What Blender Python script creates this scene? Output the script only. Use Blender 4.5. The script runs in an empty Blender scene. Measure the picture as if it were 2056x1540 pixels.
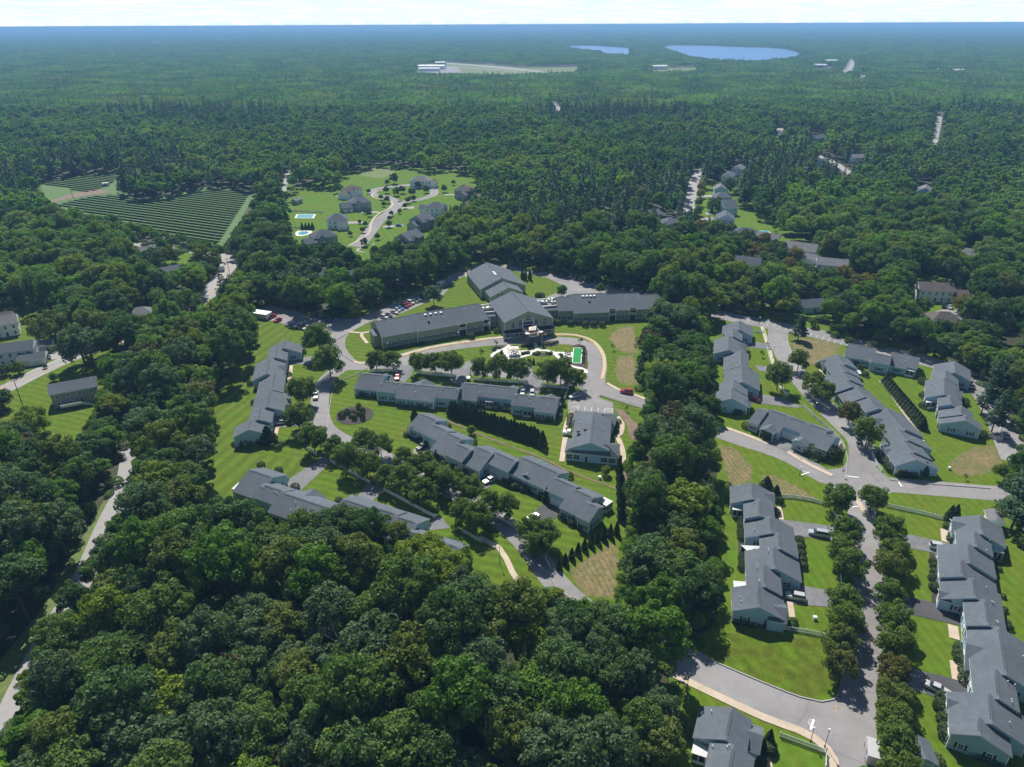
import bpy, bmesh, math, random
import numpy as np
from mathutils import Vector, Matrix

# ---------------------------------------------------------------- camera, sky, sun, exposure
scene = bpy.context.scene
COL = scene.collection
CAMH, PITCH, FPX, ROLL = 120.0, math.radians(26.84), 1425.0, 0.0046
cp, sp = math.cos(PITCH), math.sin(PITCH)
FW = Vector((0, cp, -sp)); RT0 = Vector((1, 0, 0)); UP0 = Vector((0, sp, cp))
RT = (RT0 - ROLL * UP0).normalized(); UP = (UP0 + ROLL * RT0).normalized()
cam_d = bpy.data.cameras.new("camera"); cam = bpy.data.objects.new("camera", cam_d); COL.objects.link(cam)
cam_d.sensor_width = 36.0; cam_d.lens = 36.0 * FPX / 2056.0
cam_d.clip_start = 1.0; cam_d.clip_end = 60000.0
M4 = Matrix((RT, UP, -FW)).transposed().to_4x4(); M4.translation = Vector((0, 0, CAMH))
cam.matrix_world = M4
scene.camera = cam

SUN_EL, SUN_AZ = math.radians(50.0), math.radians(-14.0)      # azimuth from straight ahead, negative = to the left
S_DIR = Vector((math.sin(SUN_AZ) * math.cos(SUN_EL), math.cos(SUN_AZ) * math.cos(SUN_EL), math.sin(SUN_EL)))
sun_d = bpy.data.lights.new("sun", 'SUN'); sun_d.energy = 4.8; sun_d.angle = math.radians(0.5); sun_d.color = (1.0, 0.95, 0.87)
sun = bpy.data.objects.new("sun", sun_d); COL.objects.link(sun)
sun.rotation_euler = (-S_DIR).to_track_quat('-Z', 'Y').to_euler(); sun.location = S_DIR * 300
world = bpy.data.worlds.new("World"); scene.world = world; world.use_nodes = True
nt = world.node_tree; nt.nodes.clear()
wo = nt.nodes.new('ShaderNodeOutputWorld'); bg = nt.nodes.new('ShaderNodeBackground'); sky = nt.nodes.new('ShaderNodeTexSky')
sky.sky_type = 'NISHITA'; sky.sun_disc = False; sky.sun_elevation = SUN_EL; sky.sun_rotation = SUN_AZ
sky.air_density = 1.0; sky.dust_density = 0.2; sky.ozone_density = 1.0; sky.altitude = 100
bg.inputs['Strength'].default_value = 0.068
# thin cloud sheets, lying in the sky dome: project the view ray on a plane overhead
tc = nt.nodes.new('ShaderNodeTexCoord'); sep = nt.nodes.new('ShaderNodeSeparateXYZ'); nt.links.new(tc.outputs['Generated'], sep.inputs[0])
mx = nt.nodes.new('ShaderNodeMath'); mx.operation = 'MAXIMUM'; mx.inputs[1].default_value = 0.004; nt.links.new(sep.outputs['Z'], mx.inputs[0])
pw = nt.nodes.new('ShaderNodeMath'); pw.operation = 'POWER'; pw.inputs[1].default_value = 0.62; nt.links.new(mx.outputs[0], pw.inputs[0])
dv = nt.nodes.new('ShaderNodeVectorMath'); dv.operation = 'DIVIDE'
cmb = nt.nodes.new('ShaderNodeCombineXYZ')
for k in range(3): nt.links.new(pw.outputs[0], cmb.inputs[k])
nt.links.new(tc.outputs['Generated'], dv.inputs[0]); nt.links.new(cmb.outputs[0], dv.inputs[1])
nz = nt.nodes.new('ShaderNodeTexNoise'); nz.inputs['Scale'].default_value = 1.6; nz.inputs['Detail'].default_value = 9; nz.inputs['Roughness'].default_value = 0.62
nt.links.new(dv.outputs[0], nz.inputs['Vector'])
cr = nt.nodes.new('ShaderNodeValToRGB'); cr.color_ramp.elements[0].position = 0.42; cr.color_ramp.elements[1].position = 0.66
nt.links.new(nz.outputs['Fac'], cr.inputs[0])
lo = nt.nodes.new('ShaderNodeMapRange'); lo.inputs['From Min'].default_value = 0.03; lo.inputs['From Max'].default_value = 0.16; lo.inputs['To Min'].default_value = 1.0; lo.inputs['To Max'].default_value = 0.0
nt.links.new(sep.outputs['Z'], lo.inputs['Value'])                  # the cloud sheets and the pale band lie low over the horizon
pal = nt.nodes.new('ShaderNodeMixRGB'); pal.inputs[2].default_value = (8.6, 10.6, 11.6, 1)
nt.links.new(lo.outputs[0], pal.inputs[0]); nt.links.new(sky.outputs[0], pal.inputs[1])
cm = nt.nodes.new('ShaderNodeMath'); cm.operation = 'MULTIPLY'; nt.links.new(cr.outputs[0], cm.inputs[0]); nt.links.new(lo.outputs[0], cm.inputs[1])
mixc = nt.nodes.new('ShaderNodeMixRGB'); mixc.inputs[2].default_value = (11.8, 11.9, 11.9, 1)
nt.links.new(cm.outputs[0], mixc.inputs[0]); nt.links.new(pal.outputs[0], mixc.inputs[1])
nt.links.new(mixc.outputs[0], bg.inputs['Color']); nt.links.new(bg.outputs[0], wo.inputs['Surface'])
scene.view_settings.view_transform = 'Standard'; scene.view_settings.look = 'None'
scene.view_settings.exposure = 0.52; scene.view_settings.gamma = 1.0; scene.view_settings.use_curve_mapping = False
scene.cycles.max_bounces = 5; scene.cycles.diffuse_bounces = 2; scene.cycles.transparent_max_bounces = 6
scene.cycles.volume_bounces = 0; scene.cycles.use_denoising = True
RNG = random.Random(7); NR = np.random.default_rng(11)

# ---------------------------------------------------------------- photo pixel <-> ground
def ray(px, py):
    return FW + ((px - 1028) / FPX) * RT - ((py - 770) / FPX) * UP
def W(px, py, z=0.0):
    d = ray(px, py); t = (z - CAMH) / min(d.z, -0.004)
    return Vector((d.x * t, d.y * t, z))
def proj(p):
    v = Vector(p) - Vector((0, 0, CAMH)); w = v.dot(FW)
    return (1028 + FPX * v.dot(RT) / w, 770 - FPX * v.dot(UP) / w)
def projn(P):                                   # (n,3) -> (n,2), depth
    V = P - np.array([0, 0, CAMH]); w = V @ np.array(FW); w = np.where(w < 1, 1, w)
    return np.stack([1028 + FPX * (V @ np.array(RT)) / w, 770 - FPX * (V @ np.array(UP)) / w], 1), w
def ppm(px, py, z=0.0):                         # pixels per metre there
    v = W(px, py, z) - Vector((0, 0, CAMH)); return FPX / v.dot(FW)
class Z:                                        # coordinates read in an enlarged piece of the photo
    def __init__(s, ox, oy, k): s.o = (ox, oy); s.k = k
    def __call__(s, x, y): return (s.o[0] + x / s.k, s.o[1] + y / s.k)
    def L(s, pts): return [s(*p) for p in pts]
def inpoly(P, poly):                            # vectorised point in polygon
    x, y = P[:, 0], P[:, 1]; r = np.zeros(len(P), bool); n = len(poly)
    for i in range(n):
        x1, y1 = poly[i]; x2, y2 = poly[(i + 1) % n]
        if y1 == y2: continue
        c = ((y1 > y) != (y2 > y)) & (x < (x2 - x1) * (y - y1) / (y2 - y1) + x1); r ^= c
    return r
ORD = "first second third fourth fifth sixth seventh eighth ninth tenth eleventh twelfth thirteenth fourteenth fifteenth sixteenth seventeenth eighteenth nineteenth twentieth".split()
def nth(i):
    if i < 20: return ORD[i]
    t = ("twenty", "thirty", "forty", "fifty", "sixty")[(i + 1) // 10 - 2]; u = (i + 1) % 10
    return ("%s-%s" % (t, ORD[u - 1])) if u else {20: "twentieth", 30: "thirtieth", 40: "fortieth", 50: "fiftieth", 60: "sixtieth"}[i + 1]

# ---------------------------------------------------------------- materials
def mat(name, col, rough=0.85, metal=0.0, spec=0.3, noise=None, bump=0.0, emit=None):
    m = bpy.data.materials.new(name); m.use_nodes = True; t = m.node_tree
    b = t.nodes['Principled BSDF']; b.inputs['Base Color'].default_value = (*col, 1); b.inputs['Roughness'].default_value = rough
    b.inputs['Metallic'].default_value = metal; b.inputs['Specular IOR Level'].default_value = spec
    if noise:                                   # list of (scale, amount, detail) layers multiply the colour
        geo = t.nodes.new('ShaderNodeNewGeometry'); last = None
        rgb = t.nodes.new('ShaderNodeRGB'); rgb.outputs[0].default_value = (*col, 1); last = rgb.outputs[0]; lastn = None
        for (sc, am, *col2) in noise:
            n = t.nodes.new('ShaderNodeTexNoise'); n.inputs['Scale'].default_value = sc; n.inputs['Detail'].default_value = 5
            t.links.new(geo.outputs['Position'], n.inputs['Vector'])
            if col2:
                r = t.nodes.new('ShaderNodeValToRGB'); r.color_ramp.elements[0].position = 0.5 - 0.12; r.color_ramp.elements[1].position = 0.5 + 0.16
                t.links.new(n.outputs['Fac'], r.inputs[0])
                mu = t.nodes.new('ShaderNodeMath'); mu.operation = 'MULTIPLY'; mu.inputs[1].default_value = am; t.links.new(r.outputs[0], mu.inputs[0])
                x = t.nodes.new('ShaderNodeMixRGB'); x.inputs[2].default_value = (*col2[0], 1)
                t.links.new(mu.outputs[0], x.inputs[0]); t.links.new(last, x.inputs[1])
            else:
                mr = t.nodes.new('ShaderNodeMapRange'); mr.inputs['From Min'].default_value = 0.25; mr.inputs['From Max'].default_value = 0.75
                mr.inputs['To Min'].default_value = 1 - am; mr.inputs['To Max'].default_value = 1 + am
                t.links.new(n.outputs['Fac'], mr.inputs['Value'])
                x = t.nodes.new('ShaderNodeMixRGB'); x.blend_type = 'MULTIPLY'; x.inputs[0].default_value = 1
                t.links.new(last, x.inputs[1]); t.links.new(mr.outputs[0], x.inputs[2])
            last = x.outputs[0]; lastn = n
        t.links.new(last, b.inputs['Base Color'])
        if bump:
            bp = t.nodes.new('ShaderNodeBump'); bp.inputs['Strength'].default_value = bump; bp.inputs['Distance'].default_value = 0.15
            t.links.new(lastn.outputs['Fac'], bp.inputs['Height']); t.links.new(bp.outputs[0], b.inputs['Normal'])
    return m
def stripes(m, direction, period, amount, wob=0.0):     # light and dark mowing or rake lines along a direction, multiplied in
    t = m.node_tree; b = t.nodes['Principled BSDF']; src = b.inputs['Base Color'].links[0].from_socket
    geo = t.nodes.new('ShaderNodeNewGeometry'); d = t.nodes.new('ShaderNodeVectorMath'); d.operation = 'DOT_PRODUCT'
    a = math.radians(direction); d.inputs[1].default_value = (math.cos(a), math.sin(a), 0); t.links.new(geo.outputs['Position'], d.inputs[0])
    n = t.nodes.new('ShaderNodeTexNoise'); n.inputs['Scale'].default_value = 0.06; t.links.new(geo.outputs['Position'], n.inputs['Vector'])
    k = t.nodes.new('ShaderNodeMath'); k.operation = 'MULTIPLY_ADD'; k.inputs[1].default_value = wob; t.links.new(n.outputs['Fac'], k.inputs[0]); t.links.new(d.outputs['Value'], k.inputs[2])
    q = t.nodes.new('ShaderNodeMath'); q.operation = 'MULTIPLY'; q.inputs[1].default_value = 2 * math.pi / period; t.links.new(k.outputs[0], q.inputs[0])
    s = t.nodes.new('ShaderNodeMath'); s.operation = 'SINE'; t.links.new(q.outputs[0], s.inputs[0])
    mr = t.nodes.new('ShaderNodeMapRange'); mr.inputs['From Min'].default_value = -0.7; mr.inputs['From Max'].default_value = 0.7
    mr.inputs['To Min'].default_value = 1 - amount; mr.inputs['To Max'].default_value = 1 + amount; t.links.new(s.outputs[0], mr.inputs['Value'])
    x = t.nodes.new('ShaderNodeMixRGB'); x.blend_type = 'MULTIPLY'; x.inputs[0].default_value = 1
    t.links.new(src, x.inputs[1]); t.links.new(mr.outputs[0], x.inputs[2]); t.links.new(x.outputs[0], b.inputs['Base Color'])
    return m
M = {}
M['floor'] = mat('forest_floor', (.035, .04, .016), noise=[(.05, .4), (.6, .35, (.05, .05, .018))])
def cracks(m, sc, dark):
    t = m.node_tree; b = t.nodes['Principled BSDF']; src = b.inputs['Base Color'].links[0].from_socket; geo = t.nodes.new('ShaderNodeNewGeometry')
    n = t.nodes.new('ShaderNodeTexNoise'); n.inputs['Scale'].default_value = .35; t.links.new(geo.outputs['Position'], n.inputs['Vector'])
    ad = t.nodes.new('ShaderNodeMixRGB'); ad.blend_type = 'ADD'; ad.inputs[0].default_value = 3.0; t.links.new(geo.outputs['Position'], ad.inputs[1]); t.links.new(n.outputs['Color'], ad.inputs[2])
    v = t.nodes.new('ShaderNodeTexVoronoi'); v.feature = 'DISTANCE_TO_EDGE'; v.inputs['Scale'].default_value = sc; t.links.new(ad.outputs[0], v.inputs['Vector'])
    r = t.nodes.new('ShaderNodeMapRange'); r.inputs['From Max'].default_value = .022; r.inputs['To Min'].default_value = dark; r.inputs['To Max'].default_value = 1; t.links.new(v.outputs['Distance'], r.inputs['Value'])
    x = t.nodes.new('ShaderNodeMixRGB'); x.blend_type = 'MULTIPLY'; x.inputs[0].default_value = 1; t.links.new(src, x.inputs[1]); t.links.new(r.outputs[0], x.inputs[2]); t.links.new(x.outputs[0], b.inputs['Base Color']); return m
def lawnmat(name, col, ang, per=3.0, am=.10):
    return stripes(mat(name, col, rough=.95, spec=.1, noise=[(.03, .6, (col[0] * 1.35, col[1] * 1.05, col[2] * 1.2)), (.09, .65, (col[0] * .78, col[1] * 1.12, col[2] * .7)), (.2, .3, (col[0] * 1.3, col[1] * 1.3, col[2])), (.5, .2), (.3, .22, (.13, .105, .03)), (4, .16)]), ang, per, am, 2.5)
M['lawn'] = lawnmat('lawn_grass', (.083, .134, .012), 70)
M['lawn_left'] = lawnmat('lawn_grass_striped', (.08, .13, .013), -15, 4.5, .12)
M['lawn_east'] = lawnmat('lawn_grass_east', (.083, .138, .01), 5, 2.4, .06)
M['lawn_wild'] = mat('rough_grass', (.095, .145, .03), noise=[(.08, .5, (.14, .15, .045)), (.6, .3), (3, .2)])
M['solar_grass'] = mat('solar_field_grass', (.065, .135, .03), noise=[(.06, .4, (.085, .15, .02)), (.6, .3), (3, .2)])
M['lawn_bright'] = lawnmat('lawn_grass_bright', (.082, .15, .012), 20, 4, .05)
M['lawn_patchy'] = stripes(mat('lawn_grass_patchy', (.082, .098, .012), rough=.95, spec=.1, noise=[(.14, .85, (.085, .17, .006)), (.5, .3), (3, .2)]), 30, 3, .05)
M['asphalt'] = cracks(mat('worn_asphalt', (.235, .225, .225), rough=.9, noise=[(.03, .18), (.12, .1, (.19, .185, .185)), (.25, .12), (2.5, .08)]), .06, .86)
M['asphalt_mid'] = cracks(mat('driveway_asphalt', (.16, .163, .17), rough=.9, noise=[(.12, .22), (.5, .5, (.2, .2, .205)), (1.2, .16), (5, .08)]), .2, .82)
M['asphalt_new'] = mat('fresh_asphalt', (.07, .07, .075), rough=.85, noise=[(.2, .2), (2, .12)])
M['highway'] = mat('pale_road', (.3, .29, .29), rough=.9, noise=[(.02, .12), (.5, .08)])
M['concrete'] = mat('tan_concrete', (.46, .38, .29), noise=[(.3, .14), (2, .1)])
M['white_concrete'] = mat('pale_concrete', (.62, .6, .56), noise=[(.4, .08), (2, .06)])
M['kerb'] = mat('granite_kerb', (.33, .32, .31), noise=[(1, .15)])
M['mulch'] = mat('bark_mulch', (.045, .036, .032), noise=[(1.5, .35)])
M['dirt'] = mat('bare_soil', (.17, .12, .085), noise=[(.4, .3), (2, .25)])
M['dead'] = stripes(mat('raked_dry_grass', (.17, .13, .055), noise=[(.12, .85, (.1, .115, .03)), (.3, .4, (.2, .15, .08)), (.8, .35), (3, .25)]), 12, 1.3, .13, 4)
M['half_dry'] = mat('thin_dry_grass', (.12, .125, .032), noise=[(.15, .6, (.15, .125, .045)), (.6, .3), (3, .25)])
M['paint'] = mat('road_paint', (.75, .75, .73), noise=[(2, .1)])
M['yellow'] = mat('yellow_road_paint', (.6, .42, .08), noise=[(1, .15)])
M['green'] = mat('putting_turf', (.012, .26, .07), rough=.95, noise=[(.6, .25), (.35, .5, (.05, .2, .04))])
M['water'] = mat('lake_water', (.1, .22, .42), rough=.5, spec=.12)  # reflection of the higher sky is put into the blue base colour
M['pool'] = mat('pool_water', (.1, .34, .4), rough=.1, spec=.5)
def roofmat(name, col, line=.06):
    m = mat(name, col, rough=.9, spec=.2, noise=[(.07, .16), (.35, .5, (col[0] * .86, col[1] * .87, col[2] * .88)), (.9, .12), (6, .2)]); return m
M['roof'] = roofmat('slate_grey_shingle', (.105, .123, .142))
M['roof_dark'] = roofmat('dark_shingle', (.09, .104, .125))
M['roof_brown'] = roofmat('brown_shingle', (.115, .1, .095))
M['roof_mid'] = roofmat('weathered_shingle', (.17, .17, .175))
M['skirt'] = roofmat('navy_shingle', (.022, .03, .05))
M['ridgeshade'] = roofmat('ridge_vent_shadow', (.07, .08, .093))  # dark tone paints the shadow of the ridge vents
def siding(name, col, per=.14, am=.05):
    m = mat(name, col, rough=.75, noise=[(.2, .05), (1.5, .03)])
    t = m.node_tree; b = t.nodes['Principled BSDF']; src = b.inputs['Base Color'].links[0].from_socket
    g = t.nodes.new('ShaderNodeNewGeometry'); s = t.nodes.new('ShaderNodeSeparateXYZ'); t.links.new(g.outputs['Position'], s.inputs[0])
    f = t.nodes.new('ShaderNodeMath'); f.operation = 'MULTIPLY'; f.inputs[1].default_value = 1 / per; t.links.new(s.outputs['Z'], f.inputs[0])
    r = t.nodes.new('ShaderNodeMath'); r.operation = 'FRACT'; t.links.new(f.outputs[0], r.inputs[0])
    bp = t.nodes.new('ShaderNodeBump'); bp.inputs['Strength'].default_value = .35; bp.inputs['Distance'].default_value = .02
    t.links.new(r.outputs[0], bp.inputs['Height']); t.links.new(bp.outputs[0], b.inputs['Normal']); return m
M['siding'] = siding('pale_blue_siding', (.37, .54, .62))
M['siding_green'] = siding('sage_siding', (.3, .35, .24))
M['siding_white'] = siding('white_siding', (.82, .86, .88))
M['siding_grey'] = siding('grey_siding', (.3, .32, .33))
M['siding_tan'] = siding('tan_siding', (.4, .37, .31))
M['siding_red'] = siding('red_siding', (.18, .03, .025))
M['trim'] = mat('white_trim', (.78, .78, .76), rough=.6)
M['glass'] = mat('window_glass', (.03, .045, .06), rough=.08, spec=.6)
M['shutter'] = mat('dark_shutter', (.03, .04, .05), rough=.7)
M['metalroof'] = mat('pale_metal_roof', (.52, .53, .54), rough=.5, noise=[(.5, .06)])
M['membrane'] = mat('flat_roof_membrane', (.2, .19, .18), noise=[(.5, .15)])
M['hvac'] = mat('pale_metal_casing', (.6, .61, .62), rough=.5, metal=.2)
M['stone'] = mat('brown_stone', (.15, .115, .09), noise=[(2.5, .45), (9, .3)])
M['deckwood'] = mat('deck_boards', (.3, .2, .14), noise=[(1, .15)])
M['vinyl'] = mat('white_vinyl', (.74, .77, .77), rough=.5)
M['wood'] = mat('weathered_wood', (.12, .1, .085), noise=[(.6, .25), (4, .2)])
M['pole'] = mat('wood_pole', (.14, .11, .09), noise=[(3, .2)])
M['black'] = mat('black_metal', (.02, .02, .022), rough=.5)
M['bark'] = mat('tree_bark', (.1, .085, .07), noise=[(2, .3)])
M['deadwood'] = mat('dead_wood', (.2, .18, .165), noise=[(1, .2)])
M['solar'] = mat('solar_panel_glass', (.012, .022, .045), rough=.2, spec=.5)
M['steel'] = mat('galvanised_steel', (.45, .46, .47), rough=.45, metal=.6)
M['tyre'] = mat('rubber', (.02, .02, .02), rough=.8)
M['rim'] = mat('alloy_rim', (.45, .45, .46), rough=.35, metal=.7)
M['lamp'] = mat('lens_clear', (.7, .7, .72), rough=.15)
M['tail'] = mat('lens_red', (.35, .02, .02), rough=.2)
M['lampglass'] = mat('milk_glass', (.6, .6, .58), rough=.3)
M['fabric'] = mat('cream_canvas', (.66, .6, .5), rough=.9, noise=[(2, .05)])
M['darkfab'] = mat('dark_netting', (.05, .035, .035))
M['flag_red'] = mat('flag_red', (.5, .06, .07)); M['flag_blue'] = mat('flag_blue', (.03, .05, .2)); M['flag_white'] = mat('flag_white', (.7, .7, .7))
M['blue_mark'] = mat('blue_emblem', (.03, .09, .35)); M['gold_flower'] = mat('gold_blossom', (.5, .3, .04), noise=[(5, .4)])
PAINT = {}
for n, c in dict(white=(.5, .5, .5), silver=(.42, .44, .46), red=(.4, .02, .03), dark_red=(.16, .012, .02), black=(.018, .018, .022), dark_blue=(.02, .04, .11), blue=(.05, .16, .36), grey=(.16, .17, .18), grey_green=(.12, .16, .14)).items():
    PAINT[n] = mat(n + '_car_paint', c, rough=.22, metal=.15, spec=.5)
    try: PAINT[n].node_tree.nodes['Principled BSDF'].inputs['Coat Weight'].default_value = .5
    except Exception: pass

def foliage(name, cols, var=.22, trans=.36, spec=.2, patch=0):
    """leaf material: colour picked per tree between the given colours, each leaf clump a little lighter or darker"""
    m = bpy.data.materials.new(name); m.use_nodes = True; t = m.node_tree; t.nodes.clear()
    o = t.nodes.new('ShaderNodeOutputMaterial'); d = t.nodes.new('ShaderNodeBsdfPrincipled'); tr = t.nodes.new('ShaderNodeBsdfTranslucent'); mx = t.nodes.new('ShaderNodeMixShader')
    d.inputs['Roughness'].default_value = .6; d.inputs['Specular IOR Level'].default_value = spec
    oi = t.nodes.new('ShaderNodeObjectInfo'); r = t.nodes.new('ShaderNodeValToRGB'); r.color_ramp.interpolation = 'LINEAR'
    el = r.color_ramp.elements
    while len(el) < len(cols): el.new(.5)
    for i, c in enumerate(cols): el[i].position = i / max(1, len(cols) - 1); el[i].color = (*c, 1)
    t.links.new(oi.outputs['Random'], r.inputs[0])
    g = t.nodes.new('ShaderNodeNewGeometry')
    mr = t.nodes.new('ShaderNodeMapRange'); mr.inputs['To Min'].default_value = 1 - var; mr.inputs['To Max'].default_value = 1 + var
    t.links.new(g.outputs['Random Per Island'], mr.inputs['Value'])
    x = t.nodes.new('ShaderNodeMixRGB'); x.blend_type = 'MULTIPLY'; x.inputs[0].default_value = 1
    src = r.outputs[0]
    if patch:                                   # stands of lighter and darker species over the land
        ps = t.nodes.new('ShaderNodeTexNoise'); ps.inputs['Scale'].default_value = patch; ps.inputs['Detail'].default_value = 4; t.links.new(g.outputs['Position'], ps.inputs['Vector'])
        pr = t.nodes.new('ShaderNodeValToRGB'); pr.color_ramp.elements[0].position = .36; pr.color_ramp.elements[0].color = (.62, .72, .8, 1); pr.color_ramp.elements[1].position = .64; pr.color_ramp.elements[1].color = (1.42, 1.3, 1.0, 1)
        t.links.new(ps.outputs['Fac'], pr.inputs[0]); pm = t.nodes.new('ShaderNodeMixRGB'); pm.blend_type = 'MULTIPLY'; pm.inputs[0].default_value = 1; t.links.new(src, pm.inputs[1]); t.links.new(pr.outputs[0], pm.inputs[2]); src = pm.outputs[0]
    t.links.new(src, x.inputs[1]); t.links.new(mr.outputs[0], x.inputs[2])
    y = t.nodes.new('ShaderNodeMixRGB'); y.blend_type = 'MULTIPLY'; y.inputs[0].default_value = 1; y.inputs[2].default_value = (1.15, 1.4, .6, 1)
    t.links.new(x.outputs[0], y.inputs[1])
    t.links.new(x.outputs[0], d.inputs['Base Color']); t.links.new(y.outputs[0], tr.inputs['Color'])
    mx.inputs[0].default_value = trans
    t.links.new(d.outputs[0], mx.inputs[1]); t.links.new(tr.outputs[0], mx.inputs[2]); t.links.new(mx.outputs[0], o.inputs['Surface'])
    return m
G = .95
C_DARK, C_MID, C_OLIVE, C_YEL, C_GREY, C_BRN, C_BRI = (.066, .13, .036), (.094, .165, .03), (.13, .162, .026), (.195, .25, .016), (.105, .165, .075), (.14, .14, .055), (.11, .215, .018)
TINT = {'dark green': foliage('foliage_dark_green', [C_DARK, (.08, .142, .038)]),
        'mid green': foliage('foliage_mid_green', [C_MID, (.104, .172, .032)]),
        'olive green': foliage('foliage_olive', [C_OLIVE, (.118, .158, .03)]),
        'yellow-green': foliage('foliage_yellow_green', [C_YEL, (.165, .225, .02)]),
        'grey-green': foliage('foliage_grey_green', [C_GREY, (.095, .15, .062)]),
        'brownish': foliage('foliage_brownish', [C_BRN, (.11, .1, .045)]),
        'bright green': foliage('foliage_bright_green', [C_BRI, (.085, .17, .02)])}
BR = lambda c, k: tuple(v * k for v in c)
M['leaf_mid'] = foliage('foliage_middle_wood', [BR(c, 1.38) for c in (C_DARK, C_MID, C_GREY, C_OLIVE, C_DARK, C_MID, C_BRI, C_MID)], trans=.42, spec=.1, patch=.01)
M['leaf_stuff'] = foliage('foliage_wood', [BR(c, 1.25) for c in (C_DARK, C_MID, C_GREY, C_OLIVE, C_DARK, C_MID, C_MID, C_OLIVE, C_BRI, C_DARK)], trans=.42, spec=.14, patch=.012)
M['leaf_far'] = foliage('foliage_far_wood', [BR(C_DARK, 1.45), BR(C_MID, 1.45), (.12, .235, .06)], var=.5, trans=.45, spec=.05, patch=.006)
M['pine'] = foliage('foliage_pine', [(.045, .1, .052), (.06, .12, .05)], trans=.25)
M['pine_stuff'] = foliage('foliage_pine_wood', [(.045, .105, .055), (.062, .13, .052)], trans=.25)
M['arbor'] = foliage('foliage_arborvitae', [(.03, .06, .016), (.04, .07, .018)], trans=.12)
M['street'] = foliage('foliage_street_tree', [(.1, .17, .026), (.11, .175, .024), (.125, .175, .024)])
M['autumn'] = foliage('foliage_reddening_tree', [(.115, .13, .026), (.13, .12, .026)])
M['yellowleaf'] = foliage('foliage_golden_tree', [(.19, .16, .02), (.2, .175, .02)])
M['bush'] = foliage('foliage_bush', [(.04, .08, .018), (.055, .085, .03), (.065, .1, .02)], trans=.12)
M['bush_pale'] = foliage('foliage_pale_bush', [(.09, .12, .04), (.1, .12, .05)], trans=.12)

# ---------------------------------------------------------------- mesh helpers
def woff(o):                                    # where an (unrotated) parent chain stands
    p = Vector((0, 0, 0))
    while o is not None: p = p + Vector(o.location); o = o.parent
    return p
class MB:
    def __init__(s): s.v = []; s.f = []; s.m = []; s.mats = []
    def mi(s, m):
        if m not in s.mats: s.mats.append(m)
        return s.mats.index(m)
    def face(s, pts, m): 
        i = len(s.v); s.v += [tuple(p) for p in pts]; s.f.append(tuple(range(i, i + len(pts)))); s.m.append(s.mi(m))
    def hexa(s, b, t, m, top=None):             # bottom 4 and top 4 points, counter-clockwise from above
        i = len(s.v); s.v += [tuple(p) for p in b] + [tuple(p) for p in t]; k = s.mi(m); kt = s.mi(top) if top else k
        for f, q in (((3, 2, 1, 0), k), ((4, 5, 6, 7), kt), ((0, 1, 5, 4), k), ((1, 2, 6, 5), k), ((2, 3, 7, 6), k), ((3, 0, 4, 7), k)):
            s.f.append(tuple(i + j for j in f)); s.m.append(q)
    def box(s, c, d, m, rot=0.0, top=None):
        ca, sa = math.cos(rot), math.sin(rot); hx, hy, hz = d[0] / 2, d[1] / 2, d[2] / 2
        q = [(c[0] + x * ca - y * sa, c[1] + x * sa + y * ca) for x, y in ((-hx, -hy), (hx, -hy), (hx, hy), (-hx, hy))]
        s.hexa([(x, y, c[2] - hz) for x, y in q], [(x, y, c[2] + hz) for x, y in q], m, top)
    def bar(s, a, b, w, h, m):                  # a straight bar between two points
        a, b = Vector(a), Vector(b); d = (b - a).normalized(); sd = d.cross(Vector((0, 0, 1)))
        sd = (sd.normalized() if sd.length > 1e-4 else Vector((1, 0, 0))) * w / 2; u = sd.cross(d).normalized() * h / 2
        s.hexa([a - sd - u, a + sd - u, b + sd - u, b - sd - u], [a - sd + u, a + sd + u, b + sd + u, b - sd + u], m)
    def tube(s, pts, rs, m, n=8, cap=True):
        i0 = len(s.v); k = s.mi(m); P = [Vector(p) for p in pts]
        for j, p in enumerate(P):
            d = (P[min(j + 1, len(P) - 1)] - P[max(j - 1, 0)]).normalized()
            a = d.orthogonal().normalized(); b = d.cross(a)
            for q in range(n):
                t = 2 * math.pi * q / n; s.v.append(tuple(p + (a * math.cos(t) + b * math.sin(t)) * rs[j]))
        for j in range(len(P) - 1):
            for q in range(n):
                r = (q + 1) % n; s.f.append((i0 + j * n + q, i0 + j * n + r, i0 + (j + 1) * n + r, i0 + (j + 1) * n + q)); s.m.append(k)
        if cap:
            s.f.append(tuple(i0 + q for q in range(n))[::-1]); s.m.append(k)
            s.f.append(tuple(i0 + (len(P) - 1) * n + q for q in range(n))); s.m.append(k)
    def mesh(s, name, off=(0, 0, 0), smooth=False):
        me = bpy.data.meshes.new(name); o = Vector(off)
        me.from_pydata([tuple(Vector(v) - o) for v in s.v], [], s.f)
        for m in s.mats: me.materials.append(m)
        me.polygons.foreach_set('material_index', s.m)
        if smooth: me.polygons.foreach_set('use_smooth', [True] * len(me.polygons))
        me.update(); return me
    def build(s, name, parent=None, off=None, smooth=False):
        off = off if off is not None else woff(parent)
        o = bpy.data.objects.new(name, s.mesh(name, off, smooth)); COL.objects.link(o)
        if parent: o.parent = parent
        return o
def add(name, me, parent=None, loc=(0, 0, 0), rz=0.0, sc=None, link=None):
    o = bpy.data.objects.new(name, me); COL.objects.link(o); o.location = loc; o.rotation_euler = (0, 0, rz)
    if sc: o.scale = sc
    if parent: o.parent = parent
    if link:
        o.material_slots[0].link = 'OBJECT'; o.material_slots[0].material = link
    return o
def tag(o, label, cat, group=None):
    o['label'] = label; o['category'] = cat
    if group: o['group'] = group
    return o
def thing(name, label, cat, loc, group=None, rz=0.0):
    o = bpy.data.objects.new(name, None); COL.objects.link(o); o.location = loc; o.rotation_euler = (0, 0, rz); o.empty_display_size = .5
    return tag(o, label, cat, group)
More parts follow.
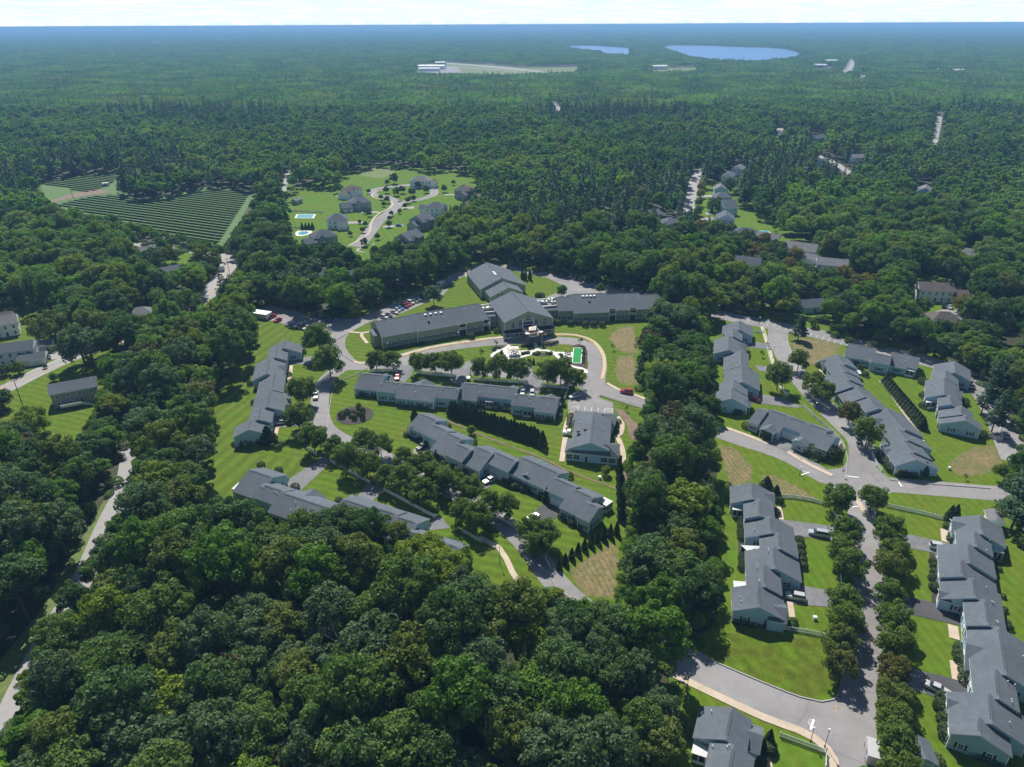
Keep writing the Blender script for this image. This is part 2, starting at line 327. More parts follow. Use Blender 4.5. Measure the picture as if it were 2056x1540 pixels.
def struct(o, kind='structure'): o['kind'] = kind; return o
def copy_tree(o, parent=None):
    c = o.copy(); COL.objects.link(c)
    if parent: c.parent = parent
    for ch in list(o.children): copy_tree(ch, c)
    return c
ZL = [0.03]; ROADPTS = []
def sheet(name, pts, m, z=None, px=True, uvz=0.0008):     # one flat polygon on the ground
    if z is None: ZL[0] += uvz; z = ZL[0]
    P = [W(*p) for p in pts] if px else [Vector((p[0], p[1], 0)) for p in pts]
    bm = bmesh.new(); vs = [bm.verts.new((p.x, p.y, z)) for p in P]
    f = bm.faces.new(vs); f.normal_update()
    if f.normal.z < 0: f.normal_flip()
    bmesh.ops.triangulate(bm, faces=[f]); me = bpy.data.meshes.new(name); bm.to_mesh(me); bm.free(); me.materials.append(m)
    o = bpy.data.objects.new(name, me); COL.objects.link(o); return struct(o)
def ragged(pts, k, amp, seed):                # an uneven outline round the given one
    r = random.Random(seed); P = [W(*p) for p in pts]; c = sum(P, Vector()) / len(P); out = []
    for i in range(len(P)):
        a, b = P[i], P[(i + 1) % len(P)]; n = max(2, int((b - a).length / 1.1))
        for j in range(n): q = a.lerp(b, j / n); d = (q - c); out.append(c + d * k + d.normalized() * r.uniform(-amp, amp))
    return [(p.x, p.y) for p in out]
def smooth_line(P, step=2.5):
    P = [Vector((p.x, p.y, 0)) for p in P]
    if len(P) < 3: Q = P
    else:
        E = [2 * P[0] - P[1]] + P + [2 * P[-1] - P[-2]]; Q = []
        for i in range(1, len(E) - 2):
            n = max(1, int((E[i + 1] - E[i]).length / step))
            for k in range(n):
                t = k / n; a, b, c, d = E[i - 1], E[i], E[i + 1], E[i + 2]
                Q.append(.5 * ((2 * b) + (c - a) * t + (2 * a - 5 * b + 4 * c - d) * t * t + (3 * b - a - 3 * c + d) * t ** 3))
        Q.append(P[-1])
    return Q
def strip(name, pts, w, m, z=None, h=0.0, kind=True):     # ribbon along a line; h > 0 gives a raised slab
    if z is None: ZL[0] += .0008; z = ZL[0]
    Q = smooth_line([W(*p) for p in pts]); mb = MB(); L = []; R = []
    for i, q in enumerate(Q):
        d = (Q[min(i + 1, len(Q) - 1)] - Q[max(0, i - 1)]); d.normalize(); s = Vector((-d.y, d.x, 0)) * w / 2
        L.append(q + s); R.append(q - s)
    for i in range(len(Q) - 1):
        a, b, c, d = R[i], R[i + 1], L[i + 1], L[i]
        if h: mb.hexa([(p.x, p.y, 0) for p in (a, b, c, d)], [(p.x, p.y, z + h) for p in (a, b, c, d)], m)
        else: mb.face([(p.x, p.y, z) for p in (a, b, c, d)], m)
    if name == 'road' and w < 12: ROADPTS.extend((q.x, q.y) for q in Q)
    o = mb.build(name)
    return struct(o) if kind else o

# ---------------------------------------------------------------- foliage prototypes
def leaf_mesh(name, C, N, S, m, extra=None):
    n = len(C); N = N / np.maximum(np.linalg.norm(N, axis=1, keepdims=True), 1e-6)
    A = NR.normal(size=(n, 3)); T = np.cross(N, A); T /= np.maximum(np.linalg.norm(T, axis=1, keepdims=True), 1e-6); B = np.cross(N, T)
    S = S[:, None]; V = np.stack([C - T * S, C - B * S * .62 + N * S * .12, C + T * S, C + B * S * .62 + N * S * .12], 1).reshape(-1, 3)
    me = bpy.data.meshes.new(name); me.vertices.add(4 * n); me.vertices.foreach_set('co', V.astype(np.float32).ravel())
    me.loops.add(4 * n); me.loops.foreach_set('vertex_index', np.arange(4 * n, dtype=np.int32))
    me.polygons.add(n); me.polygons.foreach_set('loop_start', np.arange(0, 4 * n, 4, dtype=np.int32)); me.polygons.foreach_set('loop_total', np.full(n, 4, np.int32))
    me.update(calc_edges=True); me.materials.append(m); return me
def sph(n, up=-1.0):
    P = NR.normal(size=(n * 3 + 20, 3)); P /= np.linalg.norm(P, axis=1, keepdims=True); return P[P[:, 2] > up][:n]
def broad_pts(R, H, lobes, per, asp=.85, low=-.45, lr=(.14, .28)):
    cz = H - R * asp; D = sph(lobes, low); C = []; N = []
    rad = R * (NR.uniform(.5, .96, len(D)))
    ctr = D * rad[:, None] * np.array([1, 1, asp]); ctr[:, 2] += cz
    ctr = np.vstack([ctr, [[0, 0, cz + R * .15]]])
    for c in ctr:
        r = R * NR.uniform(*lr); d = sph(per, -.75)
        q = NR.uniform(.7, 1.06, len(d)) ** .6
        C.append(c + d * (r * q)[:, None] * np.array([1, 1, .82])); N.append(d + NR.normal(scale=.55, size=d.shape) + np.array([0, 0, .25]))
    return np.vstack(C), np.vstack(N)
def broad(name, R, H, lobes, per, leaf, m, **k):
    C, N = broad_pts(R, H, lobes, per, **k); return leaf_mesh(name, C, N, NR.uniform(leaf * .7, leaf * 1.25, len(C)), m)
def pine_pts(R, H, whorls, per):
    C = []; N = []
    for i in range(whorls):
        u = i / (whorls - 1); z = H * (.2 + .78 * u); L = R * (1 - u) ** .75 * NR.uniform(.75, 1.12) + .35
        nb = max(3, int(6 * (1 - u * .5)))
        for b in range(nb):
            a = NR.uniform(0, 6.283); l = L * NR.uniform(.65, 1.1); k = max(4, int(per * l / R)); t = NR.uniform(.15, 1, k) ** .7
            w = .42 * l * (1.1 - t) + .25; P = np.stack([np.cos(a) * l * t, np.sin(a) * l * t, z + t * l * .12 + NR.normal(scale=.18, size=k)], 1)
            s = NR.normal(size=k) * w * .6; P[:, 0] += -np.sin(a) * s; P[:, 1] += np.cos(a) * s
            C.append(P); N.append(np.stack([NR.normal(scale=.5, size=k) + .4 * np.cos(a), NR.normal(scale=.5, size=k) + .4 * np.sin(a), np.ones(k)], 1))
    return np.vstack(C), np.vstack(N)
def pine(name, R, H, whorls, per, leaf, m):
    C, N = pine_pts(R, H, whorls, per); return leaf_mesh(name, C, N, NR.uniform(leaf * .7, leaf * 1.3, len(C)), m)
def cone_leaf(name, r, h, n, leaf, m, pw=.8):
    u = NR.uniform(0, 1, n); a = NR.uniform(0, 6.283, n); q = r * np.minimum(1, (1 - u) ** pw * 1.15) * np.minimum(1, .55 + u * 3) * NR.uniform(.82, 1.05, n)
    C = np.stack([np.cos(a) * q, np.sin(a) * q, u * h + .05], 1); N = np.stack([np.cos(a), np.sin(a), np.full(n, .35)], 1) + NR.normal(scale=.45, size=(n, 3))
    return leaf_mesh(name, C, N, NR.uniform(leaf * .7, leaf * 1.25, n), m)
def ball_leaf(name, n, leaf, m, sq=2.0, flat=1.0):          # unit bush: radius 1 in x and y, height from 0 to about 1.6
    d = sph(n, -.55); k = (np.abs(d) ** sq).sum(1) ** (-1 / sq); P = d * (k * NR.uniform(.86, 1.03, len(d)))[:, None]; P[:, 2] = (P[:, 2] + .62) * flat
    return leaf_mesh(name, P, d + NR.normal(scale=.45, size=d.shape), NR.uniform(leaf * .7, leaf * 1.2, len(d)), m)
ICO = None
def blob_mesh(name, items, m, dist=.22):                     # items: (centre, radius) -> small faceted clumps
    global ICO
    if ICO is None:
        bm = bmesh.new(); bmesh.ops.create_icosphere(bm, subdivisions=1, radius=1); bm.verts.ensure_lookup_table()
        ICO = (np.array([v.co[:] for v in bm.verts]), np.array([[v.index for v in f.verts] for f in bm.faces])); bm.free()
    Vs = []; Fs = []; o = 0
    for c, r in items:
        v = ICO[0] * (1 + NR.uniform(-dist, dist, (len(ICO[0]), 1))); Vs.append(v * np.array(r) + np.array(c)); Fs.append(ICO[1] + o); o += len(v)
    V = np.vstack(Vs); F = np.vstack(Fs); n = len(F)
    me = bpy.data.meshes.new(name); me.vertices.add(len(V)); me.vertices.foreach_set('co', V.astype(np.float32).ravel())
    me.loops.add(3 * n); me.loops.foreach_set('vertex_index', F.astype(np.int32).ravel()); me.polygons.add(n)
    me.polygons.foreach_set('loop_start', np.arange(0, 3 * n, 3, dtype=np.int32)); me.polygons.foreach_set('loop_total', np.full(n, 3, np.int32))
    me.update(calc_edges=True); me.materials.append(m); return me
def trunk_mesh(name, H, R, r0, limbs=6, m=None):
    mb = MB(); m = m or M['bark']; mb.tube([(0, 0, -.2), (.05, 0, H * .3), (.1, .08, H * .62)], [r0, r0 * .75, r0 * .4], m, 7)
    for i in range(limbs):
        a = 6.283 * i / limbs + RNG.uniform(-.4, .4); z = H * RNG.uniform(.28, .5); l = R * RNG.uniform(.5, .8)
        mb.tube([(.05, 0, z), (math.cos(a) * l * .5, math.sin(a) * l * .5, z + l * .45), (math.cos(a) * l, math.sin(a) * l, z + l * .8)], [r0 * .4, r0 * .25, r0 * .1], m, 5)
    return mb.mesh(name)
BROAD = [(broad('crown', 5, 13.0, 66 + i % 3 * 8, 112, .27, TINT['mid green'], asp=(.85, .75, 1.0, .9, .8, .95)[i], low=(-.45, -.3, -.55, -.4, -.5, -.35)[i]), trunk_mesh('trunk', 13, 5, .3)) for i in range(6)]
STREET = [(broad('crown', 4, 8.6, 62, 110, .23, M['street'], asp=.92, low=-.75, lr=(.16, .3)), trunk_mesh('trunk', 8.6, 4, .17, 5)) for i in range(4)]
LAWN = [(broad('crown', 5, 9.6, 62, 105, .27, TINT['mid green'], asp=.9, low=-.85, lr=(.15, .3)), trunk_mesh('trunk', 9.6, 5, .26)) for i in range(3)]
PINE = [(pine('crown', 4.6, 19, 19, 66, .34, M['pine']), trunk_mesh('trunk', 19, 2, .3, 4)) for i in range(3)]
FIR = [(pine('crown', 3.2, 11, 26, 46, .3, M['pine']), trunk_mesh('trunk', 11, 1, .2, 3))]
SAP = [(broad('crown', 1.5, 4.4, 12, 60, .17, M['street'], asp=1.1, low=-.6), trunk_mesh('trunk', 4.4, 1.5, .06, 4)) for i in range(2)]
ARB = [cone_leaf('crown', 1.0, 4.0, 1500, .17, M['arbor']) for i in range(2)]
ARBT = trunk_mesh('trunk', 2.4, .3, .07, 2)
BUSH = [ball_leaf('bush', 650, .13, M['bush'], 2.0), ball_leaf('bush', 650, .13, M['bush'], 2.4), ball_leaf('bush', 700, .12, M['bush'], 3.6, .95)]
BUSHP = ball_leaf('bush', 650, .13, M['bush_pale'], 2.4)
def snag_mesh():
    mb = MB()
    def br(p, d, l, r, k):
        q = p + d * l; mb.tube([p, (p + q) / 2 + Vector((RNG.uniform(-.1, .1), RNG.uniform(-.1, .1), 0)) * l, q], [r, r * .75, r * .45], M['deadwood'], 5)
        if k:
            for i in range(3 if k > 1 else 2):
                e = (d + Vector((RNG.uniform(-.9, .9), RNG.uniform(-.9, .9), RNG.uniform(-.2, .5)))).normalized(); br(q, e, l * RNG.uniform(.5, .72), r * .5, k - 1)
    br(Vector((0, 0, 0)), Vector((.03, 0, 1)), 8.0, .3, 4); return mb.mesh('bare_branches')
SNAG = snag_mesh()

def tree_at(name, label, cat, x, y, protos, s, mt, group, rz=None, sz=None):
    cr_, tk = protos
    r = thing(name, label, cat, (x, y, 0), group, RNG.uniform(0, 6.28) if rz is None else rz); r.scale = (s, s, sz or s)
    c = add('crown', cr_, r)
    if mt: c.material_slots[0].link = 'OBJECT'; c.material_slots[0].material = mt
    add('trunk', tk, r); return r
TREES = []                                       # (x, y, r) of every hand-placed tree, so the wood keeps clear of them
def crown_px(px, py, rpx, R0, H0, asp):          # crown centre and radius read in the photo -> foot and scale
    s = rpx / ppm(px, py, 6) / R0
    for _ in range(4):
        zc = (H0 - R0 * asp) * s; s = rpx / ppm(px, py, zc) / R0
    p = W(px, py, zc); return p, s

# ---------------------------------------------------------------- cars
def loft(mb, st, m, cap=True):
    """st: (x, half width low, half width high, z low, z high, chamfer)"""
    i0 = len(mb.v); k = mb.mi(m); n = 10
    for x, wl, wh, z0, z1, c in st:
        zm = (z0 + z1) / 2
        for y, z in ((-wl + c, z0), (wl - c, z0), (wl, z0 + c), ((wl + wh) / 2 * 1.01, zm), (wh, z1 - c), (wh - c, z1), (-wh + c, z1), (-wh, z1 - c), (-(wl + wh) / 2 * 1.01, zm), (-wl, z0 + c)): mb.v.append((x, y, z))
    for j in range(len(st) - 1):
        for q in range(n):
            r = (q + 1) % n; mb.f.append((i0 + j * n + q, i0 + (j + 1) * n + q, i0 + (j + 1) * n + r, i0 + j * n + r)); mb.m.append(k)
    if cap:
        mb.f.append(tuple(i0 + q for q in range(n))); mb.m.append(k); mb.f.append(tuple(i0 + (len(st) - 1) * n + q for q in range(n))[::-1]); mb.m.append(k)
def car_kind(L, Wd, H, belt, hood, cab, tail, deck=None):
    """cab: x of windscreen foot, roof front, roof back, back window foot"""
    w = Wd / 2; b = MB()
    st = [(L / 2, w * .72, w * .62, .35, .62, .05), (L / 2 - .12, w * .9, w * .78, .28, hood - .1, .07), (L / 2 - .7, w, w * .88, .24, hood, .08), (cab[0], w, w * .93, .24, belt, .08),
          (0, w, w * .95, .24, belt + .02, .08), (cab[3], w, w * .92, .24, (deck or belt), .08), (-L / 2 + .35, w, w * .88, .26, tail, .08), (-L / 2 + .06, w * .92, w * .8, .32, tail - .06, .07), (-L / 2, w * .8, w * .7, .42, tail - .2, .05)]
    loft(b, st, PAINT['white'])
    g = MB(); loft(g, [(cab[0], w * .8, w * .78, belt - .04, belt, .01), (cab[1], w * .87, w * .7, belt - .04, H - .05, .05), (cab[2], w * .87, w * .7, belt - .04, H - .05, .05), (cab[3], w * .82, w * .74, belt - .04, belt + .02, .01)], M['glass'])
    r = MB(); loft(r, [(cab[1] + .08, w * .66, w * .62, H - .08, H - .03, .01), (cab[1] - .1, w * .73, w * .68, H - .1, H, .02), (cab[2] + .1, w * .73, w * .68, H - .1, H, .02), (cab[2] - .1, w * .66, w * .62, H - .08, H - .03, .01)], PAINT['white'])
    wh = MB(); wh.tube([(0, -.11, 0), (0, .11, 0)], [.33, .33], M['tyre'], 14); wh.tube([(0, -.115, 0), (0, .115, 0)], [.2, .2], M['rim'], 10)
    hl = MB(); hl.box((0, 0, 0), (.14, .34, .13), M['lamp']); tl = MB(); tl.box((0, 0, 0), (.1, .3, .18), M['tail'])
    return dict(L=L, w=w, body=b.mesh('body'), glass=g.mesh('window_glass'), roof=r.mesh('roof_panel'), wheel=wh.mesh('wheel'), head=hl.mesh('headlight'), tail=tl.mesh('taillight'), hz=hood - .2, tz=tail - .2)
CARS = dict(sedan=car_kind(4.75, 1.84, 1.45, .92, .84, (.95, .3, -.85, -1.55), .98), hatch=car_kind(4.3, 1.8, 1.5, .94, .88, (.9, .3, -1.2, -1.95), .95),
            suv=car_kind(4.75, 1.92, 1.72, 1.06, 1.02, (.95, .4, -1.75, -2.2), 1.05), van=car_kind(5.1, 1.98, 1.78, 1.05, .98, (1.3, .55, -2.05, -2.42), 1.05),
            pickup=car_kind(5.6, 2.0, 1.85, 1.12, 1.08, (1.2, .6, -.4, -.8), 1.1, 1.08))
def car(px, py, fx, fy, kind, paint, label, group=None, name='parked_car', cat='car'):
    p = W(px, py, .5); q = W(fx, fy, .5); a = math.atan2(q.y - p.y, q.x - p.x); c = CARS[kind]
    o = thing(name, label, cat, (p.x, p.y, .15), group, a); pm = PAINT[paint]
    add('body', c['body'], o, link=pm); add('window_glass', c['glass'], o); add('roof_panel', c['roof'], o, link=pm)
    for sx in (1, -1):
        for sy in (1, -1):
            add('wheel', c['wheel'], o, (sx * c['L'] * .3, sy * (c['w'] - .12), .33))
            if sx > 0: add('headlight', c['head'], o, (c['L'] / 2 - .16, sy * c['w'] * .62, c['hz']))
            else: add('taillight', c['tail'], o, (-c['L'] / 2 + .05, sy * c['w'] * .66, c['tz']))
    return o

# ---------------------------------------------------------------- windows, doors
def win_mesh(w, h, arched=False):
    f = MB(); t = .16
    for x in (-w / 2, w / 2): f.box((x, .03, 0), (t, .09, h + t), M['trim'])
    for z in (-h / 2, h / 2): f.box((0, .032, z), (w + t + .04, .1, t), M['trim'])
    f.box((0, .028, .0), (.05, .05, h), M['trim']); f.box((0, .03, 0), (w, .06, .06), M['trim'])
    if arched:
        n = 8; pts = [(w / 2 * math.cos(math.pi * i / n), .03, h / 2 + w / 2 * math.sin(math.pi * i / n)) for i in range(n + 1)]
        for i in range(n): f.bar(pts[i], pts[i + 1], .09, .1, M['trim'])
    p = MB(); p.box((0, .012, 0), (w, .024, h), M['glass'])
    if arched:
        q = [(w / 2 * math.cos(math.pi * i / n), .02, h / 2 + w / 2 * math.sin(math.pi * i / n)) for i in range(n + 1)]; p.face(q[::-1], M['glass'])
    return f.mesh('window'), p.mesh('pane')
sh = MB(); sh.box((0, .025, 0), (.42, .05, 1.45), M['shutter']); SHUT = sh.mesh('shutter')
WINS = {(w, h, a): win_mesh(w, h, a) for w, h, a in ((1.0, 1.4, False), (1.6, 1.4, False), (.8, 1.0, False), (1.7, 1.9, True), (2.4, 1.3, True), (2.2, 1.7, False))}
gd = MB(); gd.box((0, .03, 1.1), (2.6, .06, 2.2), M['trim']); 
for k in range(1, 4): gd.box((0, .062, k * .55), (2.6, .02, .03), M['siding_grey'])
GARAGE = gd.mesh('garage_door'); dd = MB(); dd.box((0, .03, 1.05), (1.05, .06, 2.15), M['trim']); dd.box((0, .06, 1.1), (.8, .04, 1.9), M['shutter']); DOOR = dd.mesh('door')
def put_win(parent, p, rz, kind=(1.0, 1.4, False), shut=True):
    w, g = WINS[kind]; o = add('window', w, parent, p, rz); add('pane', g, o)
    if shut:
        for s in (-1, 1): add('shutter', SHUT, o, (s * (kind[0] / 2 + .3), 0, 0), 0, (1, 1, kind[1] / 1.4))
    return o

# ---------------------------------------------------------------- gabled buildings, described by their ridges in the photo
class Seg: pass
def ridge_building(name, label, cat, segs, cross=(), zr=6.0, slope=.45, wall='siding', roof='roof', group=None, rooms=(), pipes=(), garages=(), doors=(), win=True, rows=(1.45,), step=3.4, minz=2.45, ov=.3, shut=True, chain=True, skip=()):
    R = []
    for sg in segs:
        o = dict(zr=zr, slope=slope); 
        if isinstance(sg[-1], dict): o.update(sg[-1]); sg = sg[:-1]
        s = Seg(); s.o = o; s.z = o['zr']; s.k = o['slope']; s.a = W(*sg[0], s.z); s.b = W(*sg[1], s.z); s.e = sg[2:]; s.n0 = len(R); R.append(s)
    ax = Vector((0, 0, 0))
    for s in R:
        d = s.b - s.a
        if d.dot(R[0].b - R[0].a) < 0: d = -d
        ax += d
    ax.z = 0; ax.normalize(); nn = Vector((-ax.y, ax.x, 0)); c = sum(((s.a + s.b) / 2 for s in R), Vector()) / len(R); c.z = 0
    root = thing(name, label, cat, c, group)
    L = lambda t, n, z: Vector((ax.x * t + nn.x * n, ax.y * t + nn.y * n, z))            # local point (root has no rotation)
    for s in R:
        ta, tb = (s.a - c).dot(ax), (s.b - c).dot(ax); s.t0, s.t1 = min(ta, tb), max(ta, tb); s.off = ((s.a - c).dot(nn) + (s.b - c).dot(nn)) / 2; s.h = {}
        for e in s.e:
            h = 6.0
            for _ in range(12): q = (W(*e, max(minz, s.z - s.k * abs(h))) - c).dot(nn) - s.off; h = .5 * h + .5 * q if abs(h) > 0 and h * q > 0 else q
            s.h[1 if h > 0 else -1] = abs(h)
        if not s.h: s.h = {1: s.o.get('hw', 6.5), -1: s.o.get('hw', 6.5)}
        for k in (1, -1):
            if k not in s.h: s.h[k] = s.h[-k]
            s.h[k] = min(max(s.h[k], 2.0), 13)
        s.ze = {k: max(minz, s.z - s.k * s.h[k]) for k in (1, -1)}
    if chain:
        Q = sorted(R, key=lambda s: s.t0 + s.t1)
        for i in range(len(Q) - 1):
            u, v = Q[i], Q[i + 1]
            if abs(u.t1 - v.t0) < 14: m_ = (u.t1 + v.t0) / 2; u.t1 = m_; v.t0 = m_
    def rz(t, n):
        b = -1
        for s in R:
            if s.t0 - ov <= t <= s.t1 + ov:
                k = 1 if n > s.off else -1; d = abs(n - s.off)
                if d <= s.h[k]: b = max(b, s.z + (s.ze[k] - s.z) * d / s.h[k])
        return b
    def inside(t, n, me):
        return any(s is not me and s.t0 < t < s.t1 and -s.h[-1] + .5 < n - s.off < s.h[1] - .5 for s in R)
    rm, tm, wm = M[roof], M['trim'], M[wall]; rb = MB(); wb = MB()
    for j, s in enumerate(R):
        e = .004 * j; t0, t1 = s.t0 - ov - e, s.t1 + ov + e; th = .2
        for k in (1, -1):
            n1, z1 = s.off + k * s.h[k], s.ze[k]
            P = [(t0, s.off), (t1, s.off), (t1, n1), (t0, n1)] if k > 0 else [(t0, n1), (t1, n1), (t1, s.off), (t0, s.off)]
            zz = [s.z, s.z, z1, z1] if k > 0 else [z1, z1, s.z, s.z]
            rb.hexa([L(*p, z - th) for p, z in zip(P, zz)], [L(*p, z) for p, z in zip(P, zz)], tm, rm)
        cl = s.t0 + .8; ce = s.t1 - .8
        if ce > cl + 1.5: rb.hexa([L(cl, s.off - .28, s.z - .1), L(ce, s.off - .28, s.z - .1), L(ce, s.off + .28, s.z - .1), L(cl, s.off + .28, s.z - .1)], [L(cl, s.off - .26, s.z - .02), L(ce, s.off - .26, s.z - .02), L(ce, s.off + .26, s.z - .02), L(cl, s.off + .26, s.z - .02)], M['ridgeshade'])  # thin strip along the ridge, vent shadow put into its dark colour
        iw = .4; prof = []; 
        for k in (-1, 1):
            n1 = s.off + k * (s.h[k] - iw); zt = s.ze[k] + (s.z - s.ze[k]) * iw / s.h[k] - th + .02; prof.append((n1, zt))
        (na, za), (nb, zb) = prof; A = s.t0 + e; B = s.t1 - e; zp = s.z - th + .02
        wb.face([L(A, nb, 0), L(A, nb, zb), L(A, s.off, zp), L(A, na, za), L(A, na, 0)], wm)
        wb.face([L(B, na, 0), L(B, na, za), L(B, s.off, zp), L(B, nb, zb), L(B, nb, 0)], wm)
        wb.face([L(A, na, 0), L(A, na, za), L(B, na, za), L(B, na, 0)], wm); wb.face([L(B, nb, 0), L(B, nb, zb), L(A, nb, zb), L(A, nb, 0)], wm)
        for t in (A, B):                                                    # white corner boards
            for n_, zt in ((na, za), (nb, zb)):
                q = L(t, n_, 0); wb.box((q.x, q.y, zt / 2), (.22, .22, zt - .02), tm, math.atan2(ax.y, ax.x))
        s.na, s.nb, s.za, s.zb = na, nb, za, zb
    wall_o = wb.build('wall', root, Vector((0, 0, 0))); roof_o = rb.build('roof', root, Vector((0, 0, 0)))
    aa = math.atan2(ax.y, ax.x)
    def wall_spot(si, k, f, z, push=.0):
        s = R[si]; t = s.t0 + (s.t1 - s.t0) * f
        return L(t, (s.nb if k > 0 else s.na) + k * push, z), aa if k > 0 else aa + math.pi, t, (s.nb if k > 0 else s.na)
    used = []
    for si, k, f in garages:
        p, r_, t, n = wall_spot(si, k, f, 0, .0); add('garage_door', GARAGE, root, p, r_); used.append((p, 2.2))
    for si, k, f in doors:
        p, r_, t, n = wall_spot(si, k, f, 0); add('door', DOOR, root, p, r_); used.append((p, 1.2))
    if win:
        for si, s in enumerate(R):
            if si in skip: continue
            for k in (1, -1):
                Ln = s.t1 - s.t0; cnt = max(1, int(Ln / step)) if Ln > 1.8 else 0; zt = s.zb if k > 0 else s.za
                for i in range(cnt):
                    for z in rows:
                        if z + .85 > zt: continue
                        p, r_, t, n = wall_spot(si, k, (i + .5) / cnt, z)
                        if inside(t, n + k * .6, s) or any((Vector((p.x, p.y, 0)) - Vector((q.x, q.y, 0))).length < d + .5 for q, d in used): continue
                        put_win(root, p, r_, (1.6, 1.4, False) if len(rows) > 1 else ((1.6, 1.4, False) if i % 2 == 0 else (1.0, 1.4, False)), shut)
            for t, sg in ((s.t0, -1), (s.t1, 1)):
                for f in (-.5, .5):
                    n = s.off + f * (s.h[1] if f > 0 else s.h[-1]) * .9
                    if inside(t + sg * .5, n, s): continue
                    for z in rows: put_win(root, L(t + sg * (-.004 * si), n, z), aa - sg * math.pi / 2, (1.0, 1.4, False), shut)
    for cg in cross:                                                        # small gables across the main roof
        (fx, fy), (ix, iy), hw = cg[:3]; zg = cg[3] if len(cg) > 3 else 4.7; porch = len(cg) > 4
        f = W(fx, fy, zg) - c; i_ = W(ix, iy, zg) - c; sg = 1 if (f - i_).dot(nn) > 0 else -1
        t = (f.dot(ax) + i_.dot(ax)) / 2; n0, n1 = i_.dot(nn), f.dot(nn); n0 -= sg * 1.2; mbr = MB(); mbw = MB(); zl = max(2.5, zg - .5 * hw); th = .18
        for k in (1, -1):
            te = t + k * hw; P = [(t, n0), (te, n0), (te, n1), (t, n1)]; zz = [zg, zl, zl, zg]
            if k * sg < 0: P, zz = P[::-1], zz[::-1]
            mbr.hexa([L(*p, z - th) for p, z in zip(P, zz)], [L(*p, z) for p, z in zip(P, zz)], tm, rm)
        nw = n1 - sg * .35; w_ = hw - .35; zt = zl + (zg - zl) * .35 / hw - th
        tri = [L(t - w_, nw, zt), L(t + w_, nw, zt), L(t, nw, zg - th)]; mbw.face(tri if sg < 0 else tri[::-1], wm)
        if porch:
            for q in (t - w_ + .1, t + w_ - .1): mbw.box(tuple(L(q, nw, zt / 2)), (.16, .16, zt), tm, aa)
            for q in (t - w_, t + w_): mbw.bar(L(q, nw, zt), L(q, n0, zt), .12, .25, tm)
        else:
            mbw.face([L(t - w_, nw, 0), L(t + w_, nw, 0), L(t + w_, nw, zt), L(t - w_, nw, zt)][::1 if sg < 0 else -1], wm)
            for q in (-1, 1): mbw.face([L(t + q * w_, nw, 0), L(t + q * w_, n0, 0), L(t + q * w_, n0, zt), L(t + q * w_, nw, zt)][::1 if q * sg < 0 else -1], wm)
            if win: put_win(root, L(t, nw, 1.4), aa if sg > 0 else aa + math.pi, (1.6, 1.4, False), False)
        g = mbr.build('cross_gable_roof', root, Vector((0, 0, 0))); mbw.build('cross_gable_wall', root, Vector((0, 0, 0)))
    for q in rooms:                                                         # glazed sun rooms under a pale metal roof
        P = [W(*p, 2.65) - c for p in q]; 
        if (P[1] - P[0]).cross(P[2] - P[1]).z < 0: P = P[::-1]
        ce = sum(P, Vector()) / 4; mr_ = MB(); mr_.hexa([p + Vector((0, 0, -.12)) for p in P], P, M['metalroof']); I = [ce + (p - ce) * .9 for p in P]
        mr_.build('sunroom_roof', root, Vector((0, 0, 0))); mw = MB(); mg = MB()
        for i in range(4):
            a, b = I[i], I[(i + 1) % 4]; mw.face([(a.x, a.y, 0), (b.x, b.y, 0), (b.x, b.y, .8), (a.x, a.y, .8)], M['trim']); mg.face([(a.x, a.y, .8), (b.x, b.y, .8), (b.x, b.y, 2.53), (a.x, a.y, 2.53)], M['glass'])
            for f in (0, .5): p = a.lerp(b, f); mw.box((p.x, p.y, 1.26), (.14, .14, 2.52), M['trim'], aa)
        mw.build('sunroom_frame', root, Vector((0, 0, 0))); mg.build('sunroom_glass', root, Vector((0, 0, 0)))
    for px, py in pipes:
        for z in np.arange(11, 2, -.1):
            p = W(px, py, z) - c; h = rz(p.dot(ax), p.dot(nn))
            if h >= z: break
        else: continue
        mp = MB(); mp.tube([(0, 0, -.1), (0, 0, .5)], [.07, .07], M['trim'], 6); mp.tube([(0, 0, .5), (0, 0, .62)], [.13, .1], M['trim'], 6)
        add('vent_pipe', mp.mesh('vent_pipe'), root, (p.x, p.y, h))
    root['_dummy'] = 0; del root['_dummy']
    root_info = dict(root=root, c=c, ax=ax, nn=nn, L=L, R=R, aa=aa, rz=rz); return root_info

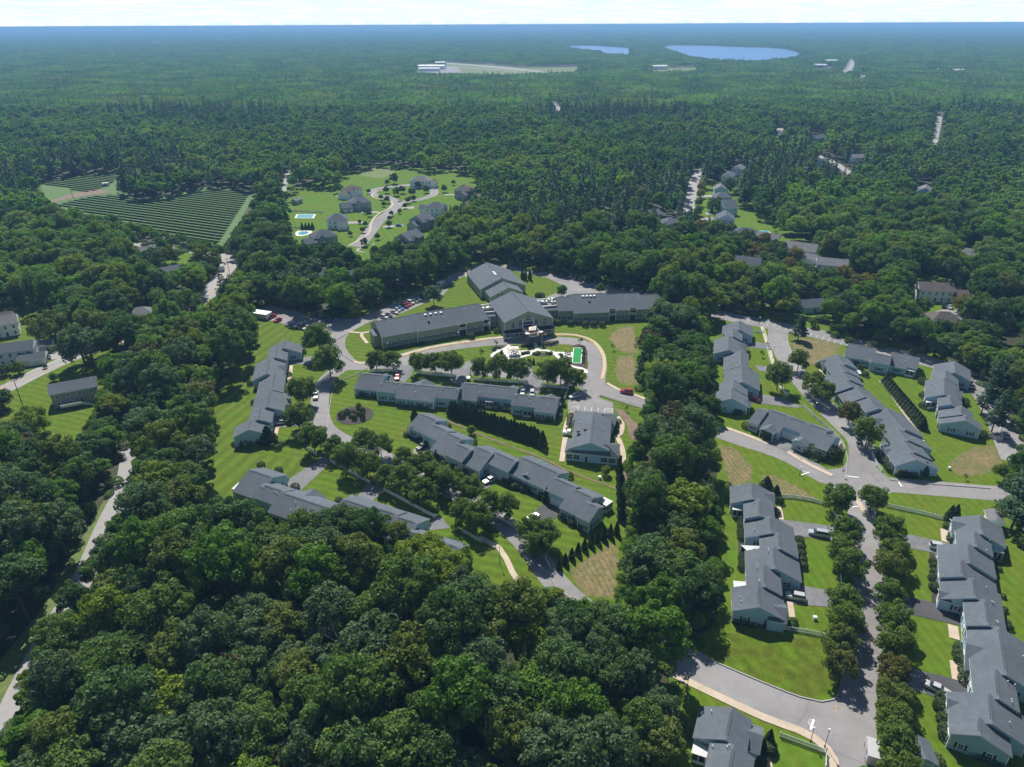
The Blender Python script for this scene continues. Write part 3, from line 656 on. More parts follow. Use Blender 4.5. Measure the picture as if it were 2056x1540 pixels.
# ---------------------------------------------------------------- simple detached houses
def house(px, py, w, d, ang, label, hip=False, st=2, wall='siding_white', roof='roof_dark', garage=None, group=None, chimney=False, slope=.62, win=True, name='house', cat='house', z0=0, gable=True):
    p = W(px, py, 2.5); a = math.radians(ang); root = thing(name, label, cat, (p.x, p.y, 0), group, a); H = 2.7 * st + .3; wm, rm, tm = M[wall], M[roof], M['trim']
    def block(cx, cy, w, d, H, hip, wb, rb):
        hz = d / 2 * slope; wb.hexa([(cx - w / 2, cy - d / 2, 0), (cx + w / 2, cy - d / 2, 0), (cx + w / 2, cy + d / 2, 0), (cx - w / 2, cy + d / 2, 0)], [(cx - w / 2, cy - d / 2, H), (cx + w / 2, cy - d / 2, H), (cx + w / 2, cy + d / 2, H), (cx - w / 2, cy + d / 2, H)], wm)
        o = .45; X0, X1, Y0, Y1 = cx - w / 2 - o, cx + w / 2 + o, cy - d / 2 - o, cy + d / 2 + o; zt = H + hz; i = (d / 2 + o) * .95 if hip else 0
        E = [(X0, Y0, H - .02), (X1, Y0, H - .02), (X1, Y1, H - .02), (X0, Y1, H - .02)]; A, B = (X0 + i, cy, zt), (X1 - i, cy, zt); rb.hexa([(x, y, z - .2) for x, y, z in E], E, tm)
        rb.face([E[0], E[1], B, A], rm); rb.face([E[2], E[3], A, B], rm)
        if hip: rb.face([E[1], E[2], B], rm); rb.face([E[3], E[0], A], rm)
        else: rb.face([E[1], E[2], B], wm); rb.face([E[3], E[0], A], wm)
        return zt
    wb, rb = MB(), MB(); zt = block(0, 0, w, d, H, hip, wb, rb)
    ga = None
    if garage: gx, gy, gw, gdp, gh = garage; block(gx, gy, gw, gdp, gh, False, wb, rb); ga = garage
    wb.build('wall', root, Vector((0, 0, 0))); rb.build('roof', root, Vector((0, 0, 0)))
    if gable and st > 1:                                                    # a gabled bay on the front
        g1, g2 = MB(), MB(); x0, x1, y0 = -w * .36, -w * .06, -d / 2 - 1.1; xm = (x0 + x1) / 2; zg = H + (x1 - x0) / 2 * .9
        g1.face([(x0, y0, 0), (x1, y0, 0), (x1, y0, H), (xm, y0, zg), (x0, y0, H)], wm); g1.face([(x1, y0, 0), (x1, -d / 2, 0), (x1, -d / 2, H), (x1, y0, H)], wm); g1.face([(x0, -d / 2, 0), (x0, y0, 0), (x0, y0, H), (x0, -d / 2, H)], wm)
        for xe, sg in ((x0 - .3, 1), (x1 + .3, -1)):
            q = [(xe, y0 - .3, H - .2), (xm, y0 - .3, zg + .05), (xm, 0, zg + .05), (xe, 0, H - .2)]; g2.face(q if sg < 0 else q[::-1], rm)
        g1.build('bay_wall', root, Vector((0, 0, 0))); g2.build('bay_roof', root, Vector((0, 0, 0)))
    if chimney: mc = MB(); mc.box((w / 2 - 1.2, .3, zt / 2 + 1.0), (.9, .9, zt + .9), M['stone']); mc.build('chimney', root, Vector((0, 0, 0)))
    if win:
        for sy in (-1, 1):
            n = max(2, int(w / 3.0))
            for i in range(n):
                for f in range(st):
                    x = -w / 2 + w * (i + .5) / n
                    if sy < 0 and f == 0 and i == n // 2: add('door', DOOR, root, (x, -d / 2, 0), math.pi); continue
                    if sy < 0 and gable and st > 1 and -w * .38 < x < -w * .04: continue
                    put_win(root, (x, sy * d / 2, 1.5 + 2.7 * f), 0 if sy > 0 else math.pi, shut=False)
        for sx in (-1, 1):
            for i in (-.25, .25):
                for f in range(st): put_win(root, (sx * w / 2, i * d, 1.5 + 2.7 * f), -math.pi / 2 * sx, shut=False)
        if gable and st > 1:
            for f in range(st): put_win(root, (-w * .21, -d / 2 - 1.1, 1.5 + 2.7 * f), math.pi, (1.6, 1.4, False), False)
    if ga:
        gx, gy, gw, gdp, gh = ga
        for s in ((-.25, .25) if gw > 6 else (0,)): add('garage_door', GARAGE, root, (gx + s * gw, gy - gdp / 2, 0), math.pi)
    cx, y1 = proj((p.x, p.y, 1.5 if st > 1 else 1.9)); _, y0 = proj((p.x, p.y, zt)); k = w * .42 * ppm(px, py)
    if p.y < 1400: HOUSEPX.append([(cx - k, y0), (cx + k, y0), (cx + k, y1), (cx - k, y1)])
    CLEARDISC.append((p.x, p.y, max(w, d) * .62)); return root
CLEARDISC = []; HOUSEPX = []

# ================================================================= THE GROUND
def big(name, x0, x1, y0, y1, z, m, nx=1, ny=1):
    mb = MB(); mb.face([(x0, y0, z), (x1, y0, z), (x1, y1, z), (x0, y1, z)], m); return struct(mb.build(name))
big('ground', -19000, 19000, -600, 26000, 0.0, M['floor'])
zA = Z(480, 500, 4.112); zN = Z(900, 500, 4.112); zB = Z(400, 820, 4.112); zD = Z(850, 820, 3.582); zF = Z(1380, 600, 5.133); zJ = Z(1656, 600, 5.133)
zK = Z(1420, 840, 3.2327); zS = Z(1320, 1180, 2.7935); zG = Z(930, 640, 6.853); zC = Z(560, 320, 5.14); zLh = Z(0, 580, 5.133); zBL = Z(0, 880, 2.334)
zT1 = Z(0, 0, 2.937); zT2 = Z(680, 0, 2.937); zT3 = Z(1356, 0, 2.937); zR = Z(1380, 330, 5.133)
# open land, traced where the photo shows it free of wood
P_WEST = [(508, 627), (540, 614), (600, 632), (650, 640), (700, 638), (740, 622), (800, 600), (850, 577), (905, 553), (945, 538), (950, 526), (985, 522), (1055, 545), (1105, 555), (1150, 552), (1180, 568), (1240, 580), (1312, 588), (1300, 640), (1278, 690), (1272, 745), (1275, 785), (1290, 800), (1283, 835), (1270, 880), (1250, 930), (1252, 980), (1243, 1050), (1238, 1120), (1228, 1215), (1165, 1212), (1150, 1228), (1128, 1182), (1060, 1178), (1040, 1192), (1000, 1162), (952, 1132), (945, 1100), (915, 1078), (865, 1085), (850, 1075), (800, 1045), (760, 1020), (700, 1022), (640, 1012), (590, 1048), (545, 1045), (530, 1020), (480, 1008), (415, 1000), (428, 940), (440, 880), (430, 850), (435, 810), (470, 760), (520, 690), (522, 650)]
P_EAST = [(1437, 622), (1520, 636), (1600, 650), (1700, 685), (1780, 702), (1850, 716), (1905, 725), (1935, 745), (1960, 765), (1975, 800), (2000, 850), (2035, 905), (2030, 930), (1995, 930), (1985, 975), (1990, 1010), (2000, 1040), (2040, 1095), (2090, 1130), (2090, 1600), (1382, 1600), (1386, 1440), (1362, 1380), (1360, 1318), (1400, 1300), (1440, 1265), (1456, 1200), (1460, 1100), (1456, 1000), (1448, 910), (1432, 860), (1450, 822), (1434, 780), (1440, 730), (1430, 690)]
P_CUL = [(583, 400), (600, 378), (680, 380), (690, 352), (760, 336), (800, 336), (830, 338), (870, 350), (905, 345), (948, 352), (948, 388), (930, 415), (888, 428), (875, 440), (860, 468), (840, 492), (800, 494), (740, 498), (745, 530), (720, 515), (700, 500), (680, 486), (640, 492), (590, 492), (583, 440)]
P_SOL1 = zT1.L([(290, 1215), (430, 1170), (560, 1130), (660, 1130), (840, 1190), (1000, 1165), (1200, 1110), (1280, 1105), (1500, 1130), (1500, 1170), (1320, 1450), (1260, 1430), (1050, 1385), (900, 1350), (700, 1290), (520, 1260), (300, 1225)])
P_SOL2 = zT1.L([(235, 1080), (380, 1045), (690, 1015), (695, 1040), (660, 1120), (560, 1125), (280, 1200), (255, 1170), (235, 1130)])
P_YARD1 = [(0, 615), (40, 612), (72, 622), (62, 650), (75, 680), (98, 695), (150, 705), (215, 700), (190, 722), (195, 745), (200, 770), (188, 830), (160, 865), (120, 895), (95, 895), (85, 870), (60, 880), (20, 850), (0, 845)]
P_ROADL = zBL.L([(545, 230), (405, 430), (300, 580), (160, 810), (30, 980), (-40, 1110), (-40, 1440), (15, 1310), (45, 1190), (130, 990), (205, 835), (255, 740), (350, 600), (480, 455), (590, 275)])
P_MISC = [[(240, 920), (265, 905), (272, 930), (250, 985)], [(408, 612), (402, 590), (425, 560), (440, 540), (450, 510), (475, 512), (472, 545), (440, 575), (432, 600)], [(330, 530), (345, 515), (380, 505), (400, 508), (380, 525), (340, 545)], [(565, 385), (578, 340), (588, 340), (572, 388)],
          [(1378, 420), (1384, 372), (1402, 362), (1395, 420)], zR.L([(180, 420), (210, 200), (290, 150), (430, 260), (520, 450), (660, 470), (700, 560), (840, 600), (940, 620), (840, 650), (730, 640), (880, 700), (1000, 720), (1080, 810), (1010, 830), (870, 760), (700, 690), (460, 600), (260, 560), (170, 510)]), zR.L([(1030, 830), (1260, 890), (1270, 920), (1410, 970), (1450, 955), (1600, 1030), (1560, 1080), (1390, 1090), (1190, 980), (1040, 880)]),
          [(1870, 290), (1876, 270), (1884, 228), (1892, 228), (1892, 262), (1880, 292)], [(1832, 575), (1850, 562), (1950, 585), (1935, 610), (1920, 650), (1890, 632), (1840, 628)], [(1835, 548), (1865, 545), (1868, 560), (1838, 566)], [(1690, 146), (1700, 130), (1708, 118), (1716, 128), (1714, 142)], [(1724, 158), (1728, 150), (1738, 150), (1736, 159)],
          [(1640, 318), (1660, 325), (1668, 322), (1712, 348), (1700, 352), (1655, 335)], [(1556, 268), (1562, 255), (1568, 258), (1578, 274), (1562, 274)], zF.L([(800, 60), (890, 60), (880, 140), (820, 140)]), zF.L([(1120, 130), (1180, 100), (1280, 110), (1290, 170), (1240, 220), (1140, 200)]), zF.L([(1420, 230), (1480, 190), (1530, 200), (1490, 260)]), [(1204, 432), (1212, 420), (1236, 420), (1232, 432)],
          [(278, 502), (300, 488), (316, 494), (312, 515), (285, 512)], [(1465, 520), (1490, 508), (1530, 528), (1520, 540)], [(0, 640), (40, 634), (60, 655), (52, 660), (0, 690)], [(1113, 222), (1117, 206), (1122, 208), (1126, 222)], [(1995, 685), (2030, 660), (2056, 668), (2056, 690)]]
LAKE1 = [(1327, 95), (1345, 91), (1420, 92), (1475, 95), (1540, 96), (1580, 100), (1607, 108), (1598, 113), (1540, 120), (1475, 122), (1420, 117), (1385, 113), (1360, 104)]
LAKE2 = [(1130, 92), (1190, 92), (1262, 97), (1262, 109), (1218, 107), (1200, 101), (1160, 98)]
AIR = [(838, 140), (855, 134), (880, 129), (895, 125), (990, 131), (1060, 136), (1160, 134), (1157, 143), (1100, 146), (1010, 149), (920, 147), (838, 146)]
FIELD = [(1295, 143), (1325, 137), (1400, 135), (1400, 140), (1330, 143)]
FARRD = [[(1888, 139), (1850, 136), (1935, 136), (1938, 141)], [(1620, 137), (1660, 133), (1680, 135), (1660, 141)]]
def jag(poly, step, amp, seed):
    r = random.Random(seed); out = []
    for i in range(len(poly)):
        (xa, ya), (xb, yb) = poly[i], poly[(i + 1) % len(poly)]; n = max(1, int(math.hypot(xb - xa, yb - ya) / step))
        for k in range(n): f = k / n; out.append((xa + (xb - xa) * f, ya + (yb - ya) * f + r.uniform(-amp, amp * .6)))
    return out
LAKE1, LAKE2 = jag(LAKE1, 9, 1.3, 5), jag(LAKE2, 8, .7, 6)
CLEAR = [P_WEST, P_EAST, P_CUL, P_SOL1, P_SOL2, P_YARD1, P_ROADL, LAKE1, LAKE2, AIR, FIELD] + P_MISC + FARRD

sheet('lawn', [(500, 615), (700, 630), (950, 515), (1190, 545), (1330, 590), (1300, 900), (1270, 1240), (1100, 1215), (860, 1120), (520, 1060), (400, 1010), (415, 850), (500, 680)], M['lawn'])
sheet('lawn', [(500, 630), (560, 645), (600, 690), (560, 760), (520, 870), (480, 910), (640, 925), (560, 1000), (470, 1040), (400, 1010), (415, 850), (470, 720)], M['lawn_left'])
sheet('lawn', [(1425, 615), (1600, 640), (1900, 715), (2060, 900), (2130, 1130), (2130, 1640), (1370, 1640), (1340, 1320), (1440, 1250), (1440, 900), (1415, 800), (1420, 690)], M['lawn_east'])
sheet('lawn', [(1440, 1270), (1560, 1278), (1660, 1285), (1668, 1405), (1600, 1388), (1420, 1320)], M['lawn_patchy'])
sheet('lawn', zS.L([(640, 830), (950, 925), (950, 1006), (600, 1006)]), M['lawn_bright'])
sheet('lawn', zK.L([(150, 670), (205, 640), (200, 1000), (150, 1130), (80, 1330), (120, 1000)]), M['lawn_bright'])
sheet('lawn', [(575, 395), (600, 370), (760, 328), (960, 345), (955, 390), (900, 430), (850, 500), (745, 540), (690, 505), (575, 500)], M['lawn_bright'])
sheet('rough_grass', zT1.L([(230, 1075), (690, 1005), (700, 1120), (840, 1180), (1200, 1095), (1520, 1120), (1320, 1469), (1050, 1400), (280, 1230)]), M['solar_grass'])
sheet('rough_grass', [(720, 352), (745, 338), (790, 336), (795, 350), (760, 358)], M['lawn_wild'])
sheet('lawn', [(-20, 605), (70, 612), (240, 690), (260, 740), (230, 830), (160, 880), (90, 905), (-20, 860)], M['lawn'])
sheet('rough_grass', zBL.L([(540, 200), (620, 100), (640, 270), (440, 640), (300, 860), (100, 1330), (0, 1600), (-80, 1600), (-80, 1140), (180, 820)]), M['lawn_wild'])
for q in ([(1190, 420), (1250, 415), (1240, 438), (1200, 438)], [(1820, 540), (1960, 575), (1940, 655), (1820, 635)], zR.L([(180, 140), (560, 260), (1010, 620), (1450, 960), (1640, 1060), (1400, 1110), (700, 700), (150, 560)]), zF.L([(480, 60), (900, 60), (1550, 180), (1500, 260), (860, 130), (480, 80)]), [(325, 535), (340, 510), (410, 500), (385, 535)], [(560, 395), (575, 335), (592, 335), (578, 395)], [(1395, 370), (1450, 365), (1440, 440), (1395, 430)]):
    sheet('lawn', q, M['lawn_bright'])
for q in (zN.L([(1330, 740), (1360, 690), (1420, 650), (1520, 640), (1560, 850), (1480, 855), (1390, 820)]), zN.L([(1385, 1000), (1400, 900), (1520, 885), (1580, 1100), (1480, 1115), (1400, 1080)]), zD.L([(1080, 1180), (1130, 1110), (1380, 970), (1400, 1350), (1260, 1360), (1130, 1290)]), zF.L([(1085, 420), (1180, 405), (1400, 420), (1570, 480), (1530, 560), (1330, 660), (1230, 680), (1110, 580)]),
          zK.L([(1575, 290), (1640, 240), (1740, 190), (1850, 180), (1900, 210), (1890, 290), (1820, 350), (1700, 375), (1610, 350)]), zK.L([(80, 190), (170, 190), (240, 260), (290, 340), (280, 395), (150, 440)]), zK.L([(350, 385), (430, 370), (560, 430), (660, 490), (690, 525), (560, 510), (460, 500), (390, 460)])):
    sheet('dry_grass_patch', ragged(q, 1.08, .9, len(q)), M['half_dry'], px=False); sheet('dry_grass_patch', ragged(q, .93, .8, len(q) + 3), M['dead'], px=False)
sheet('bare_soil', zN.L([(1370, 1310), (1440, 1330), (1540, 1430), (1600, 1480), (1570, 1600), (1500, 1560), (1470, 1440)]), M['dirt'])
sheet('bare_soil', zD.L([(1440, 450), (1475, 450), (1470, 800), (1440, 900), (1432, 600)]), M['dirt'])
sheet('bare_soil', [(1206, 431), (1212, 422), (1234, 422), (1230, 431)], M['dirt'])

# ---------------------------------------------------------------- roads, lots, drives
A_ = M['asphalt']
sheet('parking_lot', [(505, 632), (540, 612), (600, 625), (680, 640), (720, 640), (690, 668), (660, 668), (612, 662), (560, 648)], A_)
strip('road', [(700, 733), (676, 700), (682, 672), (720, 648), (780, 622), (850, 592), (905, 560), (950, 540), (1010, 536), (1060, 545), (1110, 556), (1150, 574), (1190, 584), (1260, 588), (1330, 594)], 7.5, A_)
sheet('parking_lot', [(1120, 545), (1180, 568), (1250, 578), (1330, 590), (1330, 604), (1240, 596), (1170, 592), (1140, 586)], A_)
strip('driveway', [(1110, 600), (1135, 590), (1155, 578)], 8, A_)
sheet('parking_lot', [(755, 640), (880, 585), (905, 575), (890, 592), (800, 632), (762, 650)], A_)
strip('road', [(1330, 1305), (1240, 1262), (1160, 1212), (1112, 1165), (1083, 1125), (1050, 1085), (1005, 1045), (955, 1012), (905, 985), (850, 955), (790, 928), (735, 902), (690, 885), (655, 862), (643, 835), (642, 805), (650, 772), (672, 748), (702, 733)], 6.4, A_)
strip('road', [(690, 735), (750, 734), (790, 727), (815, 716), (860, 704), (918, 694), (985, 687), (1060, 684), (1130, 684), (1165, 689), (1190, 704), (1200, 731), (1196, 757), (1197, 775), (1215, 785), (1245, 794), (1290, 808), (1345, 830), (1400, 852), (1455, 872)], 7.4, A_)
strip('road', [(700, 734), (800, 733), (900, 741), (1000, 749), (1100, 760), (1205, 776)], 7.0, A_)
for q in ([(800, 733), (830, 735), (828, 752), (812, 768), (790, 760)], [(918, 735), (955, 742), (935, 760), (928, 775), (900, 765)], [(1050, 748), (1090, 755), (1085, 790), (1045, 788)], zN.L([(150, 925), (215, 925), (190, 1000), (110, 1000)]), zN.L([(640, 980), (700, 970), (680, 1060), (640, 1050)])): sheet('driveway', q, M['asphalt_mid'])
sheet('parking_lot', [(1140, 822), (1142, 800), (1165, 780), (1200, 780), (1206, 800), (1231, 809), (1230, 834), (1180, 836), (1150, 830)], M['asphalt'])
strip('road', [(1455, 872), (1500, 887), (1560, 906), (1612, 930), (1655, 957), (1705, 968), (1780, 973), (1880, 981), (1992, 990), (2080, 996)], 7.6, A_)
strip('road', [(1705, 968), (1730, 930), (1728, 890), (1703, 862), (1660, 820), (1622, 780), (1596, 745), (1574, 710), (1562, 682), (1562, 655)], 8.0, A_)
strip('road', [(1400, 620), (1438, 631), (1516, 646), (1575, 658), (1640, 670), (1710, 687), (1790, 706), (1850, 722), (1920, 745), (1975, 785), (2005, 830), (2028, 880), (2050, 930)], 10.5, A_)
strip('road', [(1705, 968), (1722, 1010), (1733, 1055), (1742, 1110), (1744, 1180), (1740, 1260), (1730, 1340), (1716, 1430), (1702, 1530), (1695, 1620)], 6.8, A_)
sheet('road', [(1640, 945), (1690, 940), (1760, 940), (1790, 968), (1790, 990), (1735, 1005), (1705, 1005), (1670, 985)], A_)
strip('road', [(1240, 1262), (1300, 1292), (1365, 1322), (1450, 1358), (1550, 1400), (1640, 1438), (1725, 1452)], 7.6, A_)
sheet('road', [(1640, 1400), (1668, 1408), (1690, 1395), (1705, 1360), (1760, 1360), (1760, 1600), (1650, 1600), (1662, 1500), (1640, 1470)], A_)
strip('road', [(-60, 810), (10, 781), (60, 756), (100, 737), (160, 712), (230, 687), (290, 660), (350, 632), (410, 606), (428, 578), (447, 552), (460, 535), (452, 516), (420, 508), (370, 502), (310, 495), (270, 488)], 8.0, M['highway'])
strip('road', [(270, 860), (262, 905), (250, 975), (215, 1050), (165, 1165), (105, 1265), (40, 1390), (-10, 1500), (-60, 1600)], 5.4, M['highway'])
strip('road', [(712, 495), (728, 484), (745, 462), (762, 442), (785, 425), (800, 406)], 9.0, A_)
strip('road', [(800, 406), (775, 395), (752, 392), (750, 382), (775, 376), (815, 372), (850, 374), (870, 380), (868, 392), (835, 402), (800, 406)], 7.0, A_)
strip('road', [(1383, 425), (1386, 400), (1394, 365), (1402, 340)], 8.0, M['highway'])
strip('road', [(1872, 300), (1880, 260), (1888, 225)], 8.0, M['highway']); strip('road', [(1694, 150), (1706, 130), (1710, 112)], 26.0, M['highway']); strip('road', [(1640, 312), (1672, 325), (1712, 352)], 7.0, M['highway']); strip('road', [(1556, 274), (1566, 258)], 9, M['highway']); strip('road', [(1114, 204), (1124, 224)], 7, M['highway'])
strip('path', [(568, 392), (580, 336)], 3.5, M['highway']); sheet('road', [(1725, 158), (1729, 151), (1737, 151), (1735, 158)], M['highway'])
sheet('bare_soil', zT1.L([(262, 1195), (430, 1140), (560, 1115), (665, 1130), (560, 1150), (430, 1165), (270, 1205)]), M['dirt'])
for q in (zJ.L([(1140, 130), (1300, 90), (1380, 250), (1350, 250)]), [(1905, 632), (1925, 618), (1940, 640), (1925, 655)], [(120, 690), (90, 722), (122, 722), (140, 700)], [(1390, 438), (1445, 436), (1445, 442), (1390, 444)], [(1395, 393), (1440, 391), (1440, 395), (1395, 397)], zR.L([(180, 500), (280, 490), (280, 510), (190, 520)])): sheet('driveway', q, M['highway'])
for q in (zB.L([(1040, 390), (1085, 450), (830, 690), (690, 620)]), zB.L([(1390, 620), (1530, 670), (1420, 780), (1290, 750)]), zB.L([(1930, 900), (1990, 880), (2070, 990), (1890, 1010)])): sheet('driveway', q, M['asphalt_mid'])
sheet('driveway', Z(440, 670, 6.4165).L([(890, 330), (1280, 280), (1300, 390), (900, 400)]), M['asphalt_mid']); sheet('driveway', Z(440, 670, 6.4165).L([(700, 1120), (1200, 1080), (1200, 1190), (700, 1210)]), M['asphalt_mid'])
for q in (Z(810, 815, 8).L([(150, 700), (420, 640), (560, 760), (500, 860), (200, 860)]), ): sheet('driveway', q, M['asphalt'])
sheet('driveway', Z(810, 815, 8).L([(1190, 1180), (1330, 1020), (1570, 1160), (1310, 1350), (1200, 1280)]), M['asphalt_mid']); sheet('driveway', Z(1000, 900, 8).L([(560, 1040), (760, 870), (1020, 960), (1000, 1060), (800, 1230), (640, 1200)]), M['asphalt_new'])
sheet('driveway', Z(1490, 805, 8).L([(400, 690), (650, 500), (890, 600), (740, 830)]), M['asphalt_mid'])
z7 = Z(1420, 630, 7.405)
for q in ([(540, 440), (710, 425), (930, 450), (950, 530), (590, 500)], [(700, 770), (990, 790), (1000, 880), (770, 850)], [(610, 1240), (830, 1200), (1100, 1250), (1420, 1390), (1330, 1400), (640, 1320)]): sheet('driveway', z7.L(q), M['asphalt_mid'])
sheet('driveway', Z(1450, 955, 8).L([(900, 700), (1180, 735), (1900, 830), (1900, 1060), (1500, 1010), (1180, 970)]), M['asphalt_mid']); sheet('driveway', Z(1440, 960, 4.813).L([(610, 1000), (840, 1045), (1150, 1100), (1150, 1250), (980, 1240), (660, 1210)]), M['asphalt_mid'])
zl = Z(1800, 1000, 5.5); zm = Z(1800, 1260, 5.5)
sheet('driveway', zl.L([(-60, 460), (150, 405), (580, 505), (440, 610), (-60, 520)]), M['asphalt_mid']); sheet('driveway', zl.L([(-100, 1190), (120, 1090), (480, 1170), (780, 1240), (740, 1420), (120, 1280)]), M['asphalt_new'])
sheet('driveway', zm.L([(-160, 560), (120, 420), (320, 500), (330, 740), (90, 660)]), M['asphalt_mid']); sheet('driveway', zm.L([(325, 495), (870, 620), (870, 740), (600, 820), (440, 780), (325, 735)]), M['asphalt_new'])
sheet('driveway', Z(1680, 780, 8).L([(640, 1000), (700, 890), (860, 890), (780, 1020), (660, 1060)]), M['asphalt_mid']); sheet('driveway', Z(1630, 680, 8).L([(360, 1140), (480, 1120), (520, 1260), (440, 1310)]), M['asphalt_mid'])
sheet('driveway', Z(1799, 710, 8).L([(1000, 580), (1240, 550), (1640, 700), (1600, 740), (1380, 690), (1080, 620)]), M['asphalt_mid'])
for q in (zC.L([(570, 375), (660, 365), (850, 355), (800, 380), (640, 388)]), zC.L([(740, 525), (1040, 540), (1030, 555), (780, 548)]), zC.L([(710, 645), (880, 640), (880, 660), (710, 665)]), zC.L([(1250, 500), (1400, 485), (1390, 510), (1270, 510)]), zC.L([(1070, 690), (1290, 675), (1280, 695), (1080, 705)]), zC.L([(1700, 360), (1920, 355), (1930, 370), (1720, 372)]), zC.L([(800, 925), (980, 865), (990, 880), (900, 890), (820, 940), (920, 970), (800, 950)])): sheet('driveway', q, M['highway'])
sheet('road', zS.L([(60, 440), (95, 482), (300, 580), (600, 720), (780, 785), (880, 834), (955, 900), (1000, 800), (960, 690), (700, 640), (300, 470), (120, 400)]), A_)
sheet('lawn', zS.L([(270, 395), (430, 463), (560, 520), (700, 580), (800, 615), (870, 635), (930, 640), (985, 630), (1015, 600), (990, 480), (960, 330), (700, 290), (400, 320)]), M['lawn_patchy'])
# kerbs, footpaths, garden paths
C_ = M['concrete']; WC = M['white_concrete']
for w, q in ((1.7, zS.L([(60, 470), (95, 490), (300, 590), (600, 730), (780, 795), (880, 845), (950, 905), (985, 960), (1000, 1030)])), (1.5, zD.L([(400, 925), (480, 970), (545, 1005), (600, 1090), (640, 1180), (700, 1270), (760, 1340)])), (1.6, zA.L([(950, 930), (1010, 945), (1060, 942)])), (1.7, zA.L([(1335, 882), (1480, 840), (1650, 800), (1900, 762), (2060, 740), (2200, 728)])),
             (1.3, zN.L([(870, 706), (960, 704), (1050, 710), (1130, 730), (1200, 765), (1250, 815), (1285, 885), (1290, 980), (1270, 1070)])), (1.4, zN.L([(1310, 1108), (1400, 1158), (1560, 1212), (1640, 1245)])), (1.5, zK.L([(120, 62), (250, 108), (395, 165)])), (1.5, zK.L([(520, 218), (600, 265), (690, 315), (810, 372)])), (1.4, zK.L([(958, 515), (990, 560), (1020, 610), (1060, 660)])),
             (1.4, zA.L([(905, 685), (1020, 695), (1075, 685)])), (1.4, zA.L([(1020, 695), (1010, 715), (1060, 780)])), (1.4, zN.L([(135, 190), (190, 290)])), (1.5, zF.L([(770, 290), (800, 380), (820, 455)])), (1.5, zF.L([(850, 535), (870, 620), (890, 700)])), (1.3, zF.L([(945, 890), (1000, 950), (1040, 1000)])), (1.2, zJ.L([(570, 850), (650, 930), (800, 1150), (960, 1360)])), (1.2, zC.L([(720, 890), (850, 820), (930, 760), (960, 640), (1040, 555), (1150, 500), (1160, 440), (1000, 400), (960, 370), (1000, 335), (1080, 318)])), (.7, zD.L([(170, 90), (300, 145), (450, 205), (600, 265), (780, 330)])), (.7, zD.L([(1040, 455), (1200, 510), (1385, 580)])), (.7, zD.L([(780, 330), (900, 380), (1040, 455)])),
             (1.5, zD.L([(1060, 25), (1030, 110), (1015, 190)])), (1.6, zD.L([(1020, 210), (995, 385)])), (1.6, zD.L([(1395, 60), (1430, 110), (1420, 180), (1380, 215)])), (1.6, zD.L([(1400, 215), (1430, 290), (1445, 400)]))):
    strip('footpath', q, w, C_ if w > .8 else M['dirt'], h=.05 if w > .8 else 0)
for w, q in ((1.6, Z(1450, 955, 8).L([(890, 500), (925, 600), (940, 710)])), (1.3, Z(1440, 960, 4.813).L([(700, 1200), (715, 1270), (725, 1350)])), (2.0, zl.L([(530, 350), (545, 490)])), (2.0, zl.L([(620, 1410), (640, 1560)])), (2.2, zm.L([(650, 380), (680, 590)])), (1.5, Z(1490, 805, 8).L([(1560, 650), (1510, 720)])), (1.3, Z(1630, 680, 8).L([(130, 500), (220, 600)])), (1.3, Z(440, 670, 6.4165).L([(930, 410), (920, 520), (890, 620)])), (1.3, Z(440, 670, 6.4165).L([(750, 1210), (725, 1310)])), (1.4, zS.L([(610, 940), (625, 1010)]))):
    strip('footpath', q, w, C_, h=.04)
for w, q in ((1.7, [(975, 335), (1000, 375), (1020, 425), (1060, 440), (1150, 440), (1230, 460), (1290, 510), (1330, 560), (1400, 610), (1450, 645), (1540, 670), (1620, 685), (1680, 710), (1690, 755)]), (1.5, [(1020, 428), (960, 455), (910, 500), (800, 530), (680, 545), (560, 556)]), (1.5, [(800, 452), (880, 448), (960, 440)]), (1.5, [(640, 365), (580, 410), (520, 440), (440, 470), (400, 500), (405, 530)]), (1.8, [(1270, 472), (1400, 475), (1515, 475)])): strip('garden_path', zG.L(q), w, WC, h=.04)
for q in ([(450, 432), (620, 418), (790, 440), (800, 500), (690, 525), (580, 530), (530, 480)], [(1378, 470), (1512, 470), (1505, 532), (1375, 530)]): sheet('patio', zG.L(q), WC, z=.17)
for q in ([(370, 400), (540, 365), (600, 380), (540, 420), (420, 450)], [(1505, 372), (1590, 350), (1680, 380), (1712, 470), (1695, 700), (1640, 680), (1560, 650), (1450, 610), (1350, 560), (1300, 495), (1370, 490), (1370, 540), (1495, 540), (1495, 610), (1630, 610), (1640, 400), (1510, 400)], [(780, 372), (880, 335), (985, 350), (995, 385), (900, 400), (820, 405)], [(1035, 335), (1120, 310), (1310, 305), (1300, 370), (1200, 385), (1060, 385)], [(800, 470), (830, 450), (910, 465), (900, 500), (820, 510)], [(950, 470), (1060, 470), (1140, 480), (1250, 475), (1180, 515), (1000, 515)], [(560, 520), (680, 540), (830, 525), (700, 560), (580, 570)], [(1540, 690), (1640, 740), (1600, 800), (1540, 760)]): sheet('mulch_bed', zG.L(q), M['mulch'])
gq = zG.L([(1520, 400), (1642, 402), (1620, 612), (1500, 610)]); sheet('putting_green', gq, M['green'], z=.19)
for i in range(4):
    a, b = W(*gq[i], .2), W(*gq[(i + 1) % 4], .2); mb = MB(); mb.bar(a, b, .35, .12, WC); struct(mb.build('kerb'))
bed = W(712, 834); mb = MB(); mb.face([(bed.x + 6.4 * math.cos(t * .2618), bed.y + 6.4 * math.sin(t * .2618), .14) for t in range(24)], M['mulch']); struct(mb.build('mulch_bed'))
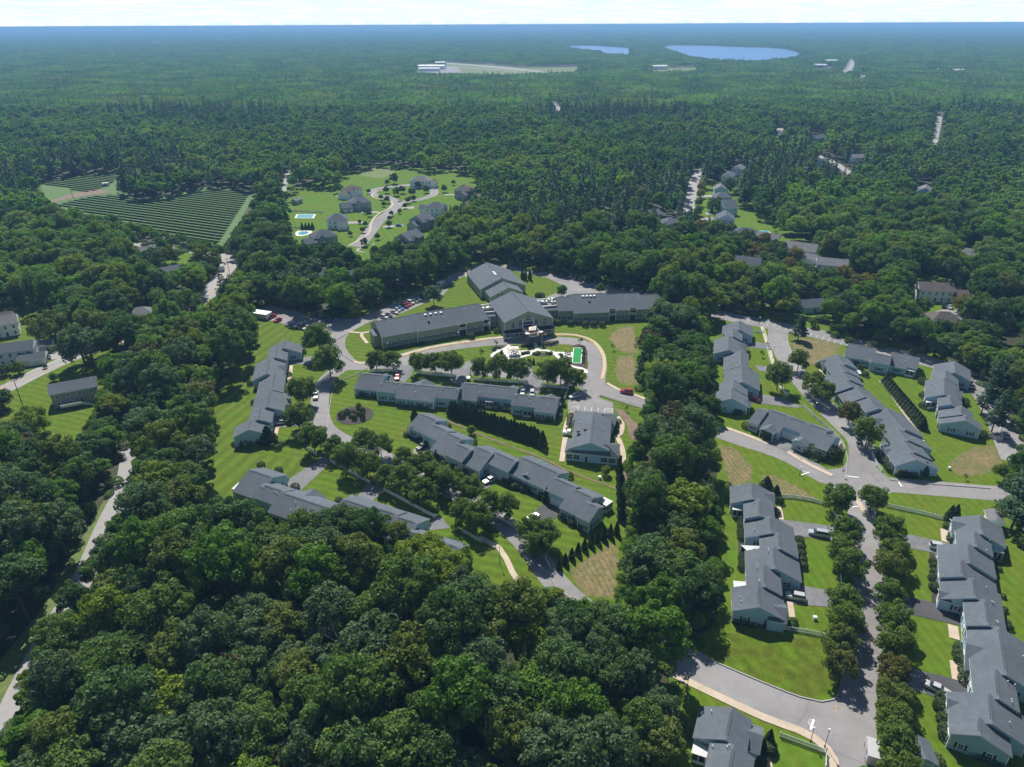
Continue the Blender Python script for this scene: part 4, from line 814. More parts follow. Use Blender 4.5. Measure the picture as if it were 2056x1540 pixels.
for q in (Z(1450, 955, 8).L([(235, 690), (330, 690), (370, 1060), (380, 1530), (280, 1560), (255, 1100)]), Z(1450, 955, 8).L([(1190, 960), (1240, 970), (1330, 1540), (1270, 1540)]), zm.L([(470, 750), (550, 740), (590, 1240), (520, 1240), (440, 1000)]), zl.L([(360, 600), (440, 620), (480, 1190), (390, 1150)]), Z(810, 815, 8).L([(-10, 420), (100, 400), (300, 560), (200, 600)]), Z(810, 815, 8).L([(520, 780), (560, 760), (1040, 1000), (1160, 1150), (900, 1080), (560, 900)]), Z(1000, 900, 8).L([(220, 520), (350, 560), (640, 700), (560, 760), (260, 660)]), Z(1000, 900, 8).L([(960, 1080), (1120, 1060), (1440, 1230), (1440, 1320), (1100, 1200)]), Z(1680, 780, 8).L([(650, 1040), (800, 1090), (940, 1260), (1240, 1390), (1260, 1420), (900, 1390), (800, 1290)]), Z(1490, 805, 8).L([(1520, 640), (1600, 640), (1660, 810), (1530, 760)])): sheet('mulch_bed', q, M['mulch'])
# painted marks
zp = .30
def line(a, b, w=.12, m=None, z=None):
    ZL[0] += .0002; A, B = W(*a), W(*b); d = (B - A).normalized(); s = Vector((-d.y, d.x, 0)) * w / 2; z = z or zp + ZL[0] * .01; mb = MB(); mb.face([(p.x, p.y, z) for p in (A - s, B - s, B + s, A + s)], m or M['paint']); return struct(mb.build('road_marking'))
zp = ZL[0] + .01
z1100 = Z(1100, 800, 10.265)
for a, b in (((400, 120), (665, 80)), ((410, 45), (690, 15)), ((480, 190), (640, 165)), ((770, 175), (755, 255)), ((910, 185), (893, 268)), ((1045, 200), (1030, 280)), ((1175, 210), (1165, 292)), ((640, 160), (625, 245)), ((560, 200), (630, 195)), ((1185, 215), (1335, 220)), ((1190, 235), (1335, 250)), ((1200, 260), (1330, 285)), ((1340, 215), (1335, 300))): line(z1100(*a), z1100(*b), .14)
z500 = Z(500, 560, 8)
for i in range(9): line(z500(340 + i * 82, 680 + i * 16), z500(450 + i * 82, 630 + i * 16), .12)
for i in range(12): line(z500(330 + i * 64, 470 + i * 9), z500(290 + i * 64, 500 + i * 9), .12)
for i in range(22):
    x, y = 1470 + i * 12.3, 630 + i * 3.0 + max(0, i - 9) * .25; line((x, y), (x - 5, y + 7), .13)
for i in range(13): x = 756 + i * 10.6; line((x, 637 - i * 4.1), (x + 7, 640 - i * 4.1), .12)
for a, b in ((zK(610, 370), zK(662, 352)), (zK(895, 376), zK(985, 386)), (zK(1240, 412), zK(1260, 446)), (zK(935, 576), zK(980, 577)), (zS(858, 800), zS(876, 742))): line(a, b, .42)
def stop_word(p, q, hgt, up):                      # the word STOP, reading along p -> q, with its top towards «up»
    cu = bpy.data.curves.new('stop_text', 'FONT'); cu.body = 'STOP'; cu.size = 1.0; cu.align_x = 'CENTER'
    ob = bpy.data.objects.new('stop_text', cu); me = bpy.data.meshes.new_from_object(ob); me.materials.clear(); me.materials.append(M['paint'])
    o = bpy.data.objects.new('road_marking', me); COL.objects.link(o); A, B = W(*p), W(*q); d = B - A; wv = d.length; d.normalize(); n = Vector((-d.y, d.x, 0)); U = W(*up)
    mid = (A + B) / 2; 
    if n.dot(U - mid) < 0: n = -n; d = -d
    sx = wv / 2.6; R_ = Matrix(((d.x * sx, n.x * hgt, 0, mid.x), (d.y * sx, n.y * hgt, 0, mid.y), (0, 0, 1, zp + .02), (0, 0, 0, 1))); o.matrix_world = R_; bpy.data.objects.remove(ob); return struct(o)
stop_word(zK(620, 345), zK(640, 362), .95, zK(720, 400)); stop_word(zK(938, 378), zK(972, 382), .95, zK(950, 480)); stop_word(zK(1262, 424), zK(1275, 446), 1.0, zK(1180, 430)); stop_word(zK(930, 590), zK(952, 590), .95, zK(950, 520)); stop_word(zS(852, 735), zS(838, 770), 1.0, zS(940, 770))
strip('road_marking', zLh.L([(-40, 1060), (80, 1005), (330, 905), (500, 835), (700, 772)]), .3, M['yellow'], z=zp); strip('road_marking', zLh.L([(860, 708), (1000, 660), (1090, 625), (1280, 540)]), .3, M['yellow'], z=zp)
strip('road_marking', [(412, 604), (430, 577), (449, 551), (461, 535), (453, 517)], .3, M['yellow'], z=zp)
strip('road_marking', zN.L([(885, 716), (1050, 719), (1195, 778), (1276, 890), (1280, 985), (1262, 1075)]), .35, M['yellow'], z=zp)
strip('road_marking', zA.L([(1335, 896), (1480, 853), (1650, 813), (1900, 775), (2060, 752)]), .3, M['yellow'], z=zp)
for q in (zS.L([(1000, 665), (1003, 710)]), zS.L([(985, 675), (1018, 672)]), zS.L([(1075, 690), (1100, 696)]), zS.L([(1150, 715), (1165, 720)])): line(q[0], q[1], .1, M['yellow'])
for q, w in (([zS(270, 395), zS(560, 520), zS(800, 615), zS(920, 642), zS(985, 630), zS(1015, 600)], .25), (zK.L([(900, 375), (908, 250), (890, 190)]), .22), (zK.L([(1130, 345), (1180, 400), (1250, 412), (1840, 458)]), .22), (zD.L([(880, 1155), (960, 1290), (1105, 1400)]), .22), (zA.L([(1060, 985), (960, 1040), (800, 1120), (750, 1300), (730, 1480)]), .22), (zN.L([(1240, 1220), (1260, 1212), (1370, 1250), (1560, 1310)]), .22), (zF.L([(1040, 365), (1035, 430), (1065, 580)]), .22), (zA.L([(915, 690), (790, 770), (850, 870), (940, 930)]), .22)):
    strip('kerb', q, w, M['kerb'], h=.1)

# ================================================================= THE COTTAGE ROWS
zA6 = Z(440, 670, 6.4165); b1, b2 = Z(460, 920, 8), Z(700, 920, 8); c1, c2 = Z(700, 730, 8), Z(900, 740, 8); d1, d2 = Z(810, 815, 8), Z(1000, 900, 8); g8 = Z(1490, 805, 8); h1, h2 = Z(1630, 680, 8), Z(1680, 780, 8); j8 = Z(1799, 710, 8); k8, k4 = Z(1450, 955, 8), Z(1440, 960, 4.813); m8 = Z(1370, 1390, 8)
def S(z, a, b, *e): return tuple([z(*a), z(*b)] + [q if isinstance(q, dict) else z(*q) for q in e])
GR = 'grey roofed cottage rows'
ridge_building('cottage_row', 'pale blue cottage row stepping down the striped lawn, leftmost row of all', 'cottage row', [
    S(zA6, (850, 82), (832, 165), (1075, 180)), S(zA6, (745, 195), (728, 300), (880, 320), (650, 230)), S(zA6, (660, 300), (605, 490), (450, 480), (845, 470)), S(zA6, (715, 520), (690, 692), (500, 690), (850, 600)), S(zA6, (650, 740), (630, 918), (440, 900), (920, 880)), S(zA6, (525, 960), (505, 1100), (395, 1040), (690, 1100)), S(zA6, (410, 1100), (380, 1228), (190, 1270), (640, 1240))],
    cross=[(*[zA6(855, 430), zA6(690, 400)], 4.2)], group=GR, pipes=zA6.L([(690, 290), (580, 395), (580, 628), (580, 660), (483, 990), (463, 1065), (250, 1240), (710, 225)]))
ridge_building('cottage_row', 'long cottage row half hidden by the dark wood in front of it', 'cottage row', [
    S(b1, (345, 175), (640, 300), (300, 620), (700, 190)), S(b1, (580, 425), (860, 540), (600, 710), (950, 460)), S(b1, (840, 550), (1450, 750), (800, 930), (1690, 700)), S(b2, (90, 735), (440, 805), (450, 700)), S(b2, (460, 805), (790, 905), (700, 785)), S(b2, (740, 925), (1060, 1030), (1200, 940)), S(b2, (1010, 1185), (1780, 1440), (1310, 1190))],
    cross=[(b1(1370, 485), b1(1190, 630), 4.0)], rooms=[b1.L([(150, 390), (235, 415), (150, 525), (40, 490)])], group=GR, pipes=b1.L([(525, 475), (562, 482), (748, 560), (780, 578), (1070, 735), (998, 850), (1110, 825)]))
ridge_building('cottage_row', 'straight cottage row behind the long arborvitae hedge, facing the garden', 'cottage row', [
    S(c1, (200, 155), (545, 190), (300, 420)), S(c1, (545, 285), (840, 312), (600, 458)), S(c1, (850, 315), (1440, 375), (1050, 580)), S(c1, (1440, 368), (1795, 402), (1530, 555)), S(c2, (215, 230), (510, 258), (300, 508)), S(c2, (520, 260), (1080, 312), (560, 452)), S(c2, (1080, 410), (1440, 447), (1000, 582)), S(c2, (1440, 450), (1760, 478), (1500, 700))],
    cross=[(c1(1210, 240), c1(1170, 340), 4.4), (c1(600, 150), c1(580, 190), 3.0), (c2(1650, 400), c2(1640, 470), 3.4), (c2(1050, 262), c2(1040, 310), 2.8)], rooms=[c1.L([(125, 325), (235, 335), (210, 405), (80, 395)]), c2.L([(630, 465), (745, 475), (720, 540), (590, 530)]), c2.L([(1220, 600), (1360, 610), (1345, 685), (1195, 672)])], group=GR, pipes=c1.L([(515, 330), (540, 345), (755, 330), (780, 335), (750, 410), (1105, 375), (1075, 470), (1495, 415), (1520, 415), (1470, 480), (1725, 440), (1750, 440)]) + c2.L([(505, 398), (1075, 450), (1100, 445), (1290, 465), (1315, 480), (1312, 548), (1600, 612)]))
ridge_building('cottage_row', 'longest cottage row, running diagonally beside the footpath and the white sedan', 'cottage row', [
    S(d1, (275, 118), (500, 225), (400, 490), (600, 188)), S(d1, (475, 300), (720, 410), (450, 518), (770, 370)), S(d1, (670, 415), (890, 520), (620, 790), (1010, 475)), S(d1, (850, 610), (1090, 710), (900, 895), (1090, 640)), S(d1, (1165, 645), (1400, 755), (1120, 1010), (1380, 635)), S(d1, (1490, 755), (1820, 885), (1600, 1035), (1700, 780)), S(d2, (365, 135), (950, 390), (760, 670), (850, 260)), S(d2, (920, 480), (1245, 625), (950, 760), (1150, 535)), S(d2, (1200, 650), (1500, 780), (1120, 1020), (1560, 700)), S(d2, (1450, 880), (1610, 950), (1300, 1120), (1700, 935))],
    cross=[(d2(455, 425), d2(605, 305), 4.3), (d1(130, 330), d1(220, 285), 3.0, 4.0, 1)], rooms=[d2.L([(1625, 865), (1700, 780), (1850, 850), (1740, 930)])], group=GR, garages=[(5, -1, .3), (5, -1, .55), (7, -1, .45), (7, -1, .7), (1, -1, .5)], pipes=d1.L([(530, 268), (1545, 735), (1790, 830)]) + d2.L([(685, 225), (780, 268), (270, 150)]))
ridge_building('cottage_row', 'cottage row along the left edge of the central wood strip, by the dark red car', 'cottage row', [
    S(z7, (490, 105), (475, 212), (220, 260), (680, 240)), S(z7, (402, 235), (393, 330), (525, 400)), S(z7, (325, 320), (332, 515), (100, 450), (560, 520)), S(z7, (510, 560), (522, 745), (240, 720), (620, 690)), S(z7, (530, 790), (540, 970), (245, 960), (775, 930)), S(z7, (405, 1020), (395, 1100), (600, 1130)), S(z7, (372, 1110), (370, 1250), (105, 1265), (610, 1260))],
    cross=[(z7(595, 460), z7(380, 430), 3.6), (z7(655, 1310), z7(520, 1275), 2.4, 4.2, 1)], group=GR, pipes=z7.L([(370, 235), (370, 305), (393, 650), (360, 760), (413, 985), (420, 1100), (200, 1255), (392, 910)]))
ridge_building('cottage_row', 'short cottage pair between two streets with a recessed double garage', 'cottage row', [
    S(g8, (262, 122), (405, 165), (190, 362)), S(g8, (432, 138), (755, 248), (400, 435)), S(g8, (765, 255), (1080, 362), (820, 468)), S(g8, (1060, 355), (1330, 465), (960, 645)), S(g8, (1345, 528), (1490, 585), (1250, 768))],
    cross=[(g8(390, 440), g8(470, 395), 2.6, 4.2, 1), (g8(920, 630), g8(980, 595), 2.6, 4.2)], group=GR, garages=[(2, -1, .22), (2, -1, .6)], pipes=g8.L([(780, 215), (1075, 345)]))
ridge_building('cottage_row', 'long stepped cottage row curving down to the four way junction', 'cottage row', [
    S(h1, (415, 250), (530, 378), (270, 490), (650, 390)), S(h1, (470, 425), (560, 525), (320, 568), (735, 560)), S(h1, (505, 510), (605, 635), (230, 690), (790, 690)), S(h1, (575, 670), (645, 762), (330, 800), (800, 770)), S(h1, (730, 765), (850, 900), (450, 940), (950, 870)), S(h1, (930, 950), (1090, 1110), (850, 1165), (1090, 995)), S(h2, (810, 310), (1090, 625), (760, 720), (1200, 560)), S(h2, (1030, 670), (1140, 810), (880, 880), (1360, 790)), S(h2, (1095, 830), (1240, 1000), (800, 1050), (1400, 990)), S(h2, (1195, 1025), (1265, 1128), (900, 1190), (1550, 1180))],
    cross=[(h2(590, 500), h2(885, 465), 4.6), (h1(150, 350), h1(310, 335), 3.2, 4.2, 1), (h2(770, 975), h2(860, 970), 2.4, 4.0, 1)], rooms=[h1.L([(640, 510), (770, 505), (800, 560), (690, 570)]), h2.L([(1260, 770), (1340, 765), (1415, 840), (1300, 840)])], group=GR, pipes=h1.L([(525, 430), (890, 845), (993, 960), (1078, 1045)]) + h2.L([(1078, 698), (1200, 820), (1345, 985)]))
ridge_building('cottage_row', 'pale cottage with a white entrance gable in front of the upper parking strip', 'cottage row', [
    S(h1, (600, 65), (1000, 150), (820, 335)), S(h1, (1025, 235), (1275, 282), (1000, 375)), S(h1, (1300, 215), (1575, 265), (1300, 445)), S(h1, (1585, 278), (1730, 300), (1620, 470))],
    cross=[(h1(1060, 355), h1(1075, 300), 2.8, 4.6)], rooms=[h1.L([(540, 222), (662, 242), (640, 300), (508, 270)]), h1.L([(1560, 452), (1672, 478), (1650, 530), (1505, 500)])], group=GR, pipes=h1.L([(765, 130), (1495, 378)]))
ridge_building('cottage_row', 'cottage row right of the dark hedge with the tan car parked under its carport', 'cottage row', [
    S(j8, (965, 125), (940, 265), (600, 320), (1200, 330)), S(j8, (820, 300), (795, 385), (1005, 440)), S(j8, (775, 385), (800, 640), (465, 560), (1012, 510)), S(j8, (875, 680), (900, 830), (665, 825), (1062, 780)), S(j8, (1050, 820), (1066, 960), (680, 980), (1230, 900)), S(j8, (1120, 990), (1130, 1066), (690, 1085), (1372, 1120))],
    cross=[(j8(1080, 640), j8(840, 530), 4.0)], rooms=[j8.L([(480, 710), (660, 740), (655, 780), (480, 785)])], group=GR, pipes=j8.L([(755, 205), (805, 275), (572, 508), (625, 540), (692, 730), (855, 705), (880, 825), (842, 975)]))
ridge_building('cottage_row', 'cottage row by the white minivan, left of the tree lined street', 'cottage row', [
    S(k8, (485, 112), (502, 335), (125, 300), (820, 420)), S(k8, (600, 400), (615, 630), (342, 540), (838, 560)), S(k8, (780, 650), (800, 880), (350, 800), (1150, 880)), S(k8, (915, 950), (938, 1150), (600, 1080), (1200, 1090)), S(k8, (825, 1150), (855, 1400), (365, 1330), (1235, 1350)), S(k4, (458, 890), (466, 1030), (278, 960), (628, 1080)), S(k4, (402, 1035), (408, 1235), (138, 1180), (645, 1180))],
    cross=[(k8(850, 300), k8(690, 278), 3.0), (k4(680, 1260), k4(550, 1230), 3.2)], rooms=[k8.L([(160, 445), (335, 490), (335, 560), (165, 545)]), k8.L([(300, 1110), (420, 1130), (600, 1130), (590, 1190), (410, 1215)]), k4.L([(155, 990), (275, 1000), (280, 1040), (160, 1065)])], group=GR, pipes=k8.L([(260, 198), (512, 445), (520, 620), (520, 655), (512, 882), (735, 1200), (740, 1235), (558, 1455), (555, 1500)]) + k4.L([(400, 1000), (405, 1012), (228, 1200), (222, 1165)]))
ridge_building('cottage_row', 'largest and nearest cottage row, at the right edge beside the white sedan', 'cottage row', [
    S(zl, (922, 192), (960, 365), (645, 400), (1190, 430)), S(zl, (885, 400), (872, 510), (660, 500), (1060, 575)), S(zl, (795, 515), (822, 680), (455, 620), (1085, 760)), S(zl, (722, 710), (738, 870), (468, 800), (1098, 940)), S(zl, (850, 870), (870, 1065), (480, 1020), (1150, 1060)), S(zl, (985, 1150), (1020, 1400), (745, 1250), (1180, 1250)), S(zm, (1130, -10), (1215, 470), (830, 600), (1400, 110)), S(zm, (1100, 510), (1130, 770), (840, 690)), S(zm, (1015, 740), (1062, 1005), (570, 930)), S(zm, (905, 1040), (932, 1180), (585, 1195), (1250, 1200))],
    cross=[(zl(615, 265), zl(770, 270), 3.4), (zm(770, 220), zm(1105, 218), 5.2), (zl(470, 1040), zl(550, 1020), 2.0, 4.0), (zm(560, 790), zm(660, 800), 2.2, 4.0)], rooms=[zl.L([(1060, 530), (1175, 535), (1190, 610), (1070, 590)])], group=GR, pipes=zl.L([(925, 395), (1022, 482), (985, 592), (985, 605), (985, 1000), (1045, 1155), (1062, 1170), (1100, 1375), (1115, 1390)]) + zm.L([(1390, 335), (1220, 612), (1300, 650), (1262, 815), (1265, 840), (1240, 1065)]))
ridge_building('cottage_row', 'cottage cut off by the bottom edge, below the STOP marking', 'cottage row', [
    S(m8, (812, 262), (695, 735), (220, 480), (1120, 480)), S(m8, (820, 850), (730, 1500), (400, 1000), (1175, 1020))], slope=.44,
    cross=[(m8(1300, 700), m8(1040, 605), 3.0)], rooms=[m8.L([(190, 755), (430, 890), (385, 1050), (145, 970)])], group=GR, pipes=m8.L([(460, 325), (480, 890), (715, 900), (745, 870)]), chain=False)
# the clubhouse: a gabled middle between two hipped ends
e8 = z1100
club = ridge_building('clubhouse', 'pale blue clubhouse with hipped ends between the small lot and the lawn', 'clubhouse', [S(e8, (955, 270), (880, 900), (520, 660), (1300, 660))], zr=7.0, slope=.4, wall='siding', win=False, pipes=e8.L([(670, 515), (1135, 640)]))
def hip_end(px, zr, ze, name):
    P = [W(*p, ze) - club['c'] for p in px[:4]]; A, B = W(*px[4], zr) - club['c'], W(*px[5], zr) - club['c']
    mb = MB(); mb.face([P[0], P[1], B, A], M['roof']); mb.face([P[1], P[2], B], M['roof']); mb.face([P[2], P[3], A, B], M['roof']); mb.face([P[3], P[0], A], M['roof'])
    for i in range(4): a, b = P[i], P[(i + 1) % 4]; dz = Vector((0, 0, -.24)); mb.face([a + dz, b + dz, b, a], M['trim'])
    mb.face([p + Vector((0, 0, -.22)) for p in P[::-1]], M['trim']); mb.build(name, club['root'], Vector((0, 0, 0)))
    ce = sum(P, Vector()) / 4; I = [ce + (p - ce) * .94 for p in P]; mw = MB()
    mw.hexa([(p.x, p.y, 0) for p in I], [(p.x, p.y, ze - .2) for p in I], M['siding']); mw.build('wall', club['root'], Vector((0, 0, 0))); return I
I = hip_end([e8(342, 1105), e8(1470, 1222), e8(1490, 935), e8(402, 828), e8(640, 898), e8(1225, 950)], 5.6, 3.1, 'hip_roof')
a, b = I[0], I[1]; rz_ = math.atan2(b.y - a.y, b.x - a.x) + math.pi
for f in (.07, .2, .74, .9): q = a.lerp(b, f); put_win(club['root'], (q.x, q.y, 1.6), rz_, (2.2, 1.7, False), False)
q = a.lerp(b, .4); add('door', DOOR, club['root'], (q.x, q.y, 0), rz_)
I = hip_end([e8(490, 478), e8(1385, 570), e8(1440, 318), e8(560, 242), e8(800, 300), e8(1130, 325)], 6.2, 3.1, 'hip_roof')
for p in ((625, 690), (770, 650)):
    q = W(*e8(*p), 6.1) - club['c']; mb = MB(); mb.tube([q + Vector((0, 0, -1.2)), q + Vector((0, 0, .3))], [.45, .45], M['hvac'], 10); mb.tube([q + Vector((0, 0, .3)), q + Vector((0, 0, .6))], [.7, .5], M['stone'], 10); mb.build('roof_fan', club['root'], Vector((0, 0, 0)))
for p, c_ in (((435, 700), .9), ((345, 700), .7)):
    q = W(*e8(*p), .9); o = thing('generator_cabinet', 'white utility cabinet on the slab beside the clubhouse' if c_ > .8 else 'smaller pale utility cabinet at the left end of the clubhouse slab', 'cabinet', (q.x, q.y, .1), None, club['aa']); mb = MB(); mb.box((0, 0, c_), (1.5, 1.1, 1.8 * c_), M['hvac'], 0, M['trim']); mb.build('casing', o, Vector((0, 0, 0))); mb = MB(); mb.box((0, -.57, c_), (1.1, .03, 1.2 * c_), M['membrane']); mb.build('louvre', o, Vector((0, 0, 0)))

# ================================================================= THE MAIN BUILDING
n1, n2, n3 = Z(730, 590, 8), Z(930, 515, 8), Z(1090, 540, 8)
GM = 'sage green wings of the main building'
wl = ridge_building('residence_wing', 'left sage green two storey wing with its row of parked cars behind', 'building wing', [S(n1, (190, 443), (738, 345), (560, 648)), S(n1, (742, 330), (1862, 150), (1300, 530), dict(zr=9.5))], zr=9.2, slope=.42, wall='siding_green', rows=(1.7, 4.6), step=3.3, group=GM, pipes=n1.L([(632, 430), (1300, 385)]), minz=4)
wr = ridge_building('residence_wing', 'right sage green two storey wing running into the central wood strip', 'building wing', [S(n3, (212, 452), (440, 446), (350, 672)), S(n3, (447, 405), (990, 386), (780, 705), dict(zr=9.6)), S(n3, (1002, 405), (1532, 386), (1200, 662), dict(zr=9.2)), S(n3, (1545, 415), (1900, 402), (1700, 640), dict(zr=8.8))], zr=8.8, slope=.42, wall='siding_green', rows=(1.7, 4.6), step=3.3, group=GM, pipes=n3.L([(878, 512), (1435, 435)]), minz=4)
for B, sk, dark in ((wl, n1.L([(990, 335), (1072, 322), (1155, 310), (1238, 300)]), n1(1045, 450)), (wr, n3.L([(643, 438), (705, 436), (765, 434), (823, 432)]), n3(745, 530))):
    for k, p in enumerate(sk + [dark]):
        for z in np.arange(10, 4, -.05):
            q = W(*p, z) - B['c']
            if B['rz'](q.dot(B['ax']), q.dot(B['nn'])) >= z: break
        mb = MB()
        if k < 4: mb.box((0, 0, .12), (.9, 1.5, .3), M['trim']); mb.box((0, .1, .28), (.5, .8, .03), M['lamp']); add('skylight', mb.mesh('skylight'), B['root'], tuple(q), B['aa'])
        else: mb.tube([(0, 0, -.3), (0, 0, .7)], [.5, .4], M['black'], 10); add('flue', mb.mesh('flue'), B['root'], tuple(q))
# recessed balcony bays of the wings
for B, si, f in ((wl, 1, .62), (wl, 1, .965), (wr, 2, .1), (wr, 2, .7)):
    s = B['R'][si]; t = s.t0 + (s.t1 - s.t0) * f if (B['ax'].x > 0) else s.t1 - (s.t1 - s.t0) * f; k = -1 if B['nn'].y > 0 else 1; n = s.na if k < 0 else s.nb; r = B['aa'] + (math.pi if k < 0 else 0)
    mb = MB(); L = B['L']
    for z, hh, mm in ((1.35, 2.6, M['glass']), (4.3, 2.4, M['glass'])): q = L(t, n + k * .06, z); mb.box(tuple(q), (3.0, .1, hh), mm, r)
    for dz in (2.85, 3.6): q = L(t, n + k * .5, dz); mb.box(tuple(q), (3.3, .9, .2 if dz < 3 else .1), M['trim'], r)
    for dt in (-1.6, 1.6): q = L(t + dt, n + k * .85, 2.8); mb.box(tuple(q), (.22, .22, 5.6), M['trim'], r)
    for dt in np.arange(-1.5, 1.51, .3): q = L(t + dt, n + k * .9, 3.2); mb.box(tuple(q), (.05, .05, .8), M['trim'], r)
    mb.build('balcony', B['root'], Vector((0, 0, 0)))
mb = MB(); p = n1.L([(95, 575), (200, 545), (255, 660), (155, 680)]); P = [W(*q, 5.0) - wl['c'] for q in p]; mb.hexa([(v.x, v.y, 0) for v in (P[3], P[2], P[1], P[0])], [tuple(v) for v in (P[3], P[2], P[1], P[0])], M['siding_green'], M['roof']); mb.build('stair_tower', wl['root'], Vector((0, 0, 0)))
hall = ridge_building('entrance_hall', 'gabled central hall with arched windows above the entrance terrace', 'building', [S(n2, (780, 560), (1042, 868), (640, 1040), (1430, 962))], zr=11.5, slope=.40, wall='siding_green', win=False, minz=5)
s = hall['R'][0]; L = hall['L']; ft = s.t1 if hall['ax'].y < 0 else s.t0; sg = 1 if hall['ax'].y < 0 else -1; fr = hall['aa'] - sg * math.pi / 2; root = hall['root']
lat = hall['nn'] if hall['nn'].x > 0 else -hall['nn']; ls = 1 if hall['nn'].x > 0 else -1
def FH(x, z, out=0.0): return L(ft + sg * out, s.off + ls * x, z)          # x metres to the right of the ridge line, on the front
hw_ = (s.h[1] + s.h[-1]) / 2
for x, z, kd in ((-hw_ * .60, 5.2, (1.7, 1.9, True)), (-hw_ * .31, 5.9, (1.7, 1.9, True)), (hw_ * .33, 5.9, (1.7, 1.9, True)), (hw_ * .68, 5.2, (1.7, 1.9, True)), (0, 7.6, (2.4, 1.3, True)), (-hw_ * .78, 4.6, (.8, 1.0, False)), (-hw_ * .45, 4.6, (.8, 1.0, False)), (hw_ * .5, 4.6, (.8, 1.0, False)), (hw_ * .86, 4.6, (.8, 1.0, False))): put_win(root, FH(x, z, .02), fr, kd, False)
for x in (-.85, -.7, -.5, -.32, .32, .5, .7, .85): put_win(root, FH(hw_ * x, 1.7, 1.62), fr, (1.6, 1.4, False), False)
mb = MB()
for x in (-hw_ * .21, hw_ * .21): mb.box(tuple(FH(x, 4.3, .1)), (.3, .25, 8.6), M['trim'], hall['aa'] + math.pi / 2)
mb.box(tuple(FH(0, 4.0, .08)), (hw_ * .42, .14, 4.6), M['glass'], hall['aa'] + math.pi / 2); mb.box(tuple(FH(0, 5.2, .12)), (hw_ * .42, .18, .3), M['trim'], hall['aa'] + math.pi / 2)
mb.build('entrance_bay', root, Vector((0, 0, 0)))
for x0, x1 in ((-hw_ - .6, -hw_ * .22), (hw_ * .22, hw_ + .6)):
    mb = MB(); a, b, c_, d_ = FH(x0, 3.6, 0), FH(x1, 3.6, 0), FH(x1, 2.8, 2.3), FH(x0, 2.8, 2.3); dz = Vector((0, 0, -.2)); pts = [d_, c_, b, a]
    if (pts[1] - pts[0]).cross(pts[2] - pts[1]).z < 0: pts = pts[::-1]
    mb.hexa([p + dz for p in pts], pts, M['trim'], M['skirt']); mb.build('skirt_roof', root, Vector((0, 0, 0)))
    mb = MB(); w4 = [FH(x0 + .5, 0, 0), FH(x1 - .1, 0, 0), FH(x1 - .1, 0, 1.6), FH(x0 + .5, 0, 1.6)]
    if (w4[1] - w4[0]).cross(w4[2] - w4[1]).z < 0: w4 = w4[::-1]
    mb.hexa(w4, [p + Vector((0, 0, 2.75)) for p in w4], M['siding_green']); mb.build('wall', root, Vector((0, 0, 0)))
# entrance terrace on stone piers
mb = MB(); T = [W(*p, 3.9) - hall['c'] for p in n2.L([(1062, 1285), (1235, 1258), (1150, 1105), (930, 1135)])]; dz = Vector((0, 0, -.5)); mb.hexa([p + dz for p in T], T, M['trim'], M['deckwood']); mb.build('terrace_deck', root, Vector((0, 0, 0)))
mb = MB()
for i in (0, 1, 3):
    a, b = T[i], T[(i + 1) % 4]; n_ = int((b - a).length / .35); up = Vector((0, 0, 1.0)); mb.bar(a + up, b + up, .1, .08, M['trim'])
    for k in range(n_ + 1): p = a.lerp(b, k / n_); mb.bar(p, p + up, .05, .05, M['trim'])
mb.build('railing', root, Vector((0, 0, 0)))
for p, z in ((n2(1030, 1240), 5.4), (n2(1250, 1215), 5.4)):
    q = W(*p, z) - hall['c']; mb = MB(); mb.box((q.x, q.y, z / 2), (1.4, 1.4, z), M['stone'], hall['aa']); mb.box((q.x, q.y, z + .1), (1.7, 1.7, .2), M['white_concrete'], hall['aa']); mb.build('stone_pier', root, Vector((0, 0, 0)))
def gazebo(pts, zt, z0, label, roofm, peak=.8):
    P = [W(*p, zt) for p in pts]; c = sum(P, Vector()) / 4; o = thing('canopy', label, 'canopy', (c.x, c.y, z0)); Q = [p - c for p in P]; H = zt - z0; mb = MB(); a = Vector((0, 0, H + peak))
    for i in range(4): u, v = Q[i], Q[(i + 1) % 4]; mb.face([(u.x, u.y, H), (v.x, v.y, H), a], roofm); mb.face([(u.x, u.y, H - .3), (v.x, v.y, H - .3), (v.x, v.y, H), (u.x, u.y, H)], roofm)
    mb.build('canopy_top', o, Vector((0, 0, 0)))
    for q in Q: m_ = MB(); m_.bar((q.x * .92, q.y * .92, 0), (q.x * .92, q.y * .92, H), .12, .12, M['black']); m_.build('post', o, Vector((0, 0, 0)))
    return o
gazebo(n2.L([(1055, 1190), (1170, 1180), (1175, 1112), (1055, 1135)]), 6.3, 3.92, 'beige canopy standing on the terrace above the entrance', M['fabric'])
gazebo(zG.L([(628, 428), (772, 420), (755, 375), (615, 385)]), 2.9, .18, 'cream topped pavilion on the white garden patio', M['fabric'], .5)
rear = ridge_building('residence_wing', 'rear sage green wing with its gable behind the central hall', 'building wing', [S(n2, (370, 95), (630, 338), (255, 515), (995, 445)), S(n2, (655, 400), (722, 492), (420, 640), (960, 560), dict(zr=8.0))], zr=9.4, slope=.42, wall='siding_green', rows=(1.7, 4.6), group=GM, minz=4, chain=False, pipes=n2.L([(750, 305)]))
for p in n2.L([(485, 262), (500, 275), (510, 290), (522, 302)]):
    q = W(*p, 8.6) - rear['c']; q.z = rear['rz'](q.dot(rear['ax']), q.dot(rear['nn'])); mb = MB(); mb.box((0, 0, .1), (.8, 1.2, .3), M['trim']); add('skylight', mb.mesh('skylight'), rear['root'], tuple(q), rear['aa'])
